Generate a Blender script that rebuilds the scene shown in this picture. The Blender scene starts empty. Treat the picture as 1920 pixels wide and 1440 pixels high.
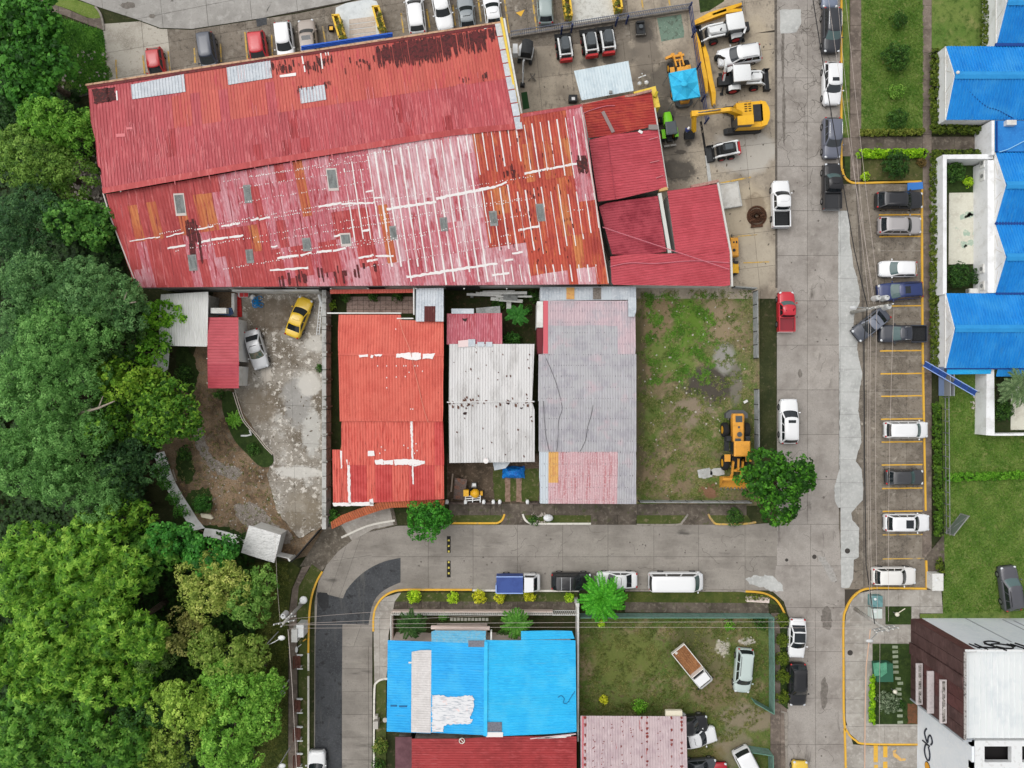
import bpy,bmesh,math,random
import numpy as np
from mathutils import Vector,Matrix
rnd = random.Random(7)
nr = np.random.default_rng(11)
SC = bpy.context.scene
COL = SC.collection
S,H = 17.5,77.0          # photo pixels per metre at the ground, height of the drone

def W(px,py,z=0.0):
    k = (H - z) / H
    return ((px - 960) / S * k,(720 - py) / S * k,z)

# ---------------------------------------------------------------- camera, sky, sun, exposure
cam = bpy.data.cameras.new('camera')
cam.angle = 2 * math.atan(1920 / S / 2 / H)
cam.clip_end = 1000
co = bpy.data.objects.new('camera',cam)
co.location = (0,0,H)
COL.objects.link(co)
SC.camera = co
SUN_EL,SUN_AZ = math.radians(62),math.radians(300)
world = bpy.data.worlds.new('World')
SC.world = world
world.use_nodes = True
wn = world.node_tree
sky = wn.nodes.new('ShaderNodeTexSky')
sky.sky_type = 'NISHITA'
sky.sun_disc = False
sky.sun_elevation = SUN_EL
sky.sun_rotation = SUN_AZ
sky.dust_density = 4.0
hs = wn.nodes.new('ShaderNodeHueSaturation')
hs.inputs['Saturation'].default_value = 0.12
wn.links.new(sky.outputs[0],hs.inputs['Color'])
wn.links.new(hs.outputs[0],wn.nodes['Background'].inputs[0])
wn.nodes['Background'].inputs[1].default_value = 0.15
sl = bpy.data.lights.new('sun','SUN')
sl.energy = 1.25
sl.angle = math.radians(80)
sl.color = (1,0.965,0.92)
so = bpy.data.objects.new('sun',sl)
so.rotation_euler = (math.pi / 2 - SUN_EL,0,math.pi - SUN_AZ)
so.location = (0,0,60)
COL.objects.link(so)
SC.view_settings.view_transform = 'Standard'
SC.view_settings.look = 'None'
SC.view_settings.gamma = 1
SC.view_settings.use_curve_mapping = False
SC.view_settings.exposure = 0.06
SC.cycles.max_bounces = 6
SC.cycles.diffuse_bounces = 3

# ---------------------------------------------------------------- materials
def lin(c):
    return tuple(((v / 255) / 12.92 if v / 255 <= .04045 else ((v / 255 + .055) / 1.055) ** 2.4) for v in c)
ALB = 0.86
def C(r,g,b):
    return tuple(v * ALB for v in lin((r,g,b))) + (1,)
MATS = {}
def M(name,col,rough=.8,layers=(),bump=0.0,bscale=40,metal=0.0,spec=.3,rand=0.0,rot=0.0,coat=0.0,blobs=()):
    # blobs: (px, py, rx, ry, colour, ragged, strength): a mark with a shape of its own at a place on the ground
    """layers: (scale, colour, lo, hi, (sx, sy) stretch, detail)"""
    if name in MATS: return MATS[name]
    m = bpy.data.materials.new(name); MATS[name] = m
    m.use_nodes = True
    nt = m.node_tree; N = nt.nodes; Lk = nt.links
    b = N['Principled BSDF']
    b.inputs['Roughness'].default_value = rough
    b.inputs['Metallic'].default_value = metal
    b.inputs['Specular IOR Level'].default_value = spec
    if coat: b.inputs['Coat Weight'].default_value = coat; b.inputs['Coat Roughness'].default_value = .05
    base = C(*col)
    if not layers and not rand and not bump and not blobs:
        b.inputs['Base Color'].default_value = base
        m.diffuse_color = base
        return m
    geo = N.new('ShaderNodeNewGeometry')
    src = geo.outputs['Position']
    if rot:
        mp = N.new('ShaderNodeMapping'); mp.vector_type = 'POINT'
        mp.inputs['Rotation'].default_value = (0,0,rot)
        Lk.new(src,mp.inputs['Vector']); src = mp.outputs[0]
    rgb = N.new('ShaderNodeRGB'); rgb.outputs[0].default_value = base
    cur = rgb.outputs[0]
    for i,L in enumerate(layers):
        sc,c2,lo,hi = L[:4]
        st = L[4] if len(L) > 4 and L[4] else (1,1)
        det = L[5] if len(L) > 5 else 4
        mp = N.new('ShaderNodeMapping')
        mp.inputs['Scale'].default_value = (sc * st[0],sc * st[1],sc)
        mp.inputs['Location'].default_value = (i * 13.7 + len(MATS) * 3.1,i * 5.3,0)
        Lk.new(src,mp.inputs['Vector'])
        nz = N.new('ShaderNodeTexNoise'); nz.inputs['Scale'].default_value = 1
        nz.inputs['Detail'].default_value = det; nz.inputs['Roughness'].default_value = .62
        Lk.new(mp.outputs[0],nz.inputs['Vector'])
        mr = N.new('ShaderNodeMapRange'); mr.inputs['From Min'].default_value = lo; mr.inputs['From Max'].default_value = hi
        Lk.new(nz.outputs['Fac'],mr.inputs['Value'])
        mx = N.new('ShaderNodeMix'); mx.data_type = 'RGBA'
        Lk.new(mr.outputs[0],mx.inputs['Factor'])
        Lk.new(cur,mx.inputs['A']); mx.inputs['B'].default_value = C(*c2)
        cur = mx.outputs['Result']
    for (bx_,by_,rx,ry,c2,rag,fac) in blobs:
        w0 = W(bx_,by_); mp = N.new('ShaderNodeMapping'); mp.vector_type = 'TEXTURE'
        mp.inputs['Location'].default_value = (w0[0],w0[1],0); mp.inputs['Scale'].default_value = (rx / S,ry / S,1000)
        Lk.new(geo.outputs['Position'],mp.inputs['Vector'])
        ln_ = N.new('ShaderNodeVectorMath'); ln_.operation = 'LENGTH'; Lk.new(mp.outputs[0],ln_.inputs[0])
        nz = N.new('ShaderNodeTexNoise'); nz.inputs['Scale'].default_value = 1.1 * 17.5 / max(6,min(rx,ry)); nz.inputs['Detail'].default_value = 6; nz.inputs['Roughness'].default_value = .68
        Lk.new(geo.outputs['Position'],nz.inputs['Vector'])
        ma = N.new('ShaderNodeMath'); ma.operation = 'MULTIPLY_ADD'; Lk.new(nz.outputs['Fac'],ma.inputs[0]); ma.inputs[1].default_value = rag; Lk.new(ln_.outputs['Value'],ma.inputs[2])
        mr = N.new('ShaderNodeMapRange'); mr.inputs['From Min'].default_value = 1 + rag * .5; mr.inputs['From Max'].default_value = 1 + rag * .5 - .3; mr.inputs['To Max'].default_value = fac
        Lk.new(ma.outputs[0],mr.inputs['Value'])
        mx = N.new('ShaderNodeMix'); mx.data_type = 'RGBA'; Lk.new(mr.outputs[0],mx.inputs['Factor']); Lk.new(cur,mx.inputs['A']); mx.inputs['B'].default_value = C(*c2)
        cur = mx.outputs['Result']
    if rand:
        oi = N.new('ShaderNodeObjectInfo')
        mr = N.new('ShaderNodeMapRange'); mr.inputs['To Min'].default_value = 1 - rand; mr.inputs['To Max'].default_value = 1 + rand
        Lk.new(oi.outputs['Random'],mr.inputs['Value'])
        h = N.new('ShaderNodeHueSaturation'); Lk.new(mr.outputs[0],h.inputs['Value']); Lk.new(cur,h.inputs['Color'])
        cur = h.outputs[0]
    Lk.new(cur,b.inputs['Base Color'])
    if bump:
        nz = N.new('ShaderNodeTexNoise'); nz.inputs['Scale'].default_value = bscale; nz.inputs['Detail'].default_value = 3
        Lk.new(geo.outputs['Position'],nz.inputs['Vector'])
        bp = N.new('ShaderNodeBump'); bp.inputs['Strength'].default_value = bump; bp.inputs['Distance'].default_value = .05
        Lk.new(nz.outputs['Fac'],bp.inputs['Height']); Lk.new(bp.outputs[0],b.inputs['Normal'])
    return m

LEAF = 1.7                 # leaves pass and scatter light between them; the given greens are the crown's overall look
def leaf_mat(name,cols,rough=.55,k=None):
    """foliage: per-leaf attribute picks between three greens, large noise shifts the mix"""
    if name in MATS: return MATS[name]
    CL = lambda c: tuple(v * (k or LEAF) for v in C(*c)[:3]) + (1,)
    m = bpy.data.materials.new(name); MATS[name] = m; m.use_nodes = True
    nt = m.node_tree; N = nt.nodes; Lk = nt.links; b = N['Principled BSDF']
    b.inputs['Roughness'].default_value = rough; b.inputs['Specular IOR Level'].default_value = .25
    at = N.new('ShaderNodeAttribute'); at.attribute_name = 'tint'
    rp = N.new('ShaderNodeValToRGB')
    el = rp.color_ramp.elements
    el[0].position = 0.0; el[0].color = CL(cols[0]); el[1].position = 1.0; el[1].color = CL(cols[-1])
    for i,c in enumerate(cols[1:-1]):
        e = el.new((i + 1) / (len(cols) - 1)); e.color = CL(c)
    Lk.new(at.outputs['Fac'],rp.inputs[0]); cur = rp.outputs[0]
    Lk.new(cur,b.inputs['Base Color'])
    tr = N.new('ShaderNodeBsdfTranslucent'); Lk.new(cur,tr.inputs['Color'])
    ms = N.new('ShaderNodeMixShader'); ms.inputs[0].default_value = .38
    Lk.new(b.outputs[0],ms.inputs[1]); Lk.new(tr.outputs[0],ms.inputs[2])
    Lk.new(ms.outputs[0],N['Material Output'].inputs[0])
    return m

# ---------------------------------------------------------------- objects
ORG = {}
def tag(o,label=None,cat=None,group=None,kind=None):
    if label: o['label'] = label
    if cat: o['category'] = cat
    if group: o['group'] = group
    if kind: o['kind'] = kind
    return o
def empty(name,loc,label=None,cat=None,group=None,rz=0.0,kind=None):
    o = bpy.data.objects.new(name,None); COL.objects.link(o)
    o.empty_display_size = .3
    o.location = loc; o.rotation_euler = (0,0,rz); ORG[o.name] = Vector(loc)
    return tag(o,label,cat,group,kind)

class MB:
    def __init__(s): s.v = []; s.f = []; s.m = []; s.cur = 0
    def add(s,vs,fs):
        n = len(s.v); s.v += [tuple(p) for p in vs]
        for f in fs: s.f.append(tuple(i + n for i in f)); s.m.append(s.cur)
        return s
    def box(s,c,d,rz=0.0,taper=1.0,ry=0.0):
        """box with centre c and full sizes d; taper scales the top"""
        x,y,z = d[0] / 2,d[1] / 2,d[2] / 2
        P = [(-x,-y,-z),(x,-y,-z),(x,y,-z),(-x,y,-z)] + [(q[0] * x * taper,q[1] * y * taper,z) for q in ((-1,-1),(1,-1),(1,1),(-1,1))]
        R = Matrix.Rotation(rz,3,'Z') @ Matrix.Rotation(ry,3,'Y')
        P = [R @ Vector(p) + Vector(c) for p in P]
        return s.add(P,[(0,3,2,1),(4,5,6,7),(0,1,5,4),(1,2,6,5),(2,3,7,6),(3,0,4,7)])
    def bar(s,a,b,w,h):
        """box beam from a to b (w across, h up)"""
        a,b = Vector(a),Vector(b); d = (b - a); L = d.length
        if L < 1e-6: return s
        d.normalize(); up = Vector((0,0,1)) if abs(d.z) < .95 else Vector((1,0,0))
        r = d.cross(up).normalized(); u = r.cross(d)
        P = []
        for q in (a,b):
            for i,j in ((-1,-1),(1,-1),(1,1),(-1,1)): P.append(q + r * (i * w / 2) + u * (j * h / 2))
        return s.add(P,[(0,1,2,3)[::-1],(4,5,6,7),(0,1,5,4),(1,2,6,5),(2,3,7,6),(3,0,4,7)])
    def tube(s,pts,r,n=6,r2=None):
        pts = [Vector(p) for p in pts]; k = len(pts); vs = []; fs = []
        for i,p in enumerate(pts):
            d = (pts[min(i + 1,k - 1)] - pts[max(i - 1,0)]).normalized()
            up = Vector((0,0,1)) if abs(d.z) < .9 else Vector((1,0,0))
            a = d.cross(up).normalized(); c = a.cross(d)
            rr = r if r2 is None else r + (r2 - r) * i / max(1,k - 1)
            for j in range(n):
                t = 2 * math.pi * j / n
                vs.append(p + a * (rr * math.cos(t)) + c * (rr * math.sin(t)))
        for i in range(k - 1):
            for j in range(n):
                fs.append((i * n + j,i * n + (j + 1) % n,(i + 1) * n + (j + 1) % n,(i + 1) * n + j))
        fs.append(tuple(range(n))[::-1]); fs.append(tuple((k - 1) * n + j for j in range(n)))
        return s.add(vs,fs)
    def disc(s,c,r,h,n=14,ax='Z',r2=None):
        """cylinder centred at c along axis"""
        a = {'Z': (0,0,1),'Y': (0,1,0),'X': (1,0,0)}[ax]; a = Vector(a) * (h / 2); c = Vector(c)
        return s.tube([c - a,c + a],r,n,r2)
    def prism(s,poly,z0,z1):
        n = len(poly)
        ar = sum(poly[i][0] * poly[(i + 1) % n][1] - poly[(i + 1) % n][0] * poly[i][1] for i in range(n))
        if ar < 0: poly = poly[::-1]
        vs = [(p[0],p[1],z0) for p in poly] + [(p[0],p[1],z1) for p in poly]
        fs = [tuple(range(n))[::-1],tuple(range(n,2 * n))] + [(i,(i + 1) % n,n + (i + 1) % n,n + i) for i in range(n)]
        return s.add(vs,fs)
    def ell(s,c,r,n=8,k=5,zmin=-1.0):
        vs = []; fs = []
        for i in range(k + 1):
            t = math.pi * i / k; z = max(math.cos(t),zmin); q = math.sin(t)
            for j in range(n):
                a = 2 * math.pi * j / n
                vs.append((c[0] + r[0] * q * math.cos(a),c[1] + r[1] * q * math.sin(a),c[2] + r[2] * z))
        for i in range(k):
            for j in range(n): fs.append((i * n + j,(i + 1) * n + j,(i + 1) * n + (j + 1) % n,i * n + (j + 1) % n))
        return s.add(vs,fs)
    def loft(s,rings,caps=True,close=True):
        n = len(rings[0]); vs = [p for r in rings for p in r]; fs = []
        for i in range(len(rings) - 1):
            for j in range(n if close else n - 1):
                fs.append((i * n + j,i * n + (j + 1) % n,(i + 1) * n + (j + 1) % n,(i + 1) * n + j))
        if caps: fs.append(tuple(range(n))[::-1]); fs.append(tuple((len(rings) - 1) * n + j for j in range(n)))
        return s.add(vs,fs)
    def build(s,name,mat,parent=None,smooth=False,world=True,auto=None):
        vs = s.v
        me = bpy.data.meshes.new(name)
        loc = None
        if parent is not None and world:
            o = ORG[parent.name]; vs = [(p[0] - o.x,p[1] - o.y,p[2] - o.z) for p in vs]
        elif parent is None:
            A = np.array(vs); loc = ((A[:,0].min() + A[:,0].max()) / 2,(A[:,1].min() + A[:,1].max()) / 2,A[:,2].min())
            vs = A - np.array(loc)
        me.from_pydata([tuple(p) for p in vs],[],s.f)
        mats = mat if isinstance(mat,(list,tuple)) else [mat]
        for q in mats: me.materials.append(q)
        if len(mats) > 1: me.polygons.foreach_set('material_index',s.m)
        if smooth: me.polygons.foreach_set('use_smooth',[True] * len(s.f))
        if auto:
            me.polygons.foreach_set('use_smooth',[True] * len(s.f))
            me.set_sharp_from_angle(angle=math.radians(auto))
        o = bpy.data.objects.new(name,me); COL.objects.link(o)
        if loc is not None: o.location = loc; ORG[o.name] = Vector(loc)
        if parent is not None:
            o.parent = parent
            ORG[o.name] = ORG[parent.name]
        return o
    def thing(s,name,mat,label,cat,group=None,**k):
        return tag(s.build(name,mat,None,**k),label,cat,group)

def copy_tree(o,loc=None,rz=None,label=None,parent=None):
    c = o.copy(); COL.objects.link(c)
    if parent: c.parent = parent
    if loc is not None: c.location = loc
    if rz is not None: c.rotation_euler = (0,0,rz)
    if label: c['label'] = label
    for ch in list(o.children): copy_tree(ch,parent=c)
    return c

def area2(p):
    return sum(p[i][0] * p[(i + 1) % len(p)][1] - p[(i + 1) % len(p)][0] * p[i][1] for i in range(len(p)))
def jag(poly,amp,seg=6.0,r=rnd):
    """ragged version of a pixel outline"""
    out = []
    for i,p in enumerate(poly):
        q = poly[(i + 1) % len(poly)]; L = math.hypot(q[0] - p[0],q[1] - p[1]); n = max(1,int(L / seg))
        for k in range(n):
            t = k / n; out.append((p[0] + (q[0] - p[0]) * t + r.uniform(-amp,amp),p[1] + (q[1] - p[1]) * t + r.uniform(-amp,amp)))
    return out
def smoothp(pts,n=4,closed=False):
    """Catmull-Rom through pixel points"""
    out = []; k = len(pts); rng = range(k if closed else k - 1)
    for i in rng:
        p0 = pts[(i - 1) % k] if closed or i > 0 else pts[0]; p1 = pts[i]; p2 = pts[(i + 1) % k]
        p3 = pts[(i + 2) % k] if closed or i + 2 < k else pts[-1]
        for j in range(n):
            t = j / n
            out.append(tuple(.5 * (2 * p1[a] + (p2[a] - p0[a]) * t + (2 * p0[a] - 5 * p1[a] + 4 * p2[a] - p3[a]) * t * t + (3 * p1[a] - p0[a] - 3 * p2[a] + p3[a]) * t ** 3) for a in range(2)))
    if not closed: out.append(pts[-1])
    return out
def sheet(name,poly,z,mat,kind='structure',parent=None,label=None,cat=None):
    """flat ground sheet from a pixel outline (thin slab with its sides going down)"""
    b = MB(); P = [W(p[0],p[1],z)[:2] for p in poly]
    if area2(P) < 0: P = P[::-1]
    n = len(P)
    b.add([(p[0],p[1],z) for p in P] + [(p[0],p[1],z - .003) for p in P],[tuple(range(n))] + [(i,n + i,n + (i + 1) % n,(i + 1) % n) for i in range(n)])
    o = b.build(name,mat,parent)
    me = o.data; bm = bmesh.new(); bm.from_mesh(me); bmesh.ops.triangulate(bm,faces=[f for f in bm.faces if len(f.verts) > 4]); bm.to_mesh(me); bm.free()
    if parent is None: tag(o,label,cat,None,kind)
    return o
def rect(x0,y0,x1,y1): return [(x0,y0),(x1,y0),(x1,y1),(x0,y1)]

def clip(poly,a,b,c):
    """clip polygon to a*x+b*y<=c"""
    out = []
    for i,p in enumerate(poly):
        q = poly[(i + 1) % len(poly)]; dp = a * p[0] + b * p[1] - c; dq = a * q[0] + b * q[1] - c
        if dp <= 0: out.append(p)
        if dp * dq < 0: t = dp / (dp - dq); out.append((p[0] + (q[0] - p[0]) * t,p[1] + (q[1] - p[1]) * t))
    return out
def slabs(parent,poly,xs,ys,z0,z1,mat,gap=.6,name='slab',skew=(0,0),matf=None):
    """concrete slabs: cells of the pixel grid xs x ys clipped to poly, joints left open; skew = (dx per y, dy per x)"""
    n = 0
    mx,my = sum(p[0] for p in poly) / len(poly),sum(p[1] for p in poly) / len(poly)
    for i in range(len(xs) - 1):
        for j in range(len(ys) - 1):
            q = poly
            x0,x1,y0,y1 = xs[i] + gap / 2 - skew[0] * my,xs[i + 1] - gap / 2 - skew[0] * my,ys[j] + gap / 2 - skew[1] * mx,ys[j + 1] - gap / 2 - skew[1] * mx
            q = clip(q,1,-skew[0],x1); q = clip(q,-1,skew[0],-x0) if len(q) > 2 else []
            q = clip(q,-skew[1],1,y1) if len(q) > 2 else []; q = clip(q,skew[1],-1,-y0) if len(q) > 2 else []
            if len(q) < 3 or abs(area2(q)) < 60: continue
            dz = rnd.uniform(-.004,.004)
            b = MB(); b.prism([W(p[0],p[1],z1)[:2] for p in q],z0,z1 + dz)
            b.build(name,matf((xs[i] + xs[i + 1]) / 2,(ys[j] + ys[j + 1]) / 2) if matf else mat,parent); n += 1
    return n
def strip(pts,width,z0,z1,name,mat,parent=None,kind='structure',px=True):
    """kerb or wall of constant width along pixel points"""
    P = [Vector(W(p[0],p[1],z1 if len(p) < 3 else p[2])[:2]) for p in pts]; k = len(P); Lf = []; Rt = []
    for i,p in enumerate(P):
        d = P[min(i + 1,k - 1)] - P[max(i - 1,0)]; d.normalize(); nn = Vector((-d.y,d.x))
        s = 1.0
        if 0 < i < k - 1:
            d1 = (P[i] - P[i - 1]).normalized(); s = 1 / max(.5,d.dot(d1))
        Lf.append(p + nn * (width / 2 * s)); Rt.append(p - nn * (width / 2 * s))
    rings = [[(l.x,l.y,z0),(l.x,l.y,z1),(r.x,r.y,z1),(r.x,r.y,z0)] for l,r in zip(Lf,Rt)]
    b = MB(); b.loft([r[::-1] for r in rings])
    o = b.build(name,mat,parent)
    if parent is None and kind: o['kind'] = kind
    return o

# ---------------------------------------------------------------- ground materials
conc = M('road_concrete',(169,163,156),.9,[(.35,(132,125,118),.42,.66),(1.3,(172,166,158),.5,.72),(5,(118,112,106),.56,.8),(14,(150,144,138),.4,.7),(.9,(104,98,92),.62,.74,(1,.25))],bump=.25,bscale=9,rand=.06)
conc2 = M('street_concrete',(155,149,141),.9,[(.3,(122,116,109),.4,.64),(1.1,(162,156,147),.5,.74,(.3,1.4)),(4.5,(108,103,97),.56,.8),(15,(140,134,126),.4,.7),(.8,(92,88,83),.62,.74,(.22,1))],bump=.25,bscale=9,rand=.06)
newc = M('new_concrete',(188,189,186),.9,[(.5,(170,171,168),.42,.62),(3,(200,200,197),.5,.7),(11,(150,150,146),.6,.74)],bump=.15,bscale=10,rand=.03)
lotc = M('parking_concrete',(132,123,111),.92,[(.25,(106,98,88),.4,.62),(.8,(150,142,130),.5,.68),(2.6,(84,77,69),.54,.72),(8,(142,133,122),.5,.76),(.6,(176,168,155),.64,.72)],bump=.3,bscale=8,rand=.05)
walkc = M('pavement_concrete',(126,114,104),.92,[(.5,(100,90,82),.42,.62),(2.4,(144,132,121),.5,.72),(9,(90,82,75),.55,.75)],bump=.3,bscale=9,rand=.07)
darkwalk = M('weathered_pavement',(104,95,85),.95,[(.5,(76,69,61),.42,.62),(2.4,(132,123,111),.52,.74),(1.4,(84,88,58),.58,.7),(9,(70,64,57),.55,.75)],bump=.35,bscale=9,rand=.07)
yardc = M('yard_concrete',(174,163,146),.92,blobs=[(1210,90,30,60,(116,108,98),1.5,.8),(1260,150,60,40,(88,83,76),1.4,.8),(1265,260,50,60,(104,98,90),1.4,.75),(1270,320,40,24,(74,70,65),1.5,.85),(1180,60,40,20,(106,99,90),1.4,.7),(1160,100,40,30,(110,103,94),1.5,.7),(1010,110,30,40,(140,131,118),1.4,.6),(1395,285,70,50,(180,176,168),1.1,.8),(1400,400,50,70,(186,172,148),1.4,.6),(1420,110,30,90,(190,176,152),1.2,.6),(1420,480,40,70,(182,172,154),1.3,.6),(1105,118,18,12,(92,87,80),1.5,.8),(1142,112,16,12,(88,83,76),1.5,.8),(990,100,16,24,(104,97,88),1.4,.7),(1206,60,22,26,(82,77,71),1.5,.8),(1380,62,40,20,(132,122,108),1.5,.7),(1390,150,44,22,(128,118,104),1.5,.7),(1390,240,50,26,(140,130,116),1.5,.6),(1245,215,24,40,(78,74,69),1.4,.8),(1290,270,8,6,(66,62,57),1.2,.9),(1276,285,12,5,(76,71,65),1.2,.9),(1415,385,22,26,(116,100,82),1.6,.6)],layers=[(.22,(132,122,109),.42,.62),(.7,(172,161,144),.5,.68),(2.0,(112,104,94),.56,.74,(1,.6)),(6,(142,132,118),.5,.76),(.5,(90,84,76),.66,.76)],bump=.3,bscale=8,rand=.05)
yardd = M('oily_yard_concrete',(112,105,96),.9,[(.3,(78,73,67),.42,.6),(.9,(150,142,130),.54,.7),(2.4,(52,49,45),.58,.72),(7,(120,113,104),.5,.76)],bump=.3,bscale=8,rand=.06)
oldc = M('cracked_yard_concrete',(156,149,138),.92,blobs=[(520,590,60,34,(104,92,78),1.5,.8),(480,760,40,40,(130,118,102),1.5,.7),(560,750,30,60,(160,158,154),1.3,.8),(580,720,26,26,(206,202,194),1.5,.85),(585,810,20,50,(196,194,188),1.4,.8),(560,885,50,14,(206,203,196),1.5,.85),(590,645,20,20,(206,202,194),1.6,.8),(500,700,12,20,(208,200,188),1.6,.8),(570,960,40,40,(136,126,110),1.5,.7)],layers=[(.3,(112,102,88),.44,.58),(.45,(180,176,168),.55,.66),(1.6,(216,210,200),.56,.62),(4,(222,216,208),.6,.66),(3.5,(92,85,76),.56,.72),(10,(150,142,131),.5,.75)],bump=.4,bscale=7,rand=.04)
plazac = M('forecourt_concrete',(172,167,159),.9,[(.4,(150,144,136),.42,.62),(2.2,(186,181,173),.5,.72),(8,(132,126,119),.58,.78)],bump=.2,bscale=9,rand=.04)
asph = M('new_asphalt',(74,76,79),.92,[(.4,(60,62,65),.42,.62),(6,(90,92,94),.5,.75),(1.1,(46,47,48),.58,.68),(26,(108,109,110),.6,.74),(.35,(92,92,90),.55,.66,(2.2,.3))],bump=.3,bscale=30)
joint = M('joint_dirt',(70,64,56),.95)
grass = M('lawn_grass',(114,132,64),.95,[(.22,(86,118,46),.4,.6),(.5,(138,140,84),.52,.68),(1.7,(66,92,30),.48,.66),(7,(112,128,64),.5,.7),(22,(58,80,28),.5,.7)],bump=.6,bscale=16)
grassd = M('dark_lawn',(52,72,28),.95,[(.6,(40,58,20),.42,.6),(2.4,(66,84,36),.5,.7),(12,(34,48,18),.5,.7)],bump=.6,bscale=16)
weed = M('weedy_lot',(102,112,58),.95,blobs=[(1335,1240,34,60,(112,104,76),1.4,.8),(1400,1345,60,30,(140,126,108),1.5,.8),(1372,1400,40,40,(134,124,104),1.6,.7),(1340,1300,50,40,(118,104,78),1.6,.7),(1356,1215,16,16,(190,184,168),1.8,.8),(1400,1203,14,8,(200,196,184),1.6,.85),(1170,1230,70,60,(104,112,54),1.5,.6),(1290,1200,40,26,(88,84,56),1.4,.7),(1320,1420,40,30,(112,102,62),1.5,.7)],layers=[(.16,(78,100,38),.42,.56),(.3,(138,122,94),.52,.62),(.9,(72,96,34),.5,.64),(2.2,(104,88,66),.54,.66),(6,(120,128,72),.52,.7),(17,(64,72,36),.5,.7)],bump=.7,bscale=10)
dirtlot = M('dirt_lot',(126,113,86),.95,blobs=[(1232,632,36,110,(138,118,92),1.3,.8),(1290,600,40,46,(92,124,40),1.4,.9),(1262,668,60,40,(96,128,44),1.6,.7),(1352,585,40,60,(148,130,106),1.5,.85),(1330,725,56,42,(76,70,64),1.4,.95),(1358,672,24,34,(150,147,142),.7,.9),(1380,720,14,46,(120,114,106),.9,.8),(1300,772,46,34,(142,128,110),1.2,.85),(1220,790,26,50,(90,116,42),1.5,.7),(1240,900,60,40,(136,116,94),1.4,.6),(1330,920,24,18,(132,92,74),.8,.85),(1400,840,16,110,(84,80,52),1.2,.7),(1200,740,14,210,(92,84,62),1.2,.7)],layers=[(.12,(86,108,44),.46,.56),(.25,(92,84,72),.55,.68),(.8,(152,134,108),.52,.64),(1.3,(74,108,34),.55,.66),(3.4,(86,76,58),.54,.68),(10,(140,138,92),.52,.7),(22,(62,62,36),.54,.72)],bump=.8,bscale=8)
soil = M('bare_soil',(150,128,104),.95,[(.3,(92,76,58),.42,.6),(.7,(136,122,104),.52,.68),(2.6,(146,118,88),.52,.66),(8,(84,70,55),.5,.7),(20,(160,148,130),.6,.74)],bump=.9,bscale=9)
forest = M('forest_floor',(62,66,36),.95,[(.4,(44,52,24),.42,.6),(2.2,(86,80,58),.55,.7),(9,(40,46,22),.5,.7)],bump=.6,bscale=9)
rubble = M('rubble_ground',(122,116,108),.95,[(.6,(92,78,68),.42,.6),(3,(150,146,140),.52,.66),(10,(80,74,68),.5,.66),(22,(176,174,170),.6,.72)],bump=1,bscale=8)
yel = M('yellow_paint',(226,176,62),.7,[(2.2,(200,164,96),.56,.68),(9,(170,140,90),.6,.72)])
yell = M('worn_yellow_paint',(206,168,82),.8,[(1.8,(150,136,110),.48,.62),(9,(140,128,105),.55,.68)])
whitek = M('white_kerb_paint',(226,222,212),.7,[(3,(180,174,164),.56,.7)])
greyk = M('grey_kerb',(150,143,134),.9,[(3,(112,106,98),.5,.7)])

def st(name,poly,z,mat): return sheet(name,poly,z,mat)

# ---------------------------------------------------------------- ground, roads, pavements
b = MB(); b.add([(-400,-400,-.06),(400,-400,-.06),(400,400,-.06),(-400,400,-.06)],[(0,1,2,3)])
g = b.build('ground',forest); g['kind'] = 'structure'

main_poly = [(1457,-90),(1578,-90),(1579,335),(1573,360),(1573,990),(1584,1110),(1583,1530),(1472,1530),(1476,1330),(1480,1160),(1470,1128),(1450,1110),(1457,1040)]
mid_poly = [(690,998),(745,986),(845,984),(1400,984),(1457,980),(1457,1112),(1440,1107),(770,1105),(745,1108),(720,1096),(700,1060)]
curve_poly = [(590,1128),(597,1090),(612,1060),(634,1034),(662,1012),(690,998),(700,1060),(720,1096),(745,1108),(722,1118),(706,1133),(699,1152),(698,1212),(590,1212)]
left_poly = [(590,1212),(698,1212),(697,1530),(588,1530)]
top_poly = [(-60,-130),(700,-130),(705,-12),(640,6),(560,23),(470,37),(360,54),(300,52),(262,38),(182,12),(150,0),(60,-40)]
road = empty('road',W(1515,500,0),kind='structure')
for nm,pl in (('road_base',main_poly),('road_base',mid_poly),('road_base',curve_poly),('road_base',left_poly),('road_base',top_poly)):
    sheet(nm,pl,0.0,joint,parent=road)
R1 = [-90,-22,62,146,229,312,395,479,564,647,731,815,899,983]
slabs(road,main_poly,[1440,1514,1585],R1,-.02,.04,conc,.55)
slabs(road,main_poly,[1440,1520,1590],[983,1061,1139],-.02,.04,conc,.55)
slabs(road,main_poly,[1440,1529,1590],[1139,1222,1309,1396,1485,1540],-.02,.04,conc,.55)
slabs(road,mid_poly,[650,803,887,970,1055,1140,1226,1310,1397,1460],[960,1044,1115],-.02,.04,conc2,.5)
slabs(road,curve_poly,[560,622,643,702,760],[950,1045,1120,1220],-.02,.04,conc2,.4,skew=(-.35,-.15))
slabs(road,left_poly,[580,641,691,700],[1212,1254,1297,1340,1382,1425,1480,1540],-.02,.04,conc2,.5)
slabs(road,top_poly,[-80,80,190,300,385,468,555,640,720],[-140,-50,15,60],-.02,.04,M('bypass_concrete',(164,161,156),.9,[(.35,(146,143,138),.42,.66),(1.3,(178,175,170),.5,.72),(6,(122,119,114),.58,.8),(.5,(98,95,91),.66,.72)],bump=.2,bscale=9,rand=.04),.6,skew=(.1,-.2))
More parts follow.
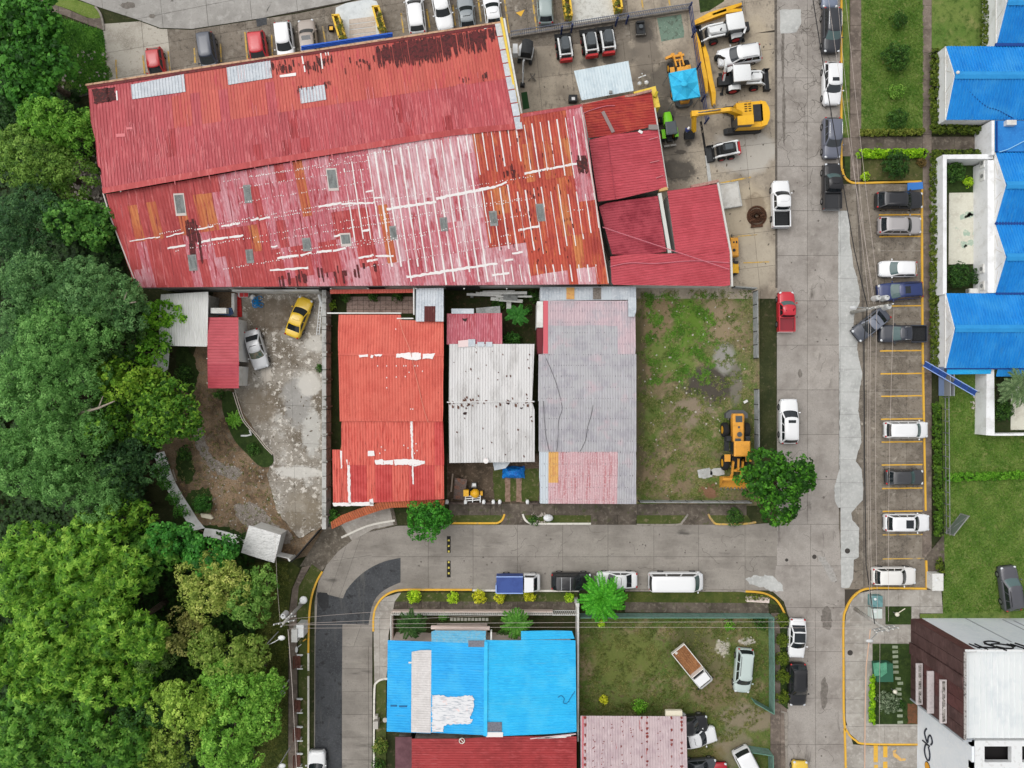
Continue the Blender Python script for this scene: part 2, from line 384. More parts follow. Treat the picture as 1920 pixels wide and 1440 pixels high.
# repairs and cast strips lying on the road
st('asphalt_patch',smoothp([(590,1440),(591,1300),(591,1214),(594,1150),(595,1110)],3) + [(643,1122)] + smoothp([(643,1122),(650,1106),(663,1090),(678,1076),(694,1065),(712,1056),(730,1050),(751,1046)],2) + [(751,1092)] + smoothp([(751,1092),(730,1101),(712,1113),(701,1128),(695,1147),(691,1172)],2) + [(642,1170),(641,1330),(641,1530),(590,1530)],.048,asph)
st('asphalt_stain',jag(smoothp([(596,1112),(612,1112),(618,1128),(610,1146),(600,1138)],3,True),1.5,3),.053,M('wet_asphalt',(44,45,47),.7,[(3,(58,59,61),.5,.7)]))
lstrip = [(1572,395),(1590,395),(1594,420),(1593,450),(1597,472),(1600,500),(1607,520),(1612,548),(1612,566),(1602,590),(1600,612),(1608,640),(1607,655),(1612,680),(1617,700),(1612,730),(1609,770),(1613,790),(1615,830),(1607,852),(1605,865),(1615,880),(1619,915),(1618,938),(1606,950),(1596,962),(1598,975),(1611,990),(1610,1045),(1601,1050),(1600,1085),(1592,1102),(1577,1102),(1576,960),(1566,940),(1564,915),(1574,880),(1574,700),(1572,560)]
lm = empty('road',W(1592,700,0),kind='structure')
sheet('road_base',lstrip,.044,joint,parent=lm)
slabs(lm,jag(lstrip,.5,5),[1560,1576,1630],[395,437,480,522,565,607,650,692,735,777,820,862,905,952,995,1045,1105],.03,.062,newc,.3)
st('road_patch',jag([(1462,18),(1501,18),(1502,45),(1494,60),(1478,63),(1463,62)],.8),.05,newc)
st('road_patch',jag([(1398,1086),(1420,1078),(1450,1080),(1466,1098),(1468,1110),(1440,1106),(1420,1098),(1404,1096)],2.2,5),.05,newc)

st('road_patch',jag([(1534,1040),(1546,1046),(1562,1066),(1570,1090),(1560,1092),(1548,1070),(1536,1050)],1.2,5),.05,M('pale_repair',(168,165,160),.9,[(3,(146,142,137),.45,.65)]))
st('road_patch',[(508,6),(516,0),(520,-60),(508,-60),(500,22),(494,35),(490,35)],.05,MATS['pale_repair'])
st('road_patch',jag([(480,36),(500,32),(501,46),(482,50)],.6),.051,asph)
for (cx,cy,r,zz) in ((1527,1044,4.2,.052),(1589,1033,5,.066),(1475,1050,3,.052),(1594,1224,5,.16)):
    b = MB(); b.disc(W(cx,cy,zz),r / S,.012,18); o = b.build('manhole_cover',M('cast_iron',(74,70,66),.8,[(12,(52,49,46),.45,.6)])); tag(o,{1527: 'round dark manhole cover at the street junction',1589: 'round dark oval lid in the pale cast strip',1475: 'small round lid in the road by the junction corner',1594: 'round dark lid in the corner pavement under the wires'}[cx],'manhole')
# oil stains and wet marks on the carriageway
stainm = M('oil_stain',(108,102,96),.85,[(4,(126,120,113),.4,.6)])
for (x,y,rx,ry) in ((1550,1160,10,22),(1545,1300,7,30),(1470,215,3,60),(1468,90,2.6,70),(965,975,9,4),(240,10,14,6),(285,30,6,4),(1500,700,4,8)):
    st('oil_stain',jag([(x + rx * math.cos(t / 16 * 6.283),y + ry * math.sin(t / 16 * 6.283)) for t in range(16)],min(rx,ry) * .25,4),.047,stainm)

# top parking apron, machinery yard
apron = empty('parking_lot',W(560,80,0),kind='structure')
ap = [(192,45),(262,40),(300,54),(360,56),(470,39),(560,25),(640,8),(705,-10),(705,-90),(1457,-90),(1457,60),(960,90),(940,60),(720,120),(205,190),(200,120),(194,62)]
sheet('parking_base',ap,0.0,joint,parent=apron)
def apm(x,y):
    if x < 320: return M('pale_apron',(186,180,168),.92,[(.5,(160,153,141),.45,.64),(2.5,(120,112,100),.6,.72),(9,(196,190,178),.5,.7)],bump=.25,bscale=8,rand=.03)
    return lotc if x < 1180 else yardc
slabs(apron,ap,[150,265,313,365,411,460,507,550,610,660,720,772,825,880,935,990,1045,1130,1180,1230,1290,1345,1400,1460],[-100,-30,30,80,140,200],-.02,.03,lotc,.5,skew=(.1,-.17),matf=apm)
st('forecourt',[(627,40),(630,14),(648,6),(690,-2),(706,2),(718,30),(724,90),(640,100)],.042,M('bright_forecourt',(214,219,220),.9,[(1.2,(198,203,204),.45,.64),(6,(184,186,184),.6,.74)]))
st('forecourt',[(1060,-60),(1140,-60),(1152,0),(1160,30),(1075,50),(1062,10)],.04,M('washed_concrete',(206,206,200),.9,[(2,(178,176,168),.5,.7),(9,(150,148,140),.58,.7)]))
ramp = empty('ramp',W(676,55,.04),kind='structure')
for i in range(5):
    y = 32 + i * 10
    b = MB(); b.prism([W(x_,y_)[:2] for x_,y_ in ((655 + i * .3,y + 5),(703 + i * .6,y - 1),(703 + i * .6,y + 7.5),(655 + i * .3,y + 13.5))],.0,.07 + .004 * i); b.build('slab',M('brick_beige',(200,188,176),.9,[(6,(180,166,152),.45,.65)],rand=.05),ramp)
yard = empty('yard',W(1200,250,0),kind='structure')
yp = [(955,90),(1457,60),(1457,560),(1130,560),(1100,250),(975,230)]
sheet('yard_base',yp,.0,joint,parent=yard)
slabs(yard,yp,[900,1025,1088,1150,1190,1240,1322,1400,1540],[0,60,125,190,230,300,345,400,465,530,620],-.02,.03,yardc,.5,skew=(.1,-.12))
st('green_floor',[(1232,34),(1277,27),(1283,60),(1282,70),(1240,78)],.04,M('green_floor_paint',(112,134,118),.8,[(2,(84,92,82),.52,.66),(6,(150,166,152),.6,.7)]))
st('yard_lawn',[(1308,-20),(1356,-30),(1358,2),(1330,20),(1313,24)],.04,grassd)
# vacant lot, gardens, lawns
st('vacant_lot',[(1190,530),(1424,536),(1424,948),(1190,948)],.02,dirtlot)
st('parking_field',[(1084,1152),(1446,1152),(1446,1530),(1084,1530)],.02,weed)
# sheets left of the orange house
st('yard_floor',[(400,548),(612,545),(612,1000),(585,1040),(540,1052),(440,1010),(350,990),(290,870),(352,700)],.01,soil)
ly = [(444,552),(608,548),(608,985),(560,1010),(520,960),(500,890),(512,862),(480,810),(455,770),(440,735)]
oy = empty('yard',W(540,750,0),kind='structure')
sheet('yard_base',ly,.014,joint,parent=oy)
slabs(oy,jag(ly,1.5,8),[420,500,548,612],[540,615,690,760,830,874,905,960,1020],.0,.04,oldc,.35,skew=(.03,.05))
st('footpath',[(448,592),(468,600),(470,650),(474,716),(448,728)],.045,M('pale_path',(150,142,130),.92,[(2,(128,120,108),.45,.62),(7,(166,158,146),.5,.7)]))
st('raised_lawn',smoothp([(420,735),(440,738),(452,775),(468,800),(492,828),(510,850),(512,868),(500,876),(484,872),(462,850),(440,826),(424,790),(416,760)],3,True),.10,grassd)
for q in ([(330,660),(350,650),(372,700),(360,740),(340,720)],[(330,860),(352,850),(366,880),(356,906),(336,896)],[(352,925),(390,915),(398,945),(380,962),(354,955)],[(372,985),(430,990),(460,1010),(440,1012),(380,995)],[(300,1000),(340,960),(350,990),(330,1005)]):
    st('weed_patch',jag(smoothp(q,3,True),2.5,4),.03,grassd)
st('gravel',jag(smoothp([(360,790),(378,800),(400,860),(450,880),(440,900),(396,880),(366,830)],3,True),2.5,4),.028,M('grey_gravel',(140,132,124),.95,[(3,(116,106,96),.42,.6),(12,(168,162,154),.52,.68)],bump=.8,bscale=12))
st('gravel',jag(smoothp([(440,950),(480,945),(520,985),(545,1000),(540,1020),(500,990),(455,985)],3,True),3,4),.028,MATS['grey_gravel'])
# wild slope in the top corner
st('grass_slope',[(-40,12),(20,14),(70,20),(190,56),(200,130),(208,165),(120,165),(60,100),(-40,60)],-.02,M('wild_grass',(64,104,34),.95,[(.4,(48,84,22),.42,.6),(1.4,(84,128,44),.5,.66),(5,(40,66,18),.5,.66),(14,(100,140,60),.55,.7)],bump=.9,bscale=10))
st('rubble',jag(smoothp([(100,100),(150,92),(200,112),(210,165),(150,180),(110,140)],3,True),4,5),.0,rubble)
st('rubble',jag(smoothp([(118,290),(150,295),(185,330),(205,372),(200,400),(170,370),(140,350),(112,320)],3,True),3,5),.0,rubble)
st('verge',smoothp([(75,-20),(150,2),(178,12),(186,22),(188,33),(165,33),(130,18),(80,0)],3,True),.06,M('bright_verge',(118,138,62),.95,[(.8,(100,124,48),.42,.6),(6,(134,146,84),.5,.7),(18,(82,102,44),.5,.7)],bump=.5,bscale=14))
pv = empty('pavement',W(100,25,0),kind='structure')
pp = [(20,-10),(80,0),(130,19),(165,34),(188,34),(194,56),(170,48),(120,28),(70,18),(20,13)]
slabs(pv,pp,[0,40,70,110,135,165,200],[-20,70],-.05,.05,walkc,.5)

# pavements and lawns along the far side of the main road
st('verge',[(1579,-90),(1593,-90),(1593,258),(1579,258)],.09,grass)
st('verge',[(1583,293),(1594,293),(1596,338),(1586,330)],.09,grassd)
st('lawn',[(1615,-90),(1730,-90),(1730,246),(1615,246)],.09,grass)
st('lawn',[(1747,-90),(1860,-90),(1860,86),(1770,100),(1747,90)],.09,grass)
st('lawn',[(1616,280),(1734,280),(1734,338),(1616,338)],.09,M('dull_garden',(92,92,52),.95,[(.6,(66,74,34),.42,.6),(3,(120,108,80),.55,.7),(14,(54,64,28),.5,.7)],bump=.5,bscale=14))  # last strip: dull olive ground mottled with brown
pv = empty('pavement',W(1604,150,0),kind='structure')
slabs(pv,rect(1594,-90,1615,338),[1594,1615],[-90,-40,0,48,95,120,167,214,258,292,338],-.05,.10,walkc,.5)
slabs(pv,rect(1730,-90,1747,1045),[1730,1747],[-90,-40,10,56,98,150,200,252,300,345,405,438,520,600,700,760,830,885,960,1045],-.05,.09,walkc,.5)
slabs(pv,rect(1615,256,1730,281),[1615,1656,1700,1730],[256,281],-.05,.10,darkwalk,.5)
slabs(pv,rect(1747,256,1846,281),[1747,1790,1846],[256,281],-.05,.10,darkwalk,.5)
slabs(pv,rect(1579,258,1594,293),[1579,1594],[258,293],-.05,.098,walkc,.5)
pk = empty('parking_lot',W(1670,700,0),kind='structure')
pkp = [(1579,345),(1729,345),(1738,1105),(1640,1112),(1612,1120),(1596,1134),(1590,1150),(1583,1150),(1578,1090),(1574,1000),(1574,360)]
sheet('parking_base',pkp,0.0,joint,parent=pk)
slabs(pk,pkp,[1572,1608,1622,1660,1700,1740],[345,429,512,566,604,668,734,778,821,868,910,955,1000,1050,1105],-.02,.036,lotc,.4,skew=(.004,0))
# drain crack between the cast strip and the car park, painted bays
ln = MATS['yellow_paint']; lw = MATS['worn_yellow_paint']
wl = M('faded_white_line',(150,144,134),.9,[(3,(120,112,102),.45,.6)])
def line(x0,y0,x1,y1,w,mat,z=.05,ends=0):
    d = Vector((x1 - x0,y1 - y0)); d.normalize(); n = Vector((-d.y,d.x)) * w / 2
    st('road_marking',jag([(x0 + n.x,y0 + n.y),(x1 + n.x,y1 + n.y),(x1 - n.x,y1 - n.y),(x0 - n.x,y0 - n.y)],.25,8),z,mat)
for y,xa in ((403,1648),(444,1649),(574,1660),(658,1650),(701,1651),(743,1652),(786,1652),(829,1653),(872,1653),(916,1654),(959,1655)): line(xa,y,1731,y - 1,2.4,ln)
for y in (470,513,604,668,731,776,866): line(1650,y,1730,y,1.4,wl)
for y in (1003,1048): line(1655,y,1732,y - 1,2.2,lw)
for (x0,y0,x1,y1) in ((217,112,219,147),(268,104,271,138),(315,96,319,135),(364,90,366,118),(413,82,415,116),(459,60,464,112),(509,65,511,104),(605,49,610,80),(752,25,757,62),(800,17,806,56),(849,9,854,48),(896,-8,902,42),(943,-20,955,62),(996,-20,1006,55),(1202,-10,1206,18),(1252,-10,1256,10)):
    line(x0,y0,x1,y1,3.0,lw)
for (x,y) in ((849,12),(897,4),(752,27),(799,20)): line(x - 6,y + 1,x + 7,y - 2,1.6,wl)
st('road_marking',[(967,24),(984,18),(977,31)],.05,ln)
line(1349,344,1408,332,3,lw); line(1394,493,1442,491,2.2,lw); line(1360,445,1420,440,1.6,lw)
# bright machine tracks and worn marks in the old yards are in the materials; pavements by the corner forecourt
fc = empty('pavement',W(1640,1200,0),kind='structure')
fp = [(1740,1106),(1765,1106),(1768,1150),(1724,1150),(1724,1398),(1640,1397),(1612,1392),(1594,1376),(1586,1350),(1584,1180),(1587,1150),(1596,1128),(1612,1112),(1640,1107)]
sheet('pavement_base',fp,.05,joint,parent=fc)
slabs(fc,fp,[1580,1620,1658,1684,1725,1770],[1100,1137,1172,1206,1240,1275,1312,1337,1362,1400],.0,.13,plazac,.5)
dw = empty('driveway',W(1660,1440,0),kind='structure')
dp = [(1584,1340),(1592,1372),(1596,1384),(1600,1396),(1640,1399),(1724,1399),(1724,1530),(1584,1530)]
sheet('driveway_base',dp,0.0,joint,parent=dw)
slabs(dw,dp,[1580,1620,1680,1725],[1360,1440,1530],-.02,.036,plazac,.5)
for q in (rect(1638,1398,1646,1429),rect(1656,1399,1664,1420),rect(1656,1428,1664,1470),rect(1639,1434,1646,1470)): st('road_marking',q,.05,ln)
st('road_marking',[(1674,1408),(1681,1405),(1679,1412),(1690,1422),(1698,1422),(1698,1426),(1688,1427),(1675,1418)],.05,M('faded_orange_line',(220,176,100),.8,[(3,(190,160,120),.5,.66)]))
st('flower_bed',rect(1660,1137,1709,1171),.14,grassd); st('flower_bed',[(1636,1207),(1724,1207),(1724,1358),(1636,1358)],.14,grassd)
st('bare_bed',jag(rect(1702,1320,1720,1357),1.2),.145,M('red_soil',(118,78,54),.95,[(3,(96,70,50),.45,.62)]))
st('lawn',[(1760,690),(2040,690),(2040,1166),(1725,1166),(1725,1151),(1768,1150)],.03,grass)
st('pavement_end',[(1735,1045),(1770,1002),(1771,1045),(1768,1106),(1740,1106)],.10,darkwalk)
# strip north of the middle road
nb = empty('pavement',W(1100,955,0),kind='structure')
slabs(nb,[(842,944),(1400,946),(1400,966),(842,966)],[842,878,920,940,975,1000,1040,1080,1140,1195,1230,1290,1330,1400],[940,970],-.05,.10,darkwalk,.5)
slabs(nb,[(944,966),(984,966),(996,984),(938,984)],[930,966,1000],[960,990],-.05,.06,darkwalk,.5)
slabs(nb,[(1291,966),(1327,966),(1340,984),(1276,984)],[1270,1400],[960,990],-.05,.06,darkwalk,.5)
slabs(nb,[(1108,966),(1194,966),(1192,984),(1108,984)],[1100,1120,1158,1200],[960,990],-.05,.06,darkwalk,.5)
for q in ([(845,966),(944,966),(938,980),(930,984),(845,984)],[(984,966),(1108,966),(1108,984),(1002,984),(990,978)],[(1194,966),(1290,966),(1282,978),(1272,984),(1194,984)],[(1328,966),(1400,964),(1410,980),(1400,984),(1345,984),(1336,978)]):
    st('verge',q,.09,M('rough_verge',(84,92,46),.95,[(.7,(66,80,32),.42,.6),(2.4,(122,114,84),.55,.68),(12,(60,68,32),.5,.7)],bump=.7,bscale=12))
# corner by the orange house and the slope road
st('driveway',[(562,1062),(608,990),(640,968),(690,948),(735,942),(745,984),(690,998),(662,1012),(634,1034),(612,1060),(600,1075),(580,1062)],.05,M('rough_drive',(116,108,97),.95,[(.6,(90,83,73),.42,.6),(2.4,(142,134,122),.52,.7),(7,(76,70,62),.56,.72)],bump=.5,bscale=9))
st('driveway',[(640,985),(655,975),(730,950),(738,984),(700,992),(660,1014)],.06,plazac)
st('verge',[(556,1128),(560,1100),(585,1058),(604,1072),(590,1105),(582,1140),(580,1530),(560,1530),(560,1220)],.09,MATS['rough_verge'])
pv = empty('pavement',W(550,1300,0),kind='structure')
slabs(pv,[(542,1150),(548,1105),(566,1064),(582,1060),(560,1100),(556,1150),(559,1530),(540,1530)],[530,590],[1050,1095,1140,1185,1230,1275,1320,1365,1410,1460,1530],-.05,.10,walkc,.5)
st('grass_slope',[(470,1055),(545,1052),(562,1066),(546,1105),(540,1150),(540,1530),(440,1530),(440,1100)],.0,M('olive_slope',(78,86,38),.95,[(.5,(60,70,26),.42,.6),(2,(104,100,58),.52,.68),(12,(54,62,26),.5,.7)],bump=.6,bscale=12))  # olive grass mottled with drier and darker patches
# strip south of the middle road
sb = empty('pavement',W(1050,1140,0),kind='structure')
slabs(sb,[(740,1128),(1083,1128),(1083,1147),(738,1147)],[735,764,790,806,826,868,920,970,1025,1083],[1120,1150],-.05,.10,darkwalk,.5)
slabs(sb,[(1172,1129),(1440,1131),(1442,1150),(1172,1148)],[1160,1215,1268,1324,1380,1445],[1120,1155],-.05,.10,darkwalk,.5)
slabs(sb,[(1446,1150),(1462,1150),(1464,1320),(1476,1330),(1474,1530),(1444,1530)],[1440,1463,1480],[1140,1200,1260,1335,1396,1460,1530],-.05,.10,walkc,.5)
slabs(sb,[(700,1160),(706,1135),(722,1120),(748,1112),(752,1112),(740,1128),(736,1150),(728,1192),(728,1240),(724,1272),(702,1280)],[690,712,760],[1100,1128,1146,1160,1180,1215,1250,1290],-.05,.10,plazac,.4)
st('verge',[(752,1111),(1083,1111),(1083,1128),(740,1128)],.09,MATS['rough_verge'])
st('verge',[(1172,1110),(1392,1110),(1440,1116),(1460,1135),(1440,1131),(1172,1129)],.09,M('mown_verge',(84,92,40),.95,[(.8,(64,78,28),.42,.6),(3,(104,96,60),.56,.7),(14,(58,68,28),.5,.7)],bump=.5,bscale=14))
st('verge',[(1460,1140),(1479,1160),(1478,1330),(1464,1320)],.09,grassd)
st('verge',[(706,1280),(724,1274),(724,1440),(724,1530),(703,1530)],.09,MATS['rough_verge'])
st('garden',[(733,1148),(1086,1148),(1086,1210),(733,1210)],.02,M('garden_soil',(62,62,36),.95,[(.8,(48,60,24),.42,.6),(3,(84,72,52),.54,.7),(12,(40,44,22),.5,.7)],bump=.6,bscale=12))
st('garden',[(600,540),(840,540),(840,960),(606,960)],.015,M('side_garden',(48,60,26),.95,[(.8,(36,48,18),.42,.6),(3,(72,66,46),.55,.7),(12,(36,42,20),.5,.7)],bump=.6,bscale=12))
st('garden',[(836,540),(1010,540),(1010,660),(836,660)],.018,M('back_garden',(56,54,32),.95,[(.7,(44,56,20),.42,.58),(2.6,(88,70,48),.54,.7),(11,(38,40,20),.5,.7)],bump=.6,bscale=12))
st('front_yard',[(838,850),(1012,850),(1012,946),(838,946)],.02,M('yard_mud',(98,84,70),.95,[(.6,(72,62,50),.42,.6),(2.2,(132,116,100),.53,.68),(9,(76,64,52),.5,.7)],bump=.6,bscale=10))
st('front_lawn',jag([(925,880),(1010,878),(1010,940),(926,940)],1.5),.026,MATS['rough_verge'])
for x in (952,973): st('wheel_track',jag([(x - 5,885),(x + 5,885),(x + 5,941),(x - 5,941)],.7),.035,M('track_concrete',(150,124,108),.9,[(3,(122,98,82),.45,.62),(9,(96,80,66),.55,.7)]))
# kerbs
def kerb(pts,mat,n=5,sm=True): return strip(smoothp(pts,n) if sm else pts,.2,-.03,.15,'kerb',mat)
kerb([(1578,-90),(1578,150),(1578,300),(1580,320),(1586,334),(1598,342),(1615,343),(1650,342),(1728,340)],yel)
kerb([(1729,346),(1730,600),(1733,800),(1736,958)],yel); kerb([(1737,1051),(1738,1080),(1738,1103)],yel)
kerb([(1738,1104),(1680,1103),(1640,1103),(1616,1107),(1598,1122),(1587,1142),(1582,1165),(1582,1250),(1583,1350),(1590,1374),(1604,1388),(1624,1395),(1722,1396)],yel)
kerb([(1584,1366),(1586,1440),(1585,1530)],yel)
kerb([(604,1072),(594,1090),(586,1112),(581,1138),(579,1170),(578,1224)],yel); kerb([(578,1225),(578,1258)],whitek,sm=False); kerb([(578,1268),(578,1440),(577,1530)],whitek)
kerb([(700,1184),(700,1160),(704,1140),(716,1122),(735,1110),(760,1106),(800,1106),(885,1106)],yel); kerb([(886,1107),(1000,1108),(1085,1108)],whitek,sm=False)
kerb([(1172,1107),(1390,1108),(1398,1109)],greyk,sm=False); kerb([(1398,1109),(1430,1112),(1452,1122),(1464,1136),(1471,1150)],yel); kerb([(1480,1162),(1479,1326)],greyk,sm=False); kerb([(1464,1334),(1474,1337),(1475,1440),(1475,1530)],greyk,sm=False)
kerb([(847,981),(920,981),(934,980),(942,974),(946,964)],yel); kerb([(980,964),(984,974),(992,980),(1008,982),(1108,982)],whitek)
kerb([(1194,984),(1268,984),(1280,978),(1290,964)],greyk); kerb([(1328,964),(1334,974),(1342,982),(1360,983),(1400,982),(1418,979)],yell)
kerb([(728,1273),(716,1274),(706,1280),(702,1292),(701,1360),(701,1440),(701,1530)],whitek); kerb([(640,1008),(690,986),(740,976)],whitek)
kerb([(178,12),(186,22),(191,36),(194,56)],greyk)
st('gutter',[(1608,300),(1609,345),(1619,540),(1621,700),(1621,1100),(1619,1100),(1618,700),(1615,540),(1604,345)],.046,M('gutter_dark',(92,86,79),.9,[(2,(118,110,101),.5,.66)]))
st('gutter',[(1452,0),(1457,0),(1458,540),(1454,540)],.046,MATS['gutter_dark'])

# crack network and tyre wear of the old carriageway, thin dirt-filled lines
b = MB()
def crack(x,y,a,n,w):
    P = []
    for i in range(n):
        P.append((x,y)); a += rnd.uniform(-.9,.9); x += 4.2 * math.cos(a); y += 4.2 * math.sin(a)
    for p,q in zip(P[:-1],P[1:]):
        if not (1456 < p[0] < 1576 or 760 < p[0] < 1456 and 986 < p[1] < 1104 or 1612 < p[0] < 1726): continue
        A,B = W(*p),W(*q); d = Vector((B[0] - A[0],B[1] - A[1])).normalized(); n_ = Vector((-d.y,d.x)) * w * rnd.uniform(.5,1.2) / 2
        b.add([(A[0] + n_.x,A[1] + n_.y,.0475),(A[0] - n_.x,A[1] - n_.y,.0475),(B[0] - n_.x,B[1] - n_.y,.0475),(B[0] + n_.x,B[1] + n_.y,.0475)],[(0,1,2,3)])
for i in range(80): crack(rnd.uniform(1456,1560),rnd.uniform(-10,400) * rnd.random() ** .4,rnd.random() * 6.3,rnd.randint(5,16),.035)
for i in range(26): crack(rnd.uniform(1460,1570),rnd.uniform(400,1430),rnd.random() * 6.3,rnd.randint(4,12),.028)
for i in range(22): crack(rnd.uniform(780,1440),rnd.uniform(990,1100),rnd.random() * 6.3,rnd.randint(4,12),.028)
for i in range(30): crack(rnd.uniform(1620,1700),rnd.uniform(350,1090),rnd.random() * 6.3,rnd.randint(4,10),.028)
o = b.build('cracks',M('crack_dirt',(84,78,71),.95)); o['kind'] = 'stuff'
drip = M('drip_stain',(112,105,98),.7,[(5,(92,86,80),.45,.6)])
b = MB()
for i in range(170):
    x,y = rnd.choice(((rnd.uniform(1458,1572),rnd.uniform(0,1430)),(rnd.uniform(780,1450),rnd.uniform(990,1100)),(rnd.uniform(1625,1725),rnd.uniform(350,1090)),(rnd.uniform(960,1450),rnd.uniform(80,480)))); r = rnd.uniform(.5,2.2)
    P = [W(x + r * rnd.uniform(.6,1.2) * math.cos(t),y + r * rnd.uniform(.6,1.3) * math.sin(t),.047)[:2] + (.0478,) for t in np.linspace(6.2,.5,8)]
    b.add(P,[tuple(range(8))])
o = b.build('drips',drip); o['kind'] = 'stuff'

b = MB()
for i in range(420):      # mud flecks trodden over the machinery yard and the cluttered yard
    x,y = (rnd.uniform(965,1452),rnd.uniform(80,535)) if i < 330 else (rnd.uniform(470,605),rnd.uniform(560,980))
    r = rnd.uniform(.4,1.5); a = rnd.random() * 3; P = [W(x + r * 2.2 * rnd.uniform(.5,1.2) * math.cos(t) * math.cos(a) - r * math.sin(t) * math.sin(a),y + r * 2.2 * math.cos(t) * math.sin(a) + r * rnd.uniform(.6,1.2) * math.sin(t) * math.cos(a))[:2] + (.0465 + .00001 * i,) for t in np.linspace(6.2,.5,7)]
    b.add(P,[tuple(range(7))])
o = b.build('mud_flecks',M('mud_fleck',(98,90,80),.95,[(6,(128,118,104),.45,.6)])); o['kind'] = 'stuff'

# ---------------------------------------------------------------- roofs and buildings
class Plane:
    """roof plane fitted through pixel points with heights"""
    def __init__(s,pts):
        P = np.array([W(*p) for p in pts]); s.P = P
        A = np.c_[P[:,0],P[:,1],np.ones(len(P))]
        s.co = np.linalg.lstsq(A,P[:,2],rcond=None)[0]
    def z(s,x,y): return s.co[0] * x + s.co[1] * y + s.co[2]
    def at(s,px,py,lift=0.0):
        X,Y = (px - 960) / S,(720 - py) / S; a,b_,c = s.co; c = c + lift; g = a * X + b_ * Y
        z = (g + c) / (1 + g / H); k = (H - z) / H
        return (X * k,Y * k,z)
def topx(x,y,z):
    k = H / (H - z); return 960 + x * k * S,720 - y * k * S

def roof(parent,pts,d,matf,pitch=.3,amp=.035,per=3,rows=None,prof='trap',name='roof_sheet',lift=0.0,slack=.06):
    """corrugated sheets laid over a pixel outline (px,py,z); d = rib direction in the picture; rows = sheet lengths (m)"""
    pl = Plane(pts); P = pl.P
    dv = Vector((d[0],-d[1])).normalized(); du = Vector((-dv.y,dv.x))
    if du.x < 0: du = -du
    U = P[:,0] * du.x + P[:,1] * du.y; V = P[:,0] * dv.x + P[:,1] * dv.y
    n = len(P); u0,u1 = U.min(),U.max(); v0,v1 = V.min(),V.max()
    def span(u):
        vs = []
        for i in range(n):
            a,b_ = U[i],U[(i + 1) % n]
            if (a - u) * (b_ - u) <= 0 and abs(a - b_) > 1e-9:
                t = (u - a) / (b_ - a); vs.append(V[i] + (V[(i + 1) % n] - V[i]) * t)
        return (min(vs),max(vs)) if len(vs) > 1 else None
    offs = [(0,0),(.5,0),(.62,1),(.86,1),(.98,0)] if prof == 'trap' else ([(0,0),(.25,.7),(.5,1),(.75,.7)] if prof == 'wave' else [(0,0),(.86,0),(.9,1),(.96,1)])
    if rows is None: cuts = [v0,v1]
    else:
        cuts = [v0]; i = 0
        while cuts[-1] < v1 - .3: cuts.append(cuts[-1] + rows[i % len(rows)]); i += 1
        cuts[-1] = max(cuts[-1],v1)
    w = pitch * per; k = 0; u = u0 + 1e-4
    out = []
    while u < u1 - .05:
        ue = min(u + w,u1 - 1e-4)
        us = []
        for r_ in range(per):
            for o_,h in offs:
                uu = u + (r_ + o_) * pitch
                if uu < ue: us.append((uu,h))
        us.append((ue,0))
        for j in range(len(cuts) - 1):
            jj = rnd.uniform(-.05,.05) if rows else 0
            vs = []; row = []
            dz = rnd.uniform(0,.012) + .01 * (j % 2) + lift
            for uu,h in us:
                sp = span(uu)
                if not sp: row.append(None); continue
                a,b_ = max(sp[0],cuts[j] - slack + jj if j else sp[0]),min(sp[1],cuts[j + 1] + slack if j < len(cuts) - 2 else sp[1])
                row.append((uu,a,b_,h) if b_ - a > .03 else None)
            row = [r_ for r_ in row if r_]
            if len(row) < 2: continue
            b = MB()
            for uu,a,b_,h in row:
                for v_ in (a,b_):
                    x,y = du.x * uu + dv.x * v_,du.y * uu + dv.y * v_
                    vs.append((x,y,pl.z(x,y) + h * amp + dz))
            fs = [(2 * i,2 * i + 2,2 * i + 3,2 * i + 1) for i in range(len(row) - 1)]
            vs2 = [(x,y,z - .015) for x,y,z in vs]; m = len(vs)
            b.add(vs,fs); b.add([vs[0],vs[1],vs2[1],vs2[0]],[(0,1,2,3)]); b.add([vs[-2],vs[-1],vs2[-1],vs2[-2]],[(0,3,2,1)])
            um,vm = (row[0][0] + row[-1][0]) / 2,(row[len(row) // 2][1] + row[len(row) // 2][2]) / 2
            x,y = du.x * um + dv.x * vm,du.y * um + dv.y * vm
            q = topx(x,y,pl.z(x,y))
            out.append(b.build(name,matf(q[0],q[1],k,j) if callable(matf) else matf,parent))
        k += 1; u = ue
        if ue >= u1 - 1e-3: break
    pl.k = k
    return pl

def walls(parent,pts,mat,inset=.25,drop=.12,z0=0.0,pl=None,name='wall'):
    """one wall per side under a roof outline"""
    pl = pl or Plane(pts); P = [Vector(W(*p)[:2]) for p in pts]
    if area2(P) < 0: P = P[::-1]
    n = len(P); I = []
    for i in range(n):
        a = (P[i] - P[i - 1]).normalized(); b_ = (P[(i + 1) % n] - P[i]).normalized()
        n1 = Vector((-a.y,a.x)); n2 = Vector((-b_.y,b_.x)); m = (n1 + n2); s_ = m.length
        m = m / s_ if s_ > .2 else n1
        I.append(P[i] + m * inset / max(.4,m.dot(n1)))
    for i in range(n):
        a,c = I[i],I[(i + 1) % n]; d = (c - a).normalized(); nn = Vector((-d.y,d.x)) * .15; a2,c2 = a + nn + d * .15,c + nn - d * .15
        za,zc = pl.z(a.x,a.y) - drop,pl.z(c.x,c.y) - drop
        b = MB(); b.add([(a.x,a.y,z0),(c.x,c.y,z0),(c2.x,c2.y,z0),(a2.x,a2.y,z0),(a.x,a.y,za),(c.x,c.y,zc),(c2.x,c2.y,zc),(a2.x,a2.y,za)],[(0,3,2,1),(4,5,6,7),(0,1,5,4),(1,2,6,5),(2,3,7,6),(3,0,4,7)])
        b.build(name,mat,parent)
    return I
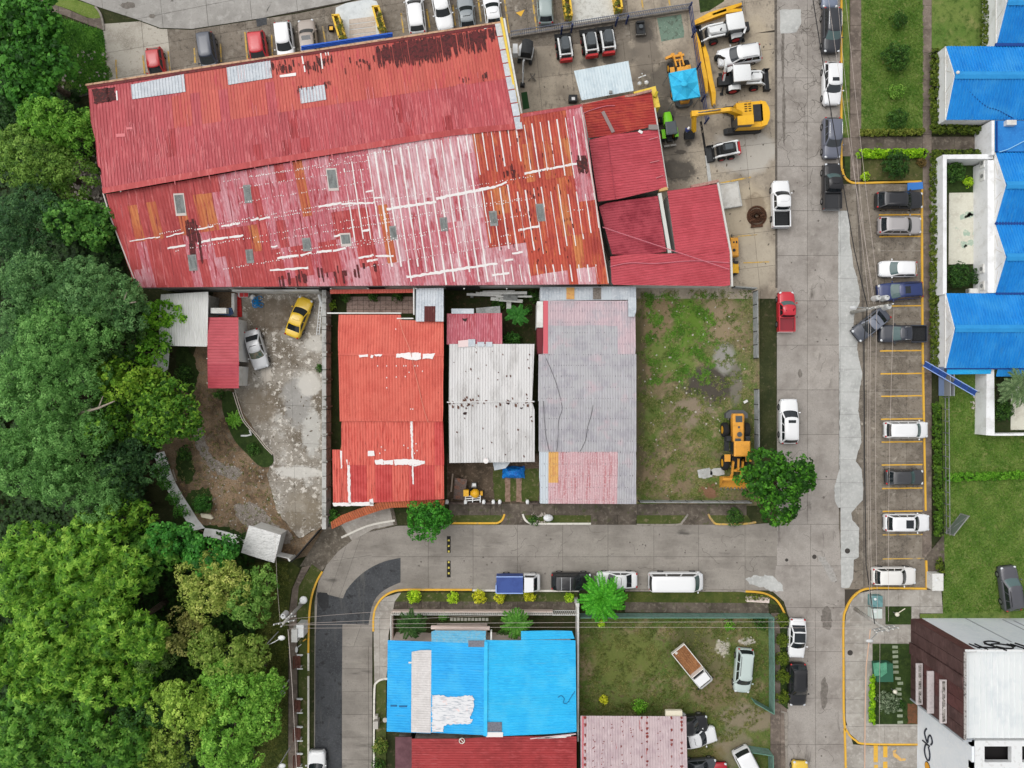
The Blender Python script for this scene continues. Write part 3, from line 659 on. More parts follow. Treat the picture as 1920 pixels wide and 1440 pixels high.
def onroof(pl,poly,lift,mat,name,parent,thick=.012):
    """coat, patch or pane lying on a roof plane"""
    b = MB(); P = [pl.at(p[0],p[1],lift) for p in poly]
    if area2(P) < 0: P = P[::-1]
    n = len(P)
    b.add(P + [(p[0],p[1],p[2] - thick) for p in P],[tuple(range(n))] + [(i,n + i,n + (i + 1) % n,(i + 1) % n) for i in range(n)])
    o = b.build(name,mat,parent); me = o.data
    if n > 4:
        bm = bmesh.new(); bm.from_mesh(me); bmesh.ops.triangulate(bm,faces=[f for f in bm.faces if len(f.verts) > 4]); bm.to_mesh(me); bm.free()
    return o
def ribbon(pl,pts,w,lift,mat,name,parent,amp=.0):
    """strip w pixels wide along roof points"""
    L = []; R_ = []
    k = len(pts)
    for i,p in enumerate(pts):
        d = Vector(pts[min(i + 1,k - 1)]) - Vector(pts[max(0,i - 1)]); d.normalize(); n = Vector((-d.y,d.x)) * w / 2
        L.append((p[0] + n.x * (1 + rnd.uniform(-amp,amp)),p[1] + n.y * (1 + rnd.uniform(-amp,amp)))); R_.append((p[0] - n.x * (1 + rnd.uniform(-amp,amp)),p[1] - n.y * (1 + rnd.uniform(-amp,amp))))
    vs = [pl.at(*q,lift) for q in L] + [pl.at(*q,lift) for q in R_]
    b = MB(); b.add(vs + [(x,y,z - .02) for x,y,z in vs],[(i,i + 1,k + i + 1,k + i) for i in range(k - 1)] + [(2 * k + i,2 * k + i + 1,i + 1,i)[::-1] for i in range(k - 1)] + [(k + i,k + i + 1,3 * k + i + 1,3 * k + i)[::-1] for i in range(k - 1)])
    return b.build(name,mat,parent)
def sub(a,c,n): return [(a[0] + (c[0] - a[0]) * i / n,a[1] + (c[1] - a[1]) * i / n) for i in range(n + 1)]
def beam(parent,a,c,w,h,mat,name,z=None):
    b = MB(); b.bar(a,c,w,h); return b.build(name,mat,parent)

wallw = M('white_wall',(226,226,222),.85,[(.8,(206,204,198),.5,.68),(3,(178,174,166),.6,.76)])
wallg = M('grey_wall',(150,148,142),.9,[(.8,(112,108,100),.46,.64),(3,(176,172,164),.55,.7)])
wallo = M('salmon_wall',(206,122,92),.85,[(.8,(176,98,72),.5,.68)])
sealw = M('white_sealant',(236,232,230),.6,[(6,(214,190,190),.58,.72)])
A_ = math.atan2(.15,1)
def rust(nm,col,l1,l2,l3,rot=A_,r=.05,rough=.55):
    return M(nm,col,rough,[(.5,l1,.46,.62,(1,.35)),(1.6,l2,.52,.66,(1.6,.3)),(5,l3,.55,.72,(1.5,.2)),(.9,l1,.55,.7,(2.4,.12)),(18,l2,.6,.75,(1,.3))],rand=r,rot=-rot)
redup = rust('weathered_red_sheet',(182,78,84),(170,70,76),(200,106,108),(190,86,90))
reddk = rust('dark_red_sheet',(172,58,62),(150,48,52),(196,92,96),(186,70,74))
orup = rust('orange_red_sheet',(194,94,82),(186,84,74),(188,74,78),(214,110,96))
redlo = rust('pinkish_red_sheet',(190,98,108),(206,150,158),(166,58,66),(224,184,190))
pinkl = rust('bleached_pink_sheet',(210,166,172),(190,112,120),(226,202,206),(180,90,98))
redor = rust('rusty_orange_sheet',(186,78,60),(160,58,50),(200,104,66),(140,50,46))
ochre = rust('ochre_rust_sheet',(186,96,60),(200,124,72),(176,72,62),(150,60,50))
redm = rust('plain_red_sheet',(182,72,72),(166,62,62),(200,104,102),(158,56,56))
soot = M('soot_stain',(96,40,42),.8,[(3,(62,34,34),.45,.6),(9,(128,52,52),.55,.7)])
soot2 = M('black_stain',(70,42,42),.85,[(4,(120,54,52),.5,.64)])
galv = M('galvanised_sheet',(196,202,208),.45,[(.8,(178,186,194),.45,.62),(4,(210,214,218),.5,.7),(12,(150,150,150),.64,.75)],rand=.03)
galvd = M('grey_old_sheet',(142,144,142),.7,[(1.2,(116,118,116),.45,.62),(6,(160,160,158),.5,.7)],rand=.04)
sky_l = M('dirty_skylight',(122,128,126),.4,[(3,(100,104,102),.45,.6,(1,.2)),(9,(144,148,146),.55,.7)])

# --- main warehouse
wh = empty('warehouse',W(640,330,0),'big rust-streaked red warehouse with patched corrugated roof and white sealed seams','warehouse')
dW = (.15,1.0)
up = [(160,160,6.0),(942,42,6.0),(975,238,7.4),(845,252,7.4),(192,362,7.4)]
def upm(x,y,k,j):
    t = (y - (160 - .151 * (x - 160)))       # picture distance below the top eave
    if x < 250: return redup
    if 340 < x and t < 45 or (x > 560 and t < 86 + (x - 560) * .0) or (300 < x < 620 and 45 < t < 78 and rnd.random() < .7): return orup
    return redup if rnd.random() < .92 else reddk
plU = roof(wh,up,dW,upm,pitch=.31,per=3,rows=[2.6,3.2,3.0],prof='box',amp=.045)
for q in ([(241,160),(347,139),(351,172),(245,187)],[(420,128),(508,113),(512,146),(426,160)],[(556,167),(609,159),(613,187),(562,195)]):
    roof(wh,[(x,y,plU.at(x,y)[2]) for x,y in q],dW,galv,pitch=.31,per=4,prof='box',amp=.045,lift=.05)
for (x,y,w,h) in ((172,168,30,27),(198,166,16,24)):
    onroof(plU,jag([(x,y),(x + w,y - w * .15),(x + w + h * .15,y + h - w * .15),(x + h * .15,y + h)],1.6,4),.058,soot2,'soot_stain',wh)
def streaks(pl,xa,xb,ytop,ln,n,mat,par,w=(1.2,4.5),slope=-.151,x0=160,y0=160,d=.15,lift=.056,off=(0,12),nm='soot_stain'):
    """run-down stain streaks gathered into one coat"""
    b = MB()
    for i in range(n):
        x = rnd.uniform(xa,xb); y = y0 + slope * (x - x0) + ytop + rnd.uniform(*off); L_ = rnd.uniform(*ln); ww = rnd.uniform(*w)
        P = [pl.at(*p,lift + rnd.uniform(0,.006)) for p in ((x,y),(x + ww,y + slope * ww),(x + ww * .9 + L_ * d,y + L_ * .93),(x + ww * .4 + L_ * d,y + L_),(x + L_ * d * .9,y + L_ * .88))]
        b.add(P[::-1],[(0,1,2,3,4)])
    o = b.build(nm,mat,par); o['kind'] = 'stuff'
streaks(plU,700,735,8,(14,34),22,soot,wh); streaks(plU,735,838,8,(26,46),110,soot,wh,off=(-2,6)); streaks(plU,838,905,8,(18,40),60,soot,wh,off=(-2,6)); streaks(plU,885,935,8,(10,26),24,soot,wh,off=(-2,5))
streaks(plU,505,560,8,(6,16),20,soot2,wh,w=(1,3),off=(0,14)); streaks(plU,566,620,10,(6,20),26,soot2,wh,w=(1,3),off=(0,18)); streaks(plU,640,730,22,(4,12),22,soot2,wh,w=(1,3),off=(0,22)); streaks(plU,555,620,60,(3,8),14,soot2,wh,w=(1,2.4),off=(0,8)); streaks(plU,855,940,88,(4,12),12,soot2,wh,w=(1,3),off=(0,8))
streaks(plU,170,930,80,(8,34),240,M('pale_scratch',(214,122,126),.6),wh,w=(.5,1.1),off=(0,110),nm='scratch')
for q in ([(524,141),(555,136),(555,142),(525,145)],[(565,105),(567.5,105),(570,120),(567.5,120)],[(569,123),(571.5,123),(573,135),(570.5,135)],[(600,98),(602,98),(606,129),(603.5,129)],[(609,98),(611,97),(612,104),(610.5,104)],[(614,97),(616,97),(617,104),(615.5,104)],[(217,170),(219.5,170),(221,188),(218.5,188)],[(907,52),(917,49),(918,51),(908,54.5)],[(237,239),(248,238),(249,242),(238,243)],[(217,251),(233,250),(234,256),(218,257)]):
    onroof(plU,q,.062,sealw if q[0][0] > 260 or q[0][1] < 200 else MATS['pale_scratch'],'sealant',wh)
# ridge flashing, eave gutter, parapet
for a,c in (((192,358),(520,300)),((520,300),(845,249)),((845,249),(972,236))): ribbon(plU,sub(a,c,6),11,.07,redm,'ridge_cap',wh,.08)
ribbon(plU,sub((160,159),(942,41),24),3.4,.10,M('tan_gutter',(196,158,128),.7,[(3,(150,110,86),.5,.65)]),'gutter',wh,.1)
ribbon(plU,sub((163,163),(940,46),24),5,.066,M('dark_maroon',(112,44,46),.7,[(3,(80,36,36),.5,.65)]),'gutter_lining',wh,.15)
for i in range(8):
    a = (928 + i * 5.0,45 + i * 25); onroof(plU,[(a[0],a[1]),(a[0] + 13,a[1] - 2),(a[0] + 17,a[1] + 21),(a[0] + 4.4,a[1] + 23)],.14,galv,'capping_sheet',wh)
    b = MB(); b.bar(plU.at(a[0] + 4,a[1] + 24,.16),plU.at(a[0] + 18,a[1] + 22,.16),.06,.03); b.build('capping_joint',MATS['plain_red_sheet'],wh)
ylw = M('yellow_wall_paint',(232,200,82),.7,[(2,(206,170,70),.55,.7)])
strip([(940,36,6.6),(974,214,7.4)],.22,0,7.0,'parapet',ylw,wh,kind=None); strip([(945,37,6.6),(979,216,7.4)],.2,0,6.9,'parapet',wallw,wh,kind=None)
# lower roof
lo = [(192,362,7.36),(845,252,7.36),(975,238,7.36),(975,214,7.5),(1091,197,7.5),(1143,532,4.8),(264,540,4.8),(252,524,5.0),(206,405,6.6)]
def lom(x,y,k,j):
    r_ = rnd.random(); s_ = x - (y - 360) * .15                 # sheet column at mid height
    if s_ > 1086: return redlo if y < 400 else redor
    if s_ > 1046: return (ochre if (r_ < .7 and y > 300) or r_ < .3 else redor) if y < 490 else (pinkl if r_ < .6 else redor)
    if s_ > 905: return (redor if r_ < .86 else ochre) if y < 488 else pinkl
    if y < 372 - (s_ - 700) * .14 and s_ > 700: return pinkl if r_ < .85 else redlo
    if 700 < s_ < 722 and 360 < y < 470: return ochre
    if s_ > 690: return redlo if r_ < .8 else pinkl
    if 545 < s_ < 580 and y < 455 or (470 > s_ > 452 and 400 < y < 450): return ochre if r_ < .5 else redlo
    if s_ > 560: return redlo if y < 410 or r_ < .4 else redm
    if s_ > 400: return (redlo if r_ < .72 else redm) if y < 405 else (redm if r_ < .7 else redlo)
    if s_ > 300: return (ochre if r_ < .2 else redm) if y < 425 and s_ < 390 else (redlo if r_ < .35 else redm)
    if s_ > 236: return (ochre if r_ < .45 else redm) if y < 452 else (redlo if r_ < .6 else redm)
    return redm
plL = roof(wh,[p for p in lo if p not in ()],dW,lom,pitch=.31,per=3,rows=[2.9,3.4,2.7],prof='wave',amp=.04)
# sealed seams: white where the sheets were re-sealed
def vline(x,y0,y1): return sub((x + (y0 - 360) * .15,y0),(x + (y1 - 360) * .15,y1),max(3,int((y1 - y0) / 14)))
for i in range(57):
    x = 222 + i * 15.9 + rnd.uniform(-1,1)
    if x < 640:
        for rr_ in range(3):
            ya = 352 - (x - 192) * .168 + rnd.uniform(5,120); ribbon(plL,vline(x,ya,min(ya + rnd.uniform(40,160),534)),rnd.uniform(.7,1.3),.052,(reddk if rr_ < 2 else redup) if rr_ < 2 or rnd.random() < .35 else MATS['pale_scratch'],'seam',wh,.5)
    elif x < 905:
        y0 = 366 - (x - 192) * .168; y1 = rnd.choice([528,500,534,510]) if x > 700 else rnd.uniform(440,530)
        ribbon(plL,vline(x,y0 + (6 if x > 700 else rnd.uniform(10,60)),y1),rnd.uniform(2.2,3.1) if x > 690 else rnd.uniform(1.6,2.4),.052,sealw,'seam',wh,.25)
    else:
        y0 = max(246 if x < 952 else 203,366 - (x - 192) * .168 + 4)
        for a,c in ((y0,rnd.uniform(300,335)),(rnd.uniform(345,370),rnd.uniform(420,480)),(496,528)):
            if x + (c - 360) * .15 < 1136 and c - a > 8: ribbon(plL,vline(x,a,c),rnd.uniform(1.4,2.6),.052,sealw,'seam',wh,.35)
for a,c,w in (((312,444),(345,436),2.5),((365,431),(400,424),2.5),((415,425),(450,418),4),((370,456),(394,450),4),((396,450),(428,445),4),((430,446),(456,441),4),((470,413),(485,410),3.5),((487,411),(506,408),4),((597,388),(640,380),4),((640,382),(700,380),3.5),((314,465),(348,460),3),((520,484),(560,478),4),((563,478),(584,474),3),((594,473),(622,470),4),((624,470),(648,465),4),((506,507),(578,502),3.5),((508,463),(520,461),3),((725,392),(818,378),4.5),((818,372),(930,350),5),((930,350),(950,342),4),((686,360),(700,357),3.5),((702,371),(718,370),3.5),((626,443),(642,440),4),((678,433),(694,431),3.5),((672,484),(700,478),4),((704,480),(738,480),3.5),((688,490),(708,487),4),((762,520),(880,502),5),((880,502),(933,494),4),((946,488),(962,487),4),((960,476),(980,472),4),((923,516),(955,512),4),((983,326),(1030,316),4),((1030,316),(1085,306),4),((972,432),(1012,424),4),((243,452),(300,444),2)):
    n_ = max(3,int(abs(c[0] - a[0]) / 5)); ribbon(plL,[(p[0],p[1] + rnd.uniform(-.7,.7)) for p in sub(a,c,n_)],w,.058,sealw,'seam',wh,.4)
b = MB()
for row,(x0_,y0_,x1_,y1_) in enumerate(((300,438,720,366),(330,470,740,398),(420,505,800,440),(600,395,1000,330),(640,430,1000,372),(650,462,990,402),(690,500,960,455),(470,330,700,300),(450,380,690,340),(450,352,690,316),(420,340,660,300),(620,300,800,272),(430,420,720,376),(480,455,720,418),(520,475,760,440),(720,412,980,372),(760,470,960,440),(1065,396,1095,392))):
    x = x0_
    while x < x1_:
        y = y0_ + (y1_ - y0_) * (x - x0_) / (x1_ - x0_) + rnd.uniform(-1,1)
        if rnd.random() < .8:
            r_ = rnd.uniform(.7,1.15); P = [plL.at(x + r_ * math.cos(t),y + r_ * 1.2 * math.sin(t),.075) for t in (5.5,4.4,3.3,2.2,1.1,0)]; b.add(P[::-1],[tuple(range(6))])
        x += rnd.choice([4.2,4.2,4.2,7.4])
o = b.build('screw_seal',sealw,wh); o['kind'] = 'stuff'
for (x,y,w,h) in ((337,383,17,36),(464,363,11,28),(623,336,17,36),(361,492,13,24),(468,480,11,20),(575,458,13,19),(648,449,17,19),(737,436,10,20),(832,420,11,20),(925,409,12,22),(1013,398,12,27)):
    fr = onroof(plL,[(x - w / 2 - h * .07 - 1.4,y - h / 2 - 2),(x + w / 2 - h * .07 + 1.4,y - h / 2 - 3),(x + w / 2 + h * .08 + 1.4,y + h / 2 + 3),(x - w / 2 + h * .08 - 1.4,y + h / 2 + 4)],.07,galvd if w < 14 else M('pale_flashing',(206,196,190),.6),'skylight_frame',wh)
    onroof(plL,[(x - w / 2 - h * .07 + .6,y - h / 2 + 1),(x + w / 2 - h * .07 - .6,y - h / 2),(x + w / 2 + h * .07 - .6,y + h / 2 - 2),(x - w / 2 + h * .07 + .6,y + h / 2 - 1)],.09,sky_l,'skylight_pane',fr)
streaks(plL,1078,1096,0,(14,30),10,soot2,wh,w=(3,7),slope=0,x0=0,y0=290,off=(0,34)); streaks(plL,938,975,0,(6,16),10,soot,wh,w=(2,5),slope=0,x0=0,y0=308,off=(0,18))
streaks(plL,345,372,0,(20,70),14,soot,wh,w=(2,6),slope=0,x0=0,y0=400,off=(0,60)); streaks(plL,505,700,0,(8,26),26,soot,wh,w=(2,7),slope=-.1,x0=505,y0=516,off=(-6,8)); streaks(plL,930,1075,0,(3,9),60,soot,wh,w=(1,2.4),slope=0,x0=0,y0=240,off=(0,250))
ribbon(plL,sub((980,217),(1091,198),8),6,.06,redup,'edge_flashing',wh,.1); ribbon(plL,sub((1089,200),(1141,531),12),2,.07,MATS['pale_flashing'],'edge_flashing',wh,.2); ribbon(plL,sub((1098,262),(1130,460),8),1.8,.06,sealw,'seam',wh,.3)
ribbon(plL,sub((264,540),(1143,533),24),2.2,.02,M('dark_gutter',(70,58,56),.7),'gutter',wh)
ribbon(plL,[(193,362),(206,405),(252,524),(264,540)],2.2,.06,MATS['pale_flashing'],'edge_flashing',wh)
walls(wh,[(166,166,6),(938,48,6),(962,200,6.6),(972,236,7.2),(972,214,7.4),(1088,202,7.4),(1138,534,4.8),(268,541,4.8),(212,415,6.4),(192,362,7.2)],wallw,inset=.35,drop=.2,pl=Plane([(264,540,4.6),(1143,533,4.6),(600,100,4.6)]))
walls(wh,[(166,166,6),(938,48,6),(968,232,6),(196,355,6)],wallg,inset=.5,drop=.15,pl=Plane([(166,166,6),(938,48,6),(968,232,6.9)]),z0=4.6)
for x in (555,620,690,780,870,950): beam(wh,W(x,541,4.3),W(x,541,.1),.12,.12,wallw,'downpipe')
# soot-black gaps in the south wall between the pale panels
for x0,x1 in ((496,528),(600,615),(690,720),(836,900)):
    b = MB(); y_ = W(0,539.5,4.0)[1]; b.box(((W(x0,540,3)[0] + W(x1,540,3)[0]) / 2,y_ + .02 + .10,2.6),((x1 - x0) / S * .95,.06,2.8)); b.build('opening',M('dark_void',(30,28,28),.9),wh)

# --- blue fascia over the shop entrance
fs = empty('awning',W(655,80,0),'long bright blue awning of tube ribs over the yellow planter entrance','awning')
for i in range(3): beam(fs,W(565,90 - i * 2.6 + 3,4.3 + .12 * i),W(736,64.5 - i * 2.6 + 3,4.3 + .12 * i),.15,.15,M('blue_tube',(28,92,196),.5),'rib')
for x,y in ((580,89),(722,68)): beam(fs,W(x,y,4.3),W(x,y,0),.1,.1,MATS['blue_tube'],'post')

# --- red annex roofs east of the warehouse
ax = empty('annex_building',W(1240,380,0),'red metal-roofed annex of stepped sheds beside the machinery yard','annex')
crim = M('crimson_sheet',(192,80,90),.5,[(.6,(182,70,80),.45,.62),(3,(208,88,100),.52,.7,(.3,1)),(10,(186,68,80),.55,.7)],rand=.035)
crim2 = M('scuffed_crimson_sheet',(172,56,52),.6,[(.8,(186,76,60),.45,.6),(3,(150,46,48),.52,.68,(.3,1.2)),(9,(204,108,92),.6,.72)],rand=.03)
crim3 = M('dusky_crimson_sheet',(176,70,82),.55,[(.6,(148,46,60),.45,.62),(3,(170,66,78),.52,.7,(.3,1))],rand=.03)
dA = (1,-.165)
q1 = [(1092,196,4.6),(1221,168,3.6),(1232,236,3.6),(1104,262,4.6)]; p1 = roof(ax,q1,dA,crim2,pitch=.26,per=4,amp=.05,prof='box'); walls(ax,q1,wallw)
q2 = [(1104,260,4.9),(1233,238,3.9),(1251,352,3.9),(1122,382,4.9)]; p2 = roof(ax,q2,dA,crim,pitch=.26,per=4,amp=.05,prof='box'); walls(ax,q2,wallg)
q3 = [(1122,384,4.5),(1233,363,3.8),(1250,475,3.8),(1148,478,4.5)]; p3 = roof(ax,q3,dA,crim3,pitch=.26,per=4,amp=.05,prof='box'); walls(ax,q3,wallg,drop=.2)
q4 = [(1251,358,3.8),(1344,341,3.2),(1370,476,3.2),(1267,475,3.8)]; p4 = roof(ax,q4,dA,crim,pitch=.26,per=4,amp=.05,prof='box'); walls(ax,q4,wallw)
q5 = [(1143,470,4.4),(1263,474,3.7),(1369,474,3.15),(1369,537,3.15),(1146,534,4.4)]
q5 = [(1144,477,4.45),(1368,474,3.2),(1369,537,3.2),(1147,534,4.45)]; p5 = roof(ax,q5,dA,lambda x,y,k,j: crim,pitch=.26,per=4,amp=.05,prof='box',lift=.02); walls(ax,q5,wallw)
ribbon(p2,sub((1139,258),(1154,372),8),1.4,.09,crim3,'lap_joint',ax)
strip([(1237,362),(1256,474)],.35,3.5,3.86,'gutter',M('pale_gutter',(206,206,200),.6),ax,kind=None)
strip([(1346,341),(1371,474),(1373,537)],.18,2.6,3.4,'parapet',MATS['pale_gutter'],ax,kind=None)
strip([(1228,202),(1252,352)],.12,3.2,3.75,'gutter',MATS['pale_gutter'],ax,kind=None); strip([(1236,356,4),(1252,353,4)],.3,3.4,4.0,'coping',M('tan_coping',(206,164,110),.8),ax,kind=None)
strip([(1296,350),(1348,339)],.3,3.0,3.4,'coping',M('worn_brick_coping',(176,140,130),.9,[(5,(150,104,92),.45,.65)]),ax,kind=None)
strip([(1090,196),(1188,178),(1222,169)],.22,0,4.0,'parapet',MATS['worn_brick_coping'],ax,kind=None)
for a,c in (((1217,262),(1234,257)),((1219,305),(1236,301)),((1230,334),(1243,329))): beam(ax,p2.at(*a,.12),p2.at(*c,.12),.07,.05,M('pink_bracket',(206,130,136),.6),'bracket')
beam(ax,p1.at(1130,209,.1),p1.at(1150,248,.1),.34,.05,M('loose_board',(150,132,130),.8),'loose_board')
beam(ax,W(1216,239,4.1),W(1233,239,4.1),.5,.25,M('grey_box',(140,132,128),.8),'roof_unit')
for q in ([(1199,243),(1206,247),(1203,251),(1196,247)],): onroof(p2,q,.09,sealw,'sealant',ax)
b = MB(); b.tube([p5.at(x,y,.12) for x,y in smoothp([(1144,500),(1180,493),(1230,494),(1300,489),(1368,493)],4)],.05,5); b.build('cable',M('pink_cable',(206,120,132),.6),ax)
b = MB(); b.tube([(lambda p: (p[0],p[1],p[2]))(W(1130 + (1367 - 1130) * t,426 + (505 - 426) * t,5.1 - 1.4 * t)) for t in np.linspace(0,1,7)],.05,5); b.build('cable',MATS['pink_cable'],ax)
b = MB(); b.tube([p1.at(x,y,.1) for x,y in smoothp([(1094,212),(1110,206),(1135,199),(1153,198)],4)],.04,5); b.build('cable',MATS['pink_cable'],ax)
yw = empty('wall',W(1230,190,0),'bright yellow wall corner wrapping the end of the scuffed red shed','wall')
b = MB(); b.prism([W(*p,3.2)[:2] for p in ((1188,172),(1219,164),(1229,161),(1238,200),(1225,203),(1220,172),(1190,178))],0,3.2); b.build('wall_top',ylw,yw)
beam(yw,W(1227,182,3.35),W(1232,172,3.35),.25,.25,M('dull_yellow',(186,166,40),.7),'bracket')
sd = empty('shed',W(1132,152,0),'open shed with pale ribbed metal roof in the machinery yard','shed')
q = [(1076,133,3.0),(1179,114,3.0),(1189,170,3.3),(1086,189,3.3)]; ps = roof(sd,q,(.16,1),M('bright_metal_sheet',(204,218,224),.4,[(.9,(190,206,214),.45,.62),(6,(216,226,230),.52,.7,(1,.3))],rand=.025),pitch=.3,per=4,prof='box',amp=.05)
for x,y in ((1080,137),(1176,119),(1186,167),(1090,185)): beam(sd,W(x,y,2.9),W(x,y,0),.1,.1,galvd,'post')
b = MB(); b.box(ps.at(1145,173,.12),(.3,.3,.2)); b.build('roof_vent',galvd,sd)

# --- sheds in the cluttered yard below the warehouse
s1 = empty('shed',W(345,600,0),'shed with bright white corrugated roof beside the trees','shed')
q = [(302,552,3.4),(391,547,3.4),(389,650,3.1),(300,648,3.1),(297,600,3.2)]
whs = M('white_sheet',(236,236,232),.6,[(.8,(222,222,218),.48,.66,(1.4,.3)),(5,(240,240,238),.5,.7,(1,.2)),(3,(190,186,180),.66,.78,(2,.15))],rand=.03)
roof(s1,q,(0,1),whs,pitch=.26,per=4,prof='wave',amp=.045); walls(s1,q,wallg)
q = [(290,655,2.3),(318,652,2.3),(316,692,2.2),(306,698,2.2),(285,690,2.2)]; roof(s1,q,(0,1),whs,pitch=.26,per=4,prof='wave',amp=.045,name='side_roof_sheet');
for x,y in ((292,660),(314,690)): beam(s1,W(x,y,2.15),W(x,y,0),.1,.1,galvd,'post')
s2 = empty('cabin',W(418,660,0),'long cabin with crimson ribbed roof beside the parked white sedan','cabin')
q = [(389,594,3.0),(447,593,3.0),(448,682,3.5),(389,682,3.5)]; pc = roof(s2,q,(1,0),crim,pitch=.3,per=4,amp=.05,prof='box'); walls(s2,q,wallw)
q = [(389,682,3.5),(448,682,3.5),(448,728,3.0),(390,728,3.0)]; roof(s2,q,(1,0),lambda x,y,k,j: crim if y > 710 else M('pinkish_crimson_sheet',(190,80,92),.5,[(2,(180,70,82),.45,.62)],rand=.03),pitch=.3,per=4,amp=.05,prof='box'); walls(s2,q,wallw)
for y in (600,628,672,718): beam(s2,W(387,y,3.0),W(390,y,3.0),.06,.06,whitek,'gutter_bracket')
un = empty('roof_unit',W(415,583,0),'white box unit over a blue board behind the crimson cabin','air conditioner')
b = MB(); b.prism([W(*p,2.2)[:2] for p in ((389,588),(396,580),(434,577),(437,588),(430,592))],2.0,2.2); b.build('board',M('navy_board',(40,66,104),.6),un)
b = MB(); b.box(W(412,583,2.6),(1.6,.55,.7)); b.build('casing',wallw,un)
for x in (395,430): beam(un,W(x,584,2.0),W(x,584,0),.08,.08,galvd,'post')

# --- three houses in a row
h1 = empty('house',W(730,770,0),'house with orange-red corrugated roof patched with white sealant','house')
ora = M('orange_red_roof',(212,104,88),.6,[(.5,(204,92,78),.45,.62),(3,(190,80,68),.54,.7,(1,.25)),(9,(222,120,104),.55,.7),(2,(160,62,54),.66,.76)],rand=.03)
orb = M('streaked_red_roof',(216,106,92),.6,[(3,(190,70,60),.5,.64,(2,.2)),(5,(110,46,42),.6,.7,(2.4,.12)),(9,(222,112,96),.55,.7)],rand=.03)
orc = M('deep_red_roof',(200,82,78),.6,[(1,(184,62,60),.45,.62),(8,(206,86,80),.55,.7)],rand=.03)
qa = [(634,590,3.9),(752,590,3.9),(752,600,3.95),(832,602,3.95),(832,668,4.6),(634,664,4.6)]
pA = roof(h1,qa,(0,1),ora,pitch=.29,per=3,prof='wave',amp=.045);
qb = [(634,664,4.6),(832,666,4.6),(831,790,4.0),(636,790,4.0)]; pB = roof(h1,qb,(0,1),ora,pitch=.29,per=3,prof='wave',amp=.045,rows=[3.4,3.9])
qc = [(640,790,3.85),(831,790,3.85),(833,872,3.5),(640,872,3.5)]; pC = roof(h1,qc,(0,1),lambda x,y,k,j: orb if x < 820 else orc,pitch=.29,per=3,prof='wave',amp=.06)
qd = [(622,844,3.5),(642,844,3.5),(642,871,3.5),(833,871,3.45),(833,936,3.1),(780,938,3.1),(700,944,3.1),(624,946,3.1)]
pD = roof(h1,[(641,871,3.45),(833,871,3.45),(833,936,3.1),(641,945,3.1)],(0,1),lambda x,y,k,j: orc if (655 < x < 686 or 703 < x < 738 or 775 < x < 808) else orb,pitch=.29,per=3,prof='wave',amp=.06)
pE = roof(h1,[(622,843,3.4),(641,843,3.4),(641,946,3.05),(624,948,3.05)],(0,1),orb,pitch=.29,per=3,prof='wave',amp=.06)
walls(h1,[(634,590,3.9),(832,600,3.9),(832,935,3.1),(700,944,3.1),(626,948,3.1),(626,846,3.4),(636,790,3.9)],wallo,pl=Plane([(634,590,3.0),(832,600,3.0),(700,930,2.95)]),inset=.5)
ribbon(pA,sub((634,664),(832,666),8),4,.06,ora,'ridge_cap',h1,.05)
tile = M('terracotta_tile',(204,116,78),.8,[(4,(180,94,62),.45,.65),(10,(150,78,56),.58,.7)],rand=.1)
band = [((622,992),(620,979)),((648,980),(640,966)),((680,968),(672,954)),((716,956),(710,942)),((735,952),(730,939)),((800,950),(800,938)),((832,950),(834,938))]
nt_ = 0
for i in range(len(band) - 1):
    (a0,a1),(b0,b1) = band[i],band[i + 1]; n_ = max(3,int(math.hypot(b0[0] - a0[0],b0[1] - a0[1]) / 4.2))
    for k in range(n_):
        t0,t1 = k / n_ + .06 / n_,(k + 1) / n_ - .06 / n_
        f = lambda a,c,t: (a[0] + (c[0] - a[0]) * t,a[1] + (c[1] - a[1]) * t)
        P = [f(a0,b0,t0),f(a0,b0,t1),f(a1,b1,t1),f(a1,b1,t0)]
        b = MB(); z_ = [2.45,2.45,2.85,2.85]; vs = [W(p[0],p[1],z) for p,z in zip(P,z_)]; m_ = [((vs[0][j] + vs[1][j]) / 2,(vs[3][j] + vs[2][j]) / 2) for j in range(3)]
        c0 = tuple(m_[j][0] + (.05 if j == 2 else 0) for j in range(3)); c1 = tuple(m_[j][1] + (.05 if j == 2 else 0) for j in range(3))
        b.add([vs[0],c0,vs[1],vs[2],c1,vs[3]],[(0,1,4,5),(1,2,3,4)]); b.build('roof_tile',tile,h1); nt_ += 1
strip([(x[0][0],x[0][1] - 3,2.4) for x in band],.25,1.9,2.38,'tile_beam',wallo,h1,kind=None)
for q in ([(672,665),(690,664),(690,669),(673,670)],[(695,665),(700,666),(698,671),(695,670)],[(702,664),(716,664),(715,668),(703,668)],[(743,664),(753,662),(760,661),(790,662),(789,674),(775,675),(760,672),(752,669),(743,671)],[(792,663),(815,663),(814,668),(811,673),(800,671),(793,674)]): onroof(pB if q[0][1] > 665 else pA,jag(q,.9,3),.075,sealw,'sealant',h1)
for q in ([(769,788),(773,788),(775,862),(772,862)],[(690,845),(702,845),(703,855),(690,855)],[(703,862),(718,861),(719,871),(704,871)],[(719,863),(737,863),(737,871),(720,871)],[(738,861),(772,861),(796,864),(796,869),(778,874),(765,871),(740,872)]): onroof(pC,jag(q,.8,3),.085,sealw,'sealant',h1)
for q in ([(648,862),(654,862),(656,872),(658,945),(653,945),(651,873)],[(772,871),(775,871),(776,908),(773,908)],[(637,845),(642,845),(642,878),(639,878)],[(624,943),(700,941),(700,948),(625,949)],[(693,937),(700,935),(701,947),(694,947)]): onroof(pD,jag(q,.7,4),.085,sealw,'sealant',h1)
b = MB()
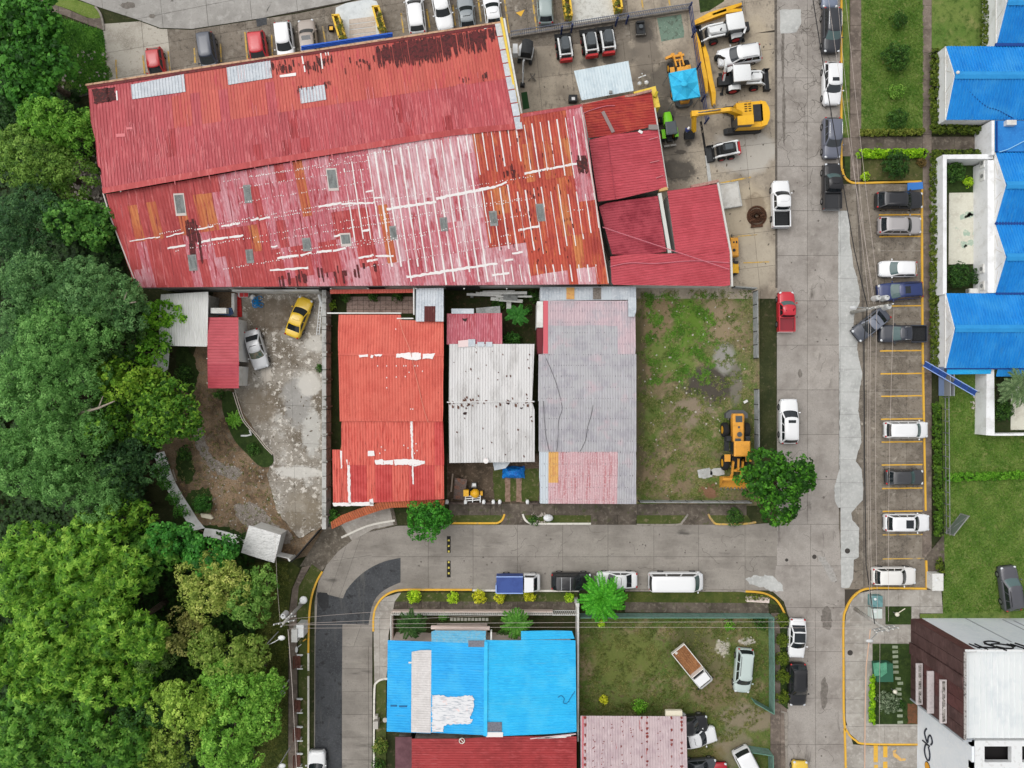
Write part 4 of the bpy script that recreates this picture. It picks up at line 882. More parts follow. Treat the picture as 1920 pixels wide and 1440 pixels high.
for (x,y) in ((708,686),(725,686),(743,686),(757,686),(761,686),(778,686),(783,686),(767,698),(792,696),(725,708),(743,707),(760,706),(725,727),(742,617),(770,767),(774,767),(715,838),(722,844),(712,850),(757,835),(765,840),(780,832),(782,845),(777,850),(770,872)): P = [pB.at(x + 1.1 * math.cos(t),y + 1.4 * math.sin(t),.085) for t in (5.5,4.4,3.3,2.2,1.1,0)]; b.add(P[::-1],[tuple(range(6))])
o = b.build('screw_seal',sealw,h1); o['kind'] = 'stuff'
b = MB(); b.tube([pB.at(x,y,.1) for x,y in smoothp([(749,600),(756,625),(769,657),(776,690),(786,730),(794,765),(803,792)],3)],.03,5); b.build('cable',M('pale_pink_cable',(226,150,130),.6),h1)
strip([(613,587,4.0),(752,587,4.0)],.12,3.7,4.0,'fascia',wallw,h1,kind=None); strip([(744,597,4.0),(775,597,4.0)],.12,3.7,4.0,'fascia',wallw,h1,kind=None)
qs = [(776,541,3.9),(832,540,3.9),(832,603,4.2),(775,603,4.2)]
roof(h1,qs,(0,1),lambda x,y,k,j: M('burnt_sheet',(92,40,38),.7,[(3,(160,120,110),.6,.7,(2,.3))]) if 804 < x < 824 and y > 560 else galv,pitch=.28,per=4,prof='box',amp=.04,rows=[1.9,1.8],name='rear_roof_sheet',lift=.1); walls(h1,qs,wallg)
strip([(776,540,4),(776,590,4.1)],.12,3.6,4.15,'fascia',wallw,h1,kind=None)
roof(h1,[(618,543,3.4),(776,542,3.4),(776,549,3.3),(618,551,3.3)],(0,1),ora,pitch=.28,per=4,prof='wave',amp=.04,name='rear_roof_sheet')
beam(h1,W(620,547,3.2),W(620,547,0),.1,.1,wallg,'post')
pt = empty('patio',W(710,570,0),kind='structure')
for i in range(12):
    for j in range(4):
        b = MB(); x0,y0 = 650 + i * 10.5,556 + j * 8; b.prism([W(*p)[:2] for p in ((x0 + .3,y0 + .3),(x0 + 10.2,y0 + .3),(x0 + 10.2,y0 + 7.7),(x0 + .3,y0 + 7.7))],0,.06); b.build('tile',M('pinkish_tile',(168,146,136),.9,[(3,(140,120,110),.45,.65),(9,(184,164,154),.52,.7)],rand=.07),pt)

h2 = empty('house',W(920,720,0),'house with pale white corrugated roof and a faded pink lean-to','house')
pkr = M('faded_pink_roof',(186,100,112),.6,[(.8,(170,74,84),.45,.62,(1,.3)),(4,(206,140,148),.5,.68,(1.6,.2)),(1.4,(110,50,56),.68,.74)],rand=.04)
whr = M('white_house_roof',(214,213,212),.6,[(.8,(190,188,186),.48,.66,(1,.3)),(5,(216,214,212),.5,.7,(1,.2)),(2.2,(120,110,106),.68,.76)],rand=.025)
q = [(837,588,3.3),(942,587,3.3),(942,645,3.6),(837,646,3.6)]; pp_ = roof(h2,q,(0,1),pkr,pitch=.24,per=4,prof='wave',amp=.045,name='pink_roof_sheet'); walls(h2,q,wallg)
q = [(838,645,3.7),(1002,645,3.7),(1002,754,4.3),(838,754,4.3)]; pw1 = roof(h2,q,(0,1),whr,pitch=.28,per=3,prof='box',amp=.06,name='roof_sheet')
q2_ = [(838,754,4.3),(1002,754,4.3),(1003,866,3.6),(838,868,3.6)]; pw2 = roof(h2,q2_,(0,1),whr,pitch=.28,per=3,prof='box',amp=.06)
walls(h2,[(838,645,3.7),(1002,645,3.7),(1003,866,3.6),(838,868,3.6)],wallg,pl=Plane([(838,645,3.5),(1002,645,3.5),(1003,866,3.4)]))
ribbon(pw1,sub((838,754),(1002,753),10),2.4,.08,whr,'ridge_cap',h2,.2)
rsts = M('rust_stain',(92,62,52),.8,[(5,(130,100,84),.5,.66)])
for i in range(70):
    y = rnd.choice([750,755,758]) + rnd.uniform(-6,8) if i < 34 else rnd.uniform(650,860); x = rnd.uniform(842,998); r_ = rnd.uniform(.8,2.6) if i < 34 else rnd.uniform(.5,1.5)
    pl_ = pw1 if y < 754 else pw2
    onroof(pl_,jag([(x - r_,y - r_ * rnd.uniform(.6,2.4)),(x + r_,y - r_ * .8),(x + r_ * .8,y + r_ * 1.4),(x - r_ * .8,y + r_)],.4,3),.072,rsts,'rust_stain',h2)
for (x,y,r_) in ((872,561 + 38,5),(953,754,5),(872,775,4),(978,765,3)): onroof(pp_ if y < 640 else pw2,jag([(x - r_,y - r_ * .4),(x + r_,y - r_ * .5),(x + r_ * .6,y + r_ * .5),(x,y + r_ * .9),(x - r_ * .7,y + r_ * .4)],.8,2.5),.07,M('dark_rust_stain',(58,42,40),.8),'rust_stain',h2)
for q in ([(859,639),(878,637),(878,650),(859,651)],[(878,636),(891,636),(891,649),(878,650)],[(895,641),(908,641),(908,650),(895,650)],[(911,641),(923,641),(923,650),(911,650)]): onroof(pw1,q,.09,M('pale_pink_sheet',(226,206,204),.6) if q[0][0] < 870 else galv,'patch_sheet',h2)
b = MB(); b.box(W(868,584,2.9),(2.3,.5,.9)); b.box(W(868,584,3.38),(2.2,.45,.06)); b.build('roof_unit',galv,h2)
b = MB(); b.bar(W(893,585,3.1),W(938,581,3.1),.8,.05); b.build('canopy_sheet',galvd,h2)
b = MB(); b.prism([W(*p,2.6)[:2] for p in ((924,867),(958,865),(948,878),(927,882))],2.5,2.6); b.build('canopy_sheet',galv,h2)
beam(h2,W(930,878,2.5),W(930,878,0),.07,.07,galvd,'post')
b = MB(); b.disc(W(911,864,4.0),.28,.1,12); b.build('roof_disc',sealw,h2)

h3 = empty('house',W(1100,750,0),'long house with dull grey corrugated roof and pinkish end sheets','house')
gr = M('grey_roof',(174,173,176),.6,[(.7,(160,158,164),.45,.62),(4,(180,178,184),.5,.7,(1,.25)),(.5,(190,170,176),.56,.72)],rand=.018)
gp = M('pinkish_grey_roof',(192,170,176),.6,[(.5,(176,166,172),.45,.62),(3,(206,184,188),.52,.7,(1.4,.3)),(5,(176,150,156),.6,.72)],rand=.025)
gred = M('worn_red_roof',(200,164,168),.6,[(2,(182,120,124),.5,.64,(2.4,.12)),(6,(214,190,192),.5,.7)],rand=.03)
q = [(1018,564,4.0),(1192,564,4.0),(1192,664,4.4),(1018,664,4.4)]; g1 = roof(h3,q,(0,1),lambda x,y,k,j: gp if (y < 592 or x > 1160) else gr,pitch=.27,per=4,prof='wave',amp=.035,rows=[2.6,3])
q = [(1009,664,4.4),(1193,664,4.4),(1193,752,4.8),(1009,752,4.8)]; g2 = roof(h3,q,(0,1),gr,pitch=.27,per=4,prof='wave',amp=.035)
q = [(1009,752,4.8),(1193,752,4.8),(1193,847,4.4),(1010,847,4.4)]; g3 = roof(h3,q,(0,1),gr,pitch=.27,per=4,prof='wave',amp=.035)
q = [(1010,847,4.4),(1193,847,4.4),(1193,945,3.9),(1012,944,3.9)]; g4 = roof(h3,q,(0,1),lambda x,y,k,j: (M('pale_blue_sheet',(196,204,210),.6) if x < 1029 else (M('tan_sheet',(216,166,96),.6,[(3,(200,140,90),.5,.66)]) if x < 1042 and y < 900 else (gred if x < 1158 else gr))),pitch=.25,per=4,prof='wave',amp=.035,rows=[3.2,3.0])
walls(h3,[(1012,566,4),(1192,566,4),(1193,944,3.9),(1012,944,3.9)],wallw,pl=Plane([(1012,566,3.7),(1193,944,3.7),(1193,600,3.7)]))
q = [(1008,538,3.3),(1193,537,3.3),(1193,562,3.5),(1008,564,3.5)]; g5 = roof(h3,q,(0,1),lambda x,y,k,j: galv if int(x / 25) % 3 else MATS['pale_blue_sheet'],pitch=.28,per=3,prof='box',amp=.04,name='rear_roof_sheet'); walls(h3,q,wallw)
for x,m_ in ((1069,'tan_sheet'),(1119,'weathered_vent')): onroof(g5,rect(x - 7,539,x + 8,561),.07,M(m_,(130,122,114),.8,[(5,(96,90,84),.45,.62)]),'roof_hatch',h3)
roof(h3,[(1174,558,4.2),(1193,558,4.2),(1192,594,4.3),(1175,594,4.3)],(0,1),galv,pitch=.2,per=6,prof='box',amp=.04,lift=.08,name='patch_sheet')
b = MB(); b.prism([W(*p,4.1)[:2] for p in ((1007,565),(1018,565),(1018,614),(1006,614))],0,4.1); b.build('side_wall',wallw,h3)
b = MB(); b.prism([W(*p,4.0)[:2] for p in ((1007,615),(1018,615),(1018,663),(1008,663))],0,4.0); b.build('side_wall',M('maroon_wall',(112,44,50),.8),h3)
ribbon(g1,sub((1023,564),(1023,663),6),9,.06,M('red_flashing',(206,96,106),.6),'flashing',h3)
b = MB();
for pl_,ys in ((g1,(568,583,604,624,645)),(g2,(665,685,705,726,747)),(g3,(765,785,806,827)),(g4,(848,870,892,914,936))):
    for y in ys:
        x = 1016 if pl_ is not g1 else 1032
        while x < 1188:
            if rnd.random() < .75: r_ = rnd.uniform(.5,.9); P = [pl_.at(x + r_ * math.cos(t),y + rnd.uniform(-.4,.4) + r_ * 1.5 * math.sin(t),.055) for t in (4.7,3.14,1.57,0)]; b.add(P[::-1],[(0,1,2,3)])
            x += 4.6
o = b.build('screw_cap',M('screw_grey',(116,112,116),.7),h3); o['kind'] = 'stuff'
for pl_,pts in ((g2,[(1024,672),(1034,695),(1044,722),(1052,752)]),(g3,[(1052,754),(1054,768),(1047,790),(1046,820),(1044,846)]),(g3,[(1112,760),(1108,780),(1102,800),(1098,825),(1088,846)]),(g3,[(1019,752),(1021,790),(1024,820),(1030,846)])):
    b = MB(); b.tube([pl_.at(x,y,.07) for x,y in smoothp(pts,3)],.022,4); b.build('cable',M('black_cable',(70,68,70),.7),h3)

# ---------------------------------------------------------------- blue house and neighbours at the bottom
hb = empty('house',W(905,1280,0),'house with bright sky-blue ribbed roof, one white bay and a white patch','house')
blu = M('sky_blue_roof',(42,172,234),.5,[(.5,(36,164,228),.45,.62),(4,(54,182,240),.5,.7,(.3,1)),(2.4,(84,174,216),.6,.76,(.12,2)),(.4,(66,184,234),.5,.7),(7,(34,140,200),.64,.74)],rand=.035)
blu2 = M('bright_blue_roof',(48,188,240),.5,[(.5,(42,180,236),.45,.62),(4,(62,198,246),.5,.7,(.3,1)),(2.4,(92,186,224),.6,.76,(.12,2)),(.4,(74,196,240),.5,.7),(7,(38,156,210),.64,.74)],rand=.035)
blu3 = M('faded_blue_roof',(108,182,214),.6,[(2,(90,170,208),.45,.62),(5,(150,178,186),.52,.68)],rand=.03)
dB = (1,0)
q = [(727,1199,3.3),(809,1202,3.7),(808,1377,3.7),(725,1374,3.3)]; b1 = roof(hb,q,dB,blu,pitch=.26,per=4,prof='trap',amp=.055)
q = [(809,1182,3.9),(921,1184,4.5),(909,1206,4.45),(908,1378,4.45),(808,1376,3.9)]
q = [(809,1182,3.95),(911,1182,4.5),(909,1378,4.5),(808,1376,3.95)]
b2 = roof(hb,q,dB,lambda x,y,k,j: blu3 if y < 1200 else blu,pitch=.26,per=4,prof='trap',amp=.055)
q = [(910,1200,4.5),(1079,1200,3.7),(1081,1372,3.7),(943,1382,4.3),(910,1382,4.5)]; b3 = roof(hb,q,dB,blu2,pitch=.26,per=4,prof='trap',amp=.055)
q = [(977,1182,4.0),(1072,1182,3.6),(1078,1200,3.62),(977,1200,4.05)]; roof(hb,q,dB,blu2,pitch=.26,per=4,prof='trap',amp=.055)
walls(hb,[(729,1201,3.3),(809,1203,3.3),(809,1184,3.3),(916,1184,3.3),(916,1202,3.3),(1076,1202,3.3),(1079,1370,3.3),(729,1372,3.3)],M('cream_wall',(216,200,190),.85,[(1,(190,174,164),.5,.7)]),pl=Plane([(727,1199,3.15),(1079,1202,3.15),(729,1372,3.15)]))
roof(hb,[(772,1219,3.62),(809,1218,3.8),(808,1376,3.8),(771,1376,3.62)],dB,M('cream_roof_sheet',(214,210,208),.6,[(.8,(202,198,196),.45,.62),(4,(222,218,216),.5,.7)],rand=.02),pitch=.24,per=4,prof='box',amp=.045,lift=.05,name='white_roof_sheet')
onroof(b2,jag([(810,1303),(830,1304),(842,1307),(870,1305),(886,1304),(889,1312),(886,1335),(880,1345),(886,1350),(884,1357),(860,1357),(832,1360),(832,1372),(822,1373),(810,1374)],1.4,3),.095,M('white_coating',(224,224,226),.65,[(5,(170,176,184),.5,.62,(.25,1.6)),(2,(236,206,200),.62,.7),(12,(130,150,166),.64,.72)]),'roof_coating',hb)
for (x0,y0,x1,y1) in ((878,1201,908,1213),(914,1354,941,1372)): onroof(b2 if x0 < 900 else b3,rect(x0,y0,x1,y1),.10,M('grey_hatch',(122,124,134),.6,[(6,(104,106,116),.45,.62)]),'roof_hatch',hb)
onroof(b3,rect(912,1373,943,1382),.10,sealw,'roof_patch',hb)
ribbon(b2,sub((911,1203),(910,1380),6),7,.09,blu2,'ridge_cap',hb)
strip([(921,1184,4.2),(921,1202,4.2)],.15,3.6,4.3,'fascia',wallw,hb,kind=None); strip([(808,1177,3.4),(918,1179,3.4)],.3,3.0,3.4,'canopy',M('pale_coping',(220,200,190),.8),hb,kind=None)
for i,(x0,x1) in enumerate(((732,744),(748,763))): onroof(b1,rect(x0,1322 + i,x1,1325 + i),.09,M('blue_dark_paint',(30,100,150),.6),'roof_mark',hb)
onroof(b1,rect(766,1241,774,1244),.09,wallw,'roof_mark',hb)
b = MB(); b.tube([b3.at(x,y,.10) for x,y in smoothp([(1046,1308),(1052,1304),(1058,1310),(1056,1318),(1064,1318),(1070,1308),(1078,1296)],3)],.03,4); b.build('cable',MATS['blue_dark_paint'],hb)
hr = empty('house',W(930,1420,0),'house with dark red wet-looking ribbed roof beyond the blue house','house')
rdk = M('wet_red_roof',(164,56,58),.4,[(.7,(148,48,50),.45,.62),(4,(178,74,76),.52,.7,(.3,1)),(2,(206,120,120),.66,.74,(.12,1.6))],rand=.04)
roof(hr,[(772,1384,3.5),(1081,1378,3.5),(1081,1500,4.0),(772,1500,4.0)],dB,rdk,pitch=.24,per=4,prof='box',amp=.045,rows=[5,5,5]); walls(hr,[(772,1384,3.5),(1081,1378,3.5),(1081,1500,3.9),(772,1500,3.9)],wallg)
b = MB(); b.prism([W(*p,2.8)[:2] for p in ((741,1382),(772,1382),(772,1500),(741,1500))],2.7,2.8); b.build('flat_roof',M('maroon_floor',(112,78,84),.8,[(1,(96,64,70),.45,.62)]),hr); walls(hr,[(741,1382,2.7),(772,1382,2.7),(772,1500,2.7),(741,1500,2.7)],wallg,drop=.02)
ring = MB(); pr = Plane([(772,1384,3.5),(1081,1378,3.5),(1081,1500,4.0),(772,1500,4.0)])
ring.tube([pr.at(866 + 5 * math.cos(t),1389 + 5 * math.sin(t),.12) for t in np.linspace(0,6.283,15)],.05,5); ring.bar(pr.at(863,1386,.12),pr.at(869,1392,.12),.07,.05); ring.build('ring_antenna',whitek,hr)
for i in range(3): beam(hr,W(994 + i * 14,1384 - i * .8 + 1,4.1),W(1080 - i * 9,1376 + i * 3,4.1),.09,.06,wallw if i else M('pale_pipe',(220,190,190),.6),'roof_pipe')
hp = empty('house',W(1190,1400,0),'house with pale pink roof streaked by red rust beside the grass lot','house')
ppk = M('rusty_pale_pink_roof',(196,178,180),.6,[(.7,(184,164,168),.45,.62),(4,(206,190,192),.5,.7,(1,.25)),(1.1,(170,96,94),.64,.72,(3,.5))],rand=.025)
q = [(1085,1342,3.5),(1289,1343,3.5),(1291,1500,4.2),(1085,1500,4.2)]; pk_ = roof(hp,q,(0,1),ppk,pitch=.27,per=3,prof='box',amp=.05,rows=[2.5,2.6,2.6,2.6]); walls(hp,[(1087,1374,3.5),(1286,1375,3.5),(1288,1500,4),(1087,1500,4)],wallg,pl=Plane([(1085,1342,3.4),(1289,1343,3.4),(1291,1500,4.0)]))
for x in (1097,1203,1213,1259,1278):
    y = 1344
    while y < 1450:
        r_ = rnd.uniform(1,2.4); onroof(pk_,jag([(x - r_,y),(x + r_,y - 1),(x + r_ * 1.3,y + 2.4),(x,y + rnd.uniform(3,7)),(x - r_,y + 2)],.7,2.5),.062,M('red_rust',(140,62,56),.8,[(6,(112,50,46),.45,.62)]),'rust_stain',hp); y += rnd.uniform(5,26)
for i in range(60):
    x = rnd.choice([1112,1130,1147,1166,1184,1235]) + rnd.uniform(-3,3); y = rnd.uniform(1346,1440); onroof(pk_,[(x,y),(x + rnd.uniform(.6,3),y - .3),(x + rnd.uniform(.6,2),y + rnd.uniform(.6,2.4)),(x - .3,y + 1.2)],.062,MATS['red_rust'],'rust_stain',hp)
ribbon(pk_,sub((1093,1343),(1093,1450),5),2.4,.06,MATS['red_flashing'],'flashing',hp)
b = MB(); b.box(W(1263,1337,3.2),(1.7,.65,.35)); b.build('water_tank',M('cream_paint',(226,218,196),.7),hp); b = MB(); b.bar(W(1276,1336,3),W(1284,1341,3),.3,.3); b.build('bracket',galvd,hp)

# ---------------------------------------------------------------- school with blue gabled roofs
sc = empty('school',W(1860,400,0),'white school building of blue ribbed gable roofs beside the lawns','school')
sbl = M('school_blue_sheet',(32,138,216),.45,[(.6,(28,130,210),.45,.62),(3,(40,148,224),.52,.7,(1,.3)),(2.2,(62,142,200),.58,.74,(2.2,.1)),(.35,(60,156,222),.5,.7),(6,(24,104,176),.64,.74,(1.5,.25))],rand=.04)
sbr = M('school_ridge_blue',(46,148,214),.45,[(1,(40,140,206),.45,.62)])
sbd = M('dark_blue_gutter',(22,66,140),.5)
sw = M('school_white',(238,239,240),.75,[(.8,(216,216,214),.5,.68),(4,(204,200,192),.62,.74)])
gl = M('pale_joint',(206,198,186),.8)
def gable(x0,ys,yr,ye,z0,zr,xr,xend=2080,tops=True):
    """roof with a ridge along x: eave y at ys and ye, ridge at yr (picture points at their own heights)"""
    xe = W(x0,0,z0)[0]
    for (ya,za,yb,zb) in ((ys,z0,yr,zr),(yr,zr,ye,z0)):
        if ya is None or yb is None: continue
        X0,X1 = xe,W(xend,0,z0)[0]
        pts = []
        for X,y,z in ((X0,ya,za),(X1,ya,za),(X1,yb,zb),(X0,yb,zb)): pts.append((topx(X,0,z)[0],y,z))
        roof(sc,pts,(0,1),sbl,pitch=.3,per=3,prof='trap',amp=.1)
    yw = W(0,yr,zr)[1]
    b = MB(); b.add([(xe - .02,yw + .38,zr + .02),(xe - .02,yw,zr + .14),(xe - .02,yw - .38,zr + .02),(W(xend,0,zr)[0],yw + .38,zr + .02),(W(xend,0,zr)[0],yw,zr + .14),(W(xend,0,zr)[0],yw - .38,zr + .02)],[(0,1,4,3),(1,2,5,4)]); b.build('ridge_cap',sbr,sc)
    # gable end wall with its moulding
    ya = W(0,ys,z0)[1] if ys is not None else yw + 4.5; yb = W(0,ye,z0)[1] if ye is not None else yw - 4.5
    xw = xe - .06
    b = MB(); prof = [(ya - .0,0),(ya,z0 - .06),(yw,zr - .04),(yb,z0 - .06),(yb,0)]
    b.add([(xw,p[0],p[1]) for p in prof] + [(xw + .2,p[0],p[1]) for p in prof],[(0,1,2,3,4)[::-1],(5,6,7,8,9),(1,6,7,2),(2,7,8,3),(0,5,6,1),(3,8,9,4)]); b.build('gable_wall',sw,sc)
    beam(sc,(xw - .02,ya,z0 - .02),(xw - .02,yb,z0 - .02),.1,.12,wallw,'moulding')
    for t in (.3,.7):
        ym = ya + (yw - ya) * t; beam(sc,(xw - .012,ym,z0 + .05),(xw - .012,(ym + yw) / 2,z0 + (zr - z0) * t * .9),.03,.03,gl,'wall_joint')
        ym = yb + (yw - yb) * t; beam(sc,(xw - .012,ym,z0 + .05),(xw - .012,(ym + yw) / 2,z0 + (zr - z0) * t * .9),.03,.03,gl,'wall_joint')
    for y_ in (ya,yb): b = MB(); b.box(((xe + W(xend,0,0)[0]) / 2 + .1,y_ + (-.1 if y_ == ya else .1),(z0 - .1) / 2),(W(xend,0,0)[0] - xe - .2,.18,z0 - .12)); b.build('wall',sw,sc)
    return xe,ya,yw,yb
gable(1869,None,3,83,2.3,3.9,1887)
gable(1774,87,141,225,2.3,3.8,1791)
gable(1867,286,347,418,2.4,4.0,1886)
gable(1867,421,482,549,2.4,4.0,1885)
gable(1774,550,616,690,2.3,3.8,1792)
b = MB(); b.prism([W(*p,2.6)[:2] for p in ((1866,226),(2080,226),(2080,284),(1866,284))],2.4,2.6); b.build('flat_roof',M('flat_blue_roof',(40,128,204),.6,[(1,(34,116,192),.45,.62),(5,(60,146,216),.55,.7)]),sc)
strip([(1862,226),(1862,290)],.3,0,2.8,'parapet',sw,sc,kind=None); beam(sc,W(1869,227,2.68),W(1869,284,2.68),.12,.1,sbd,'gutter')
for y in (84,419): beam(sc,W(1866,y,2.42),W(2080,y,2.42),.3,.16,sbd,'gutter')
beam(sc,W(1866,550.5,2.42),W(2080,550.5,2.42),.22,.16,sbd,'gutter'); beam(sc,W(1773,691,2.2),W(2080,691,2.2),.16,.16,sbd,'gutter')
b = MB(); b.box(W(1894,231,2.85),(1.0,.5,.5)); b.build('roof_unit',wallw,sc)
b = MB(); b.tube([W(x,y,2.66) for x,y in smoothp([(1874,285),(1890,280),(1906,272),(1925,262)],4)],.05,5); b.build('cable',M('pale_blue_cable',(150,206,240),.5),sc)
b = MB(); b.tube([W(x,y,3.75 - .016 * (y - 140)) for x,y in smoothp([(1795,143),(1806,158),(1824,178),(1850,200),(1870,206),(1900,222)],4)],.04,5); b.build('cable',sbd,sc)
b = MB(); b.ell(W(1796,136,3.95),(.18,.18,.18)); b.build('roof_lamp',wallw,sc)
# lower awnings, courtyard walls, windows, white perimeter
roof(sc,[(1773,692,2.15),(1862,692,2.15),(1859,701,1.95),(1772,702,1.95)],(0,1),blu,pitch=.2,per=5,prof='box',amp=.03,name='awning_sheet'); roof(sc,[(1866,692,2.15),(2080,692,2.15),(2080,706,1.9),(1864,706,1.9)],(0,1),sbl,pitch=.3,per=5,prof='box',amp=.03,name='awning_sheet')
b = MB(); b.prism([W(*p,2.2)[:2] for p in ((1768,290),(1775,290),(1775,552),(1768,552))],0,2.2); b.prism([W(*p,2.2)[:2] for p in ((1775,290),(1862,289),(1862,298),(1775,298))],0,2.2); b.build('courtyard_wall',sw,sc)
b = MB(); b.prism([W(*p,2.4)[:2] for p in ((1852,300),(1864,300),(1866,549),(1852,549))],0,2.38); b.build('courtyard_wall',sw,sc)
for i,y in enumerate((360,376,393,428,444,462,476)):
    f = MB(); f.box(W(1853.2,y + 6.5,1.55),(.08,.8,1.3)); fr = f.build('window',M('window_frame_grey',(150,150,148),.5),sc)
    f = MB(); f.box((W(1853.2,y + 6.5,1.55)[0] - .05,W(1853.2,y + 6.5,1.55)[1],1.55),(.06,.66,1.1)); f.build('pane',M('dark_glass',(62,58,58),.15,spec=.5),fr)
    f = MB(); f.box(W(1852,y + 6.5,2.36),(.7,.72,.04));
b = MB(); b.prism([W(*p)[:2] for p in ((1779,362),(1845,361),(1845,495),(1778,496))],0,.08); o = b.build('courtyard_floor',M('courtyard_floor_paint',(214,212,196),.8,[(.8,(200,196,180),.48,.66),(1.1,(176,190,174),.62,.7),(6,(222,220,206),.5,.7)])); o['kind'] = 'structure'
def bl(x,y,r,col,n):
    st('floor_stain',jag(smoothp([(x + r * rnd.uniform(.6,1.2) * math.cos(t),y + r * rnd.uniform(.5,1.1) * math.sin(t)) for t in np.linspace(0,5.7,9)],3,True),.8,3),.085,M(n,col,.9,[(5,(196,204,186),.5,.6)]))
for x,y,r in ((1805,407,7),(1816,402,8),(1822,400,6),(1812,437,8),(1831,439,8),(1807,458,8),(1820,455,7)): bl(x,y,r,(166,186,168),'green_stain')
for x,y,r in ((1812,407,3),(1816,404,4),(1811,461,4)): bl(x,y,r,(116,118,100),'brown_stain')
st('courtyard_lawn',[(1775,298),(1852,298),(1852,364),(1775,364)],.03,grassd); st('courtyard_bed',[(1775,494),(1852,494),(1852,552),(1775,552)],.03,MATS['side_garden'])
for i,(x,y,z,sx,sy) in enumerate(((1845,306,1.6,.45,1.0),(1845,330,1.6,.45,1.0),(1845,504,1.6,.6,.9),(1845,536,1.6,.5,.9),(1825,546,.5,1.2,.5),(1901,731,1.2,.5,.8))):
    b = MB(); p = W(x,y,z); b.box(p,(sx,sy,.65)); o = b.build('air_conditioner',wallw);
    tag(o,('white air conditioner box at the top of the courtyard wall','white air conditioner box below the topmost one on the courtyard wall','white air conditioner over the shrub bed by the courtyard windows','small white air conditioner lowest on the courtyard wall','white air conditioner resting in the shrub bed corner','small white box on the white garden wall near the palm')[i],'air conditioner','courtyard air conditioners')
    f = MB(); f.disc((p[0] - sx / 2 - .01,p[1],p[2]),.22,.03,12,'X'); f.build('fan_grille',galvd,o)
    f = MB(); f.box((p[0] + .0,p[1],p[2] - .36 if z > 1 else .09),(sx * .9,sy * .8,.06 if z > 1 else .15)); f.build('bracket',galvd,o)
b = MB(); b.prism([W(*p,1.9)[:2] for p in ((1850,690),(1864,690),(1865,817),(1849,816))],0,1.9); o = b.build('wall',sw); tag(o,'thick low white garden wall running down from the blue school roof','wall')
b = MB(); b.prism([W(*p,1.6)[:2] for p in ((1865,813),(2080,812),(2080,816),(1865,817))],0,1.6); o = b.build('wall',sw); tag(o,'thin white wall closing the palm garden at its bottom','wall')
st('palm_garden',[(1866,704),(2080,704),(2080,813),(1866,813)],.05,MATS['side_garden']); st('courtyard_floor',[(1896,716),(2080,716),(2080,804),(1895,806)],.07,MATS['courtyard_floor_paint'])

# ---------------------------------------------------------------- brown and white sign building
sg = empty('shop_building',W(1850,1330,0),'brown-clad and white shop building with black script lettering on its walls','shop')
BH = 9.2
bx,by = W(1706,1159)[:2]
xe = bx + 22; ye = by - 24; yend = by - 8.5
xw2 = bx + .75                        # the white west face sits back of the brown one
brn = M('brown_cladding',(92,68,66),.7,[(.8,(78,56,54),.45,.62),(3,(104,80,78),.52,.7,(1,.4))],rand=.10)
brn2 = M('red_brown_cladding',(98,62,60),.7,[(.8,(84,52,50),.45,.62),(3,(112,74,72),.52,.7)],rand=.08)
wsg = M('shop_white',(238,243,248),.7,[(.5,(230,236,242),.45,.65),(3,(244,247,250),.5,.7)])
wsg2 = M('shop_white_trim',(226,228,228),.7,[(3,(206,206,204),.55,.7)])
b = MB(); b.box(((bx + .35 + xe) / 2,(by - .35 + yend) / 2,(BH - .5) / 2),(xe - bx - .35,by - yend - .35,BH - .5)); b.box(((xw2 + .4 + xe) / 2,(yend - .05 + ye) / 2,(BH - 1.2) / 2),(xe - xw2 - .4,yend - .05 - ye,BH - 1.2)); b.build('core',MATS['dark_void'],sg)
rowz = [0,1.3,2.6,3.9,5.2,6.5,7.8,BH]; segs = [0,1.25,2.5,3.75,5.0,6.2,7.4,8.5]
for i in range(len(rowz) - 1):
    for j in range(len(segs) - 1):
        dx = rnd.uniform(0,.03) - (.16 if j in (2,) else 0)
        b = MB(); b.box((bx + .1 + dx,by - (segs[j] + segs[j + 1]) / 2,(rowz[i] + rowz[i + 1]) / 2),(.2,segs[j + 1] - segs[j] - .05,rowz[i + 1] - rowz[i] - .05)); b.build('cladding_panel',brn2 if (j in (3,4) and i > 1) else brn,sg)
    b = MB(); b.box((bx + .72,by - .1,(rowz[i] + rowz[i + 1]) / 2),(1.02,.2,rowz[i + 1] - rowz[i] - .012)); b.build('cladding_panel',brn2,sg)
nx = [bx + 1.25,bx + 4.6,bx + 7.4,bx + 10.2,bx + 13,bx + 16,bx + 22]
for i in range(len(nx) - 1): b = MB(); b.box(((nx[i] + nx[i + 1]) / 2,by - .1,BH / 2),(nx[i + 1] - nx[i] - .03,.2,BH)); b.build('wall_panel',wsg,sg)
for x,z0,z1 in ((bx + 5.9,.1,7.2),(bx + 9.6,.5,6.4),(bx + 10.5,.9,9)): beam(sg,(x,by + .004,z0),(x,by + .004,z1),.05,.18,M('grey_streak_strip',(168,172,178),.7),'wall_strip')
b = MB(); b.add([(xw2,yend,0),(xw2,ye,0),(xw2,ye,BH),(xw2,yend - .0,BH),(xw2 + .25,yend,0),(xw2 + .25,ye,0),(xw2 + .25,ye,BH),(xw2 + .25,yend,BH)],[(0,3,2,1),(4,5,6,7),(3,7,6,2),(0,4,7,3),(1,2,6,5)])
b.build('wall_panel',wsg,sg)
b = MB(); b.box(((xw2 + bx) / 2 + .1,yend - .08,BH / 2),(xw2 - bx + .35,.16,BH)); b.build('wall_return',M('grey_return',(172,178,184),.7),sg)
z_ = BH - .32; q = []
R_ = [topx(X,Y,z_) + (z_,) for X,Y in ((bx + .15,by - .22),(xe,by - .22),(xe,yend),(bx + .15,yend))]
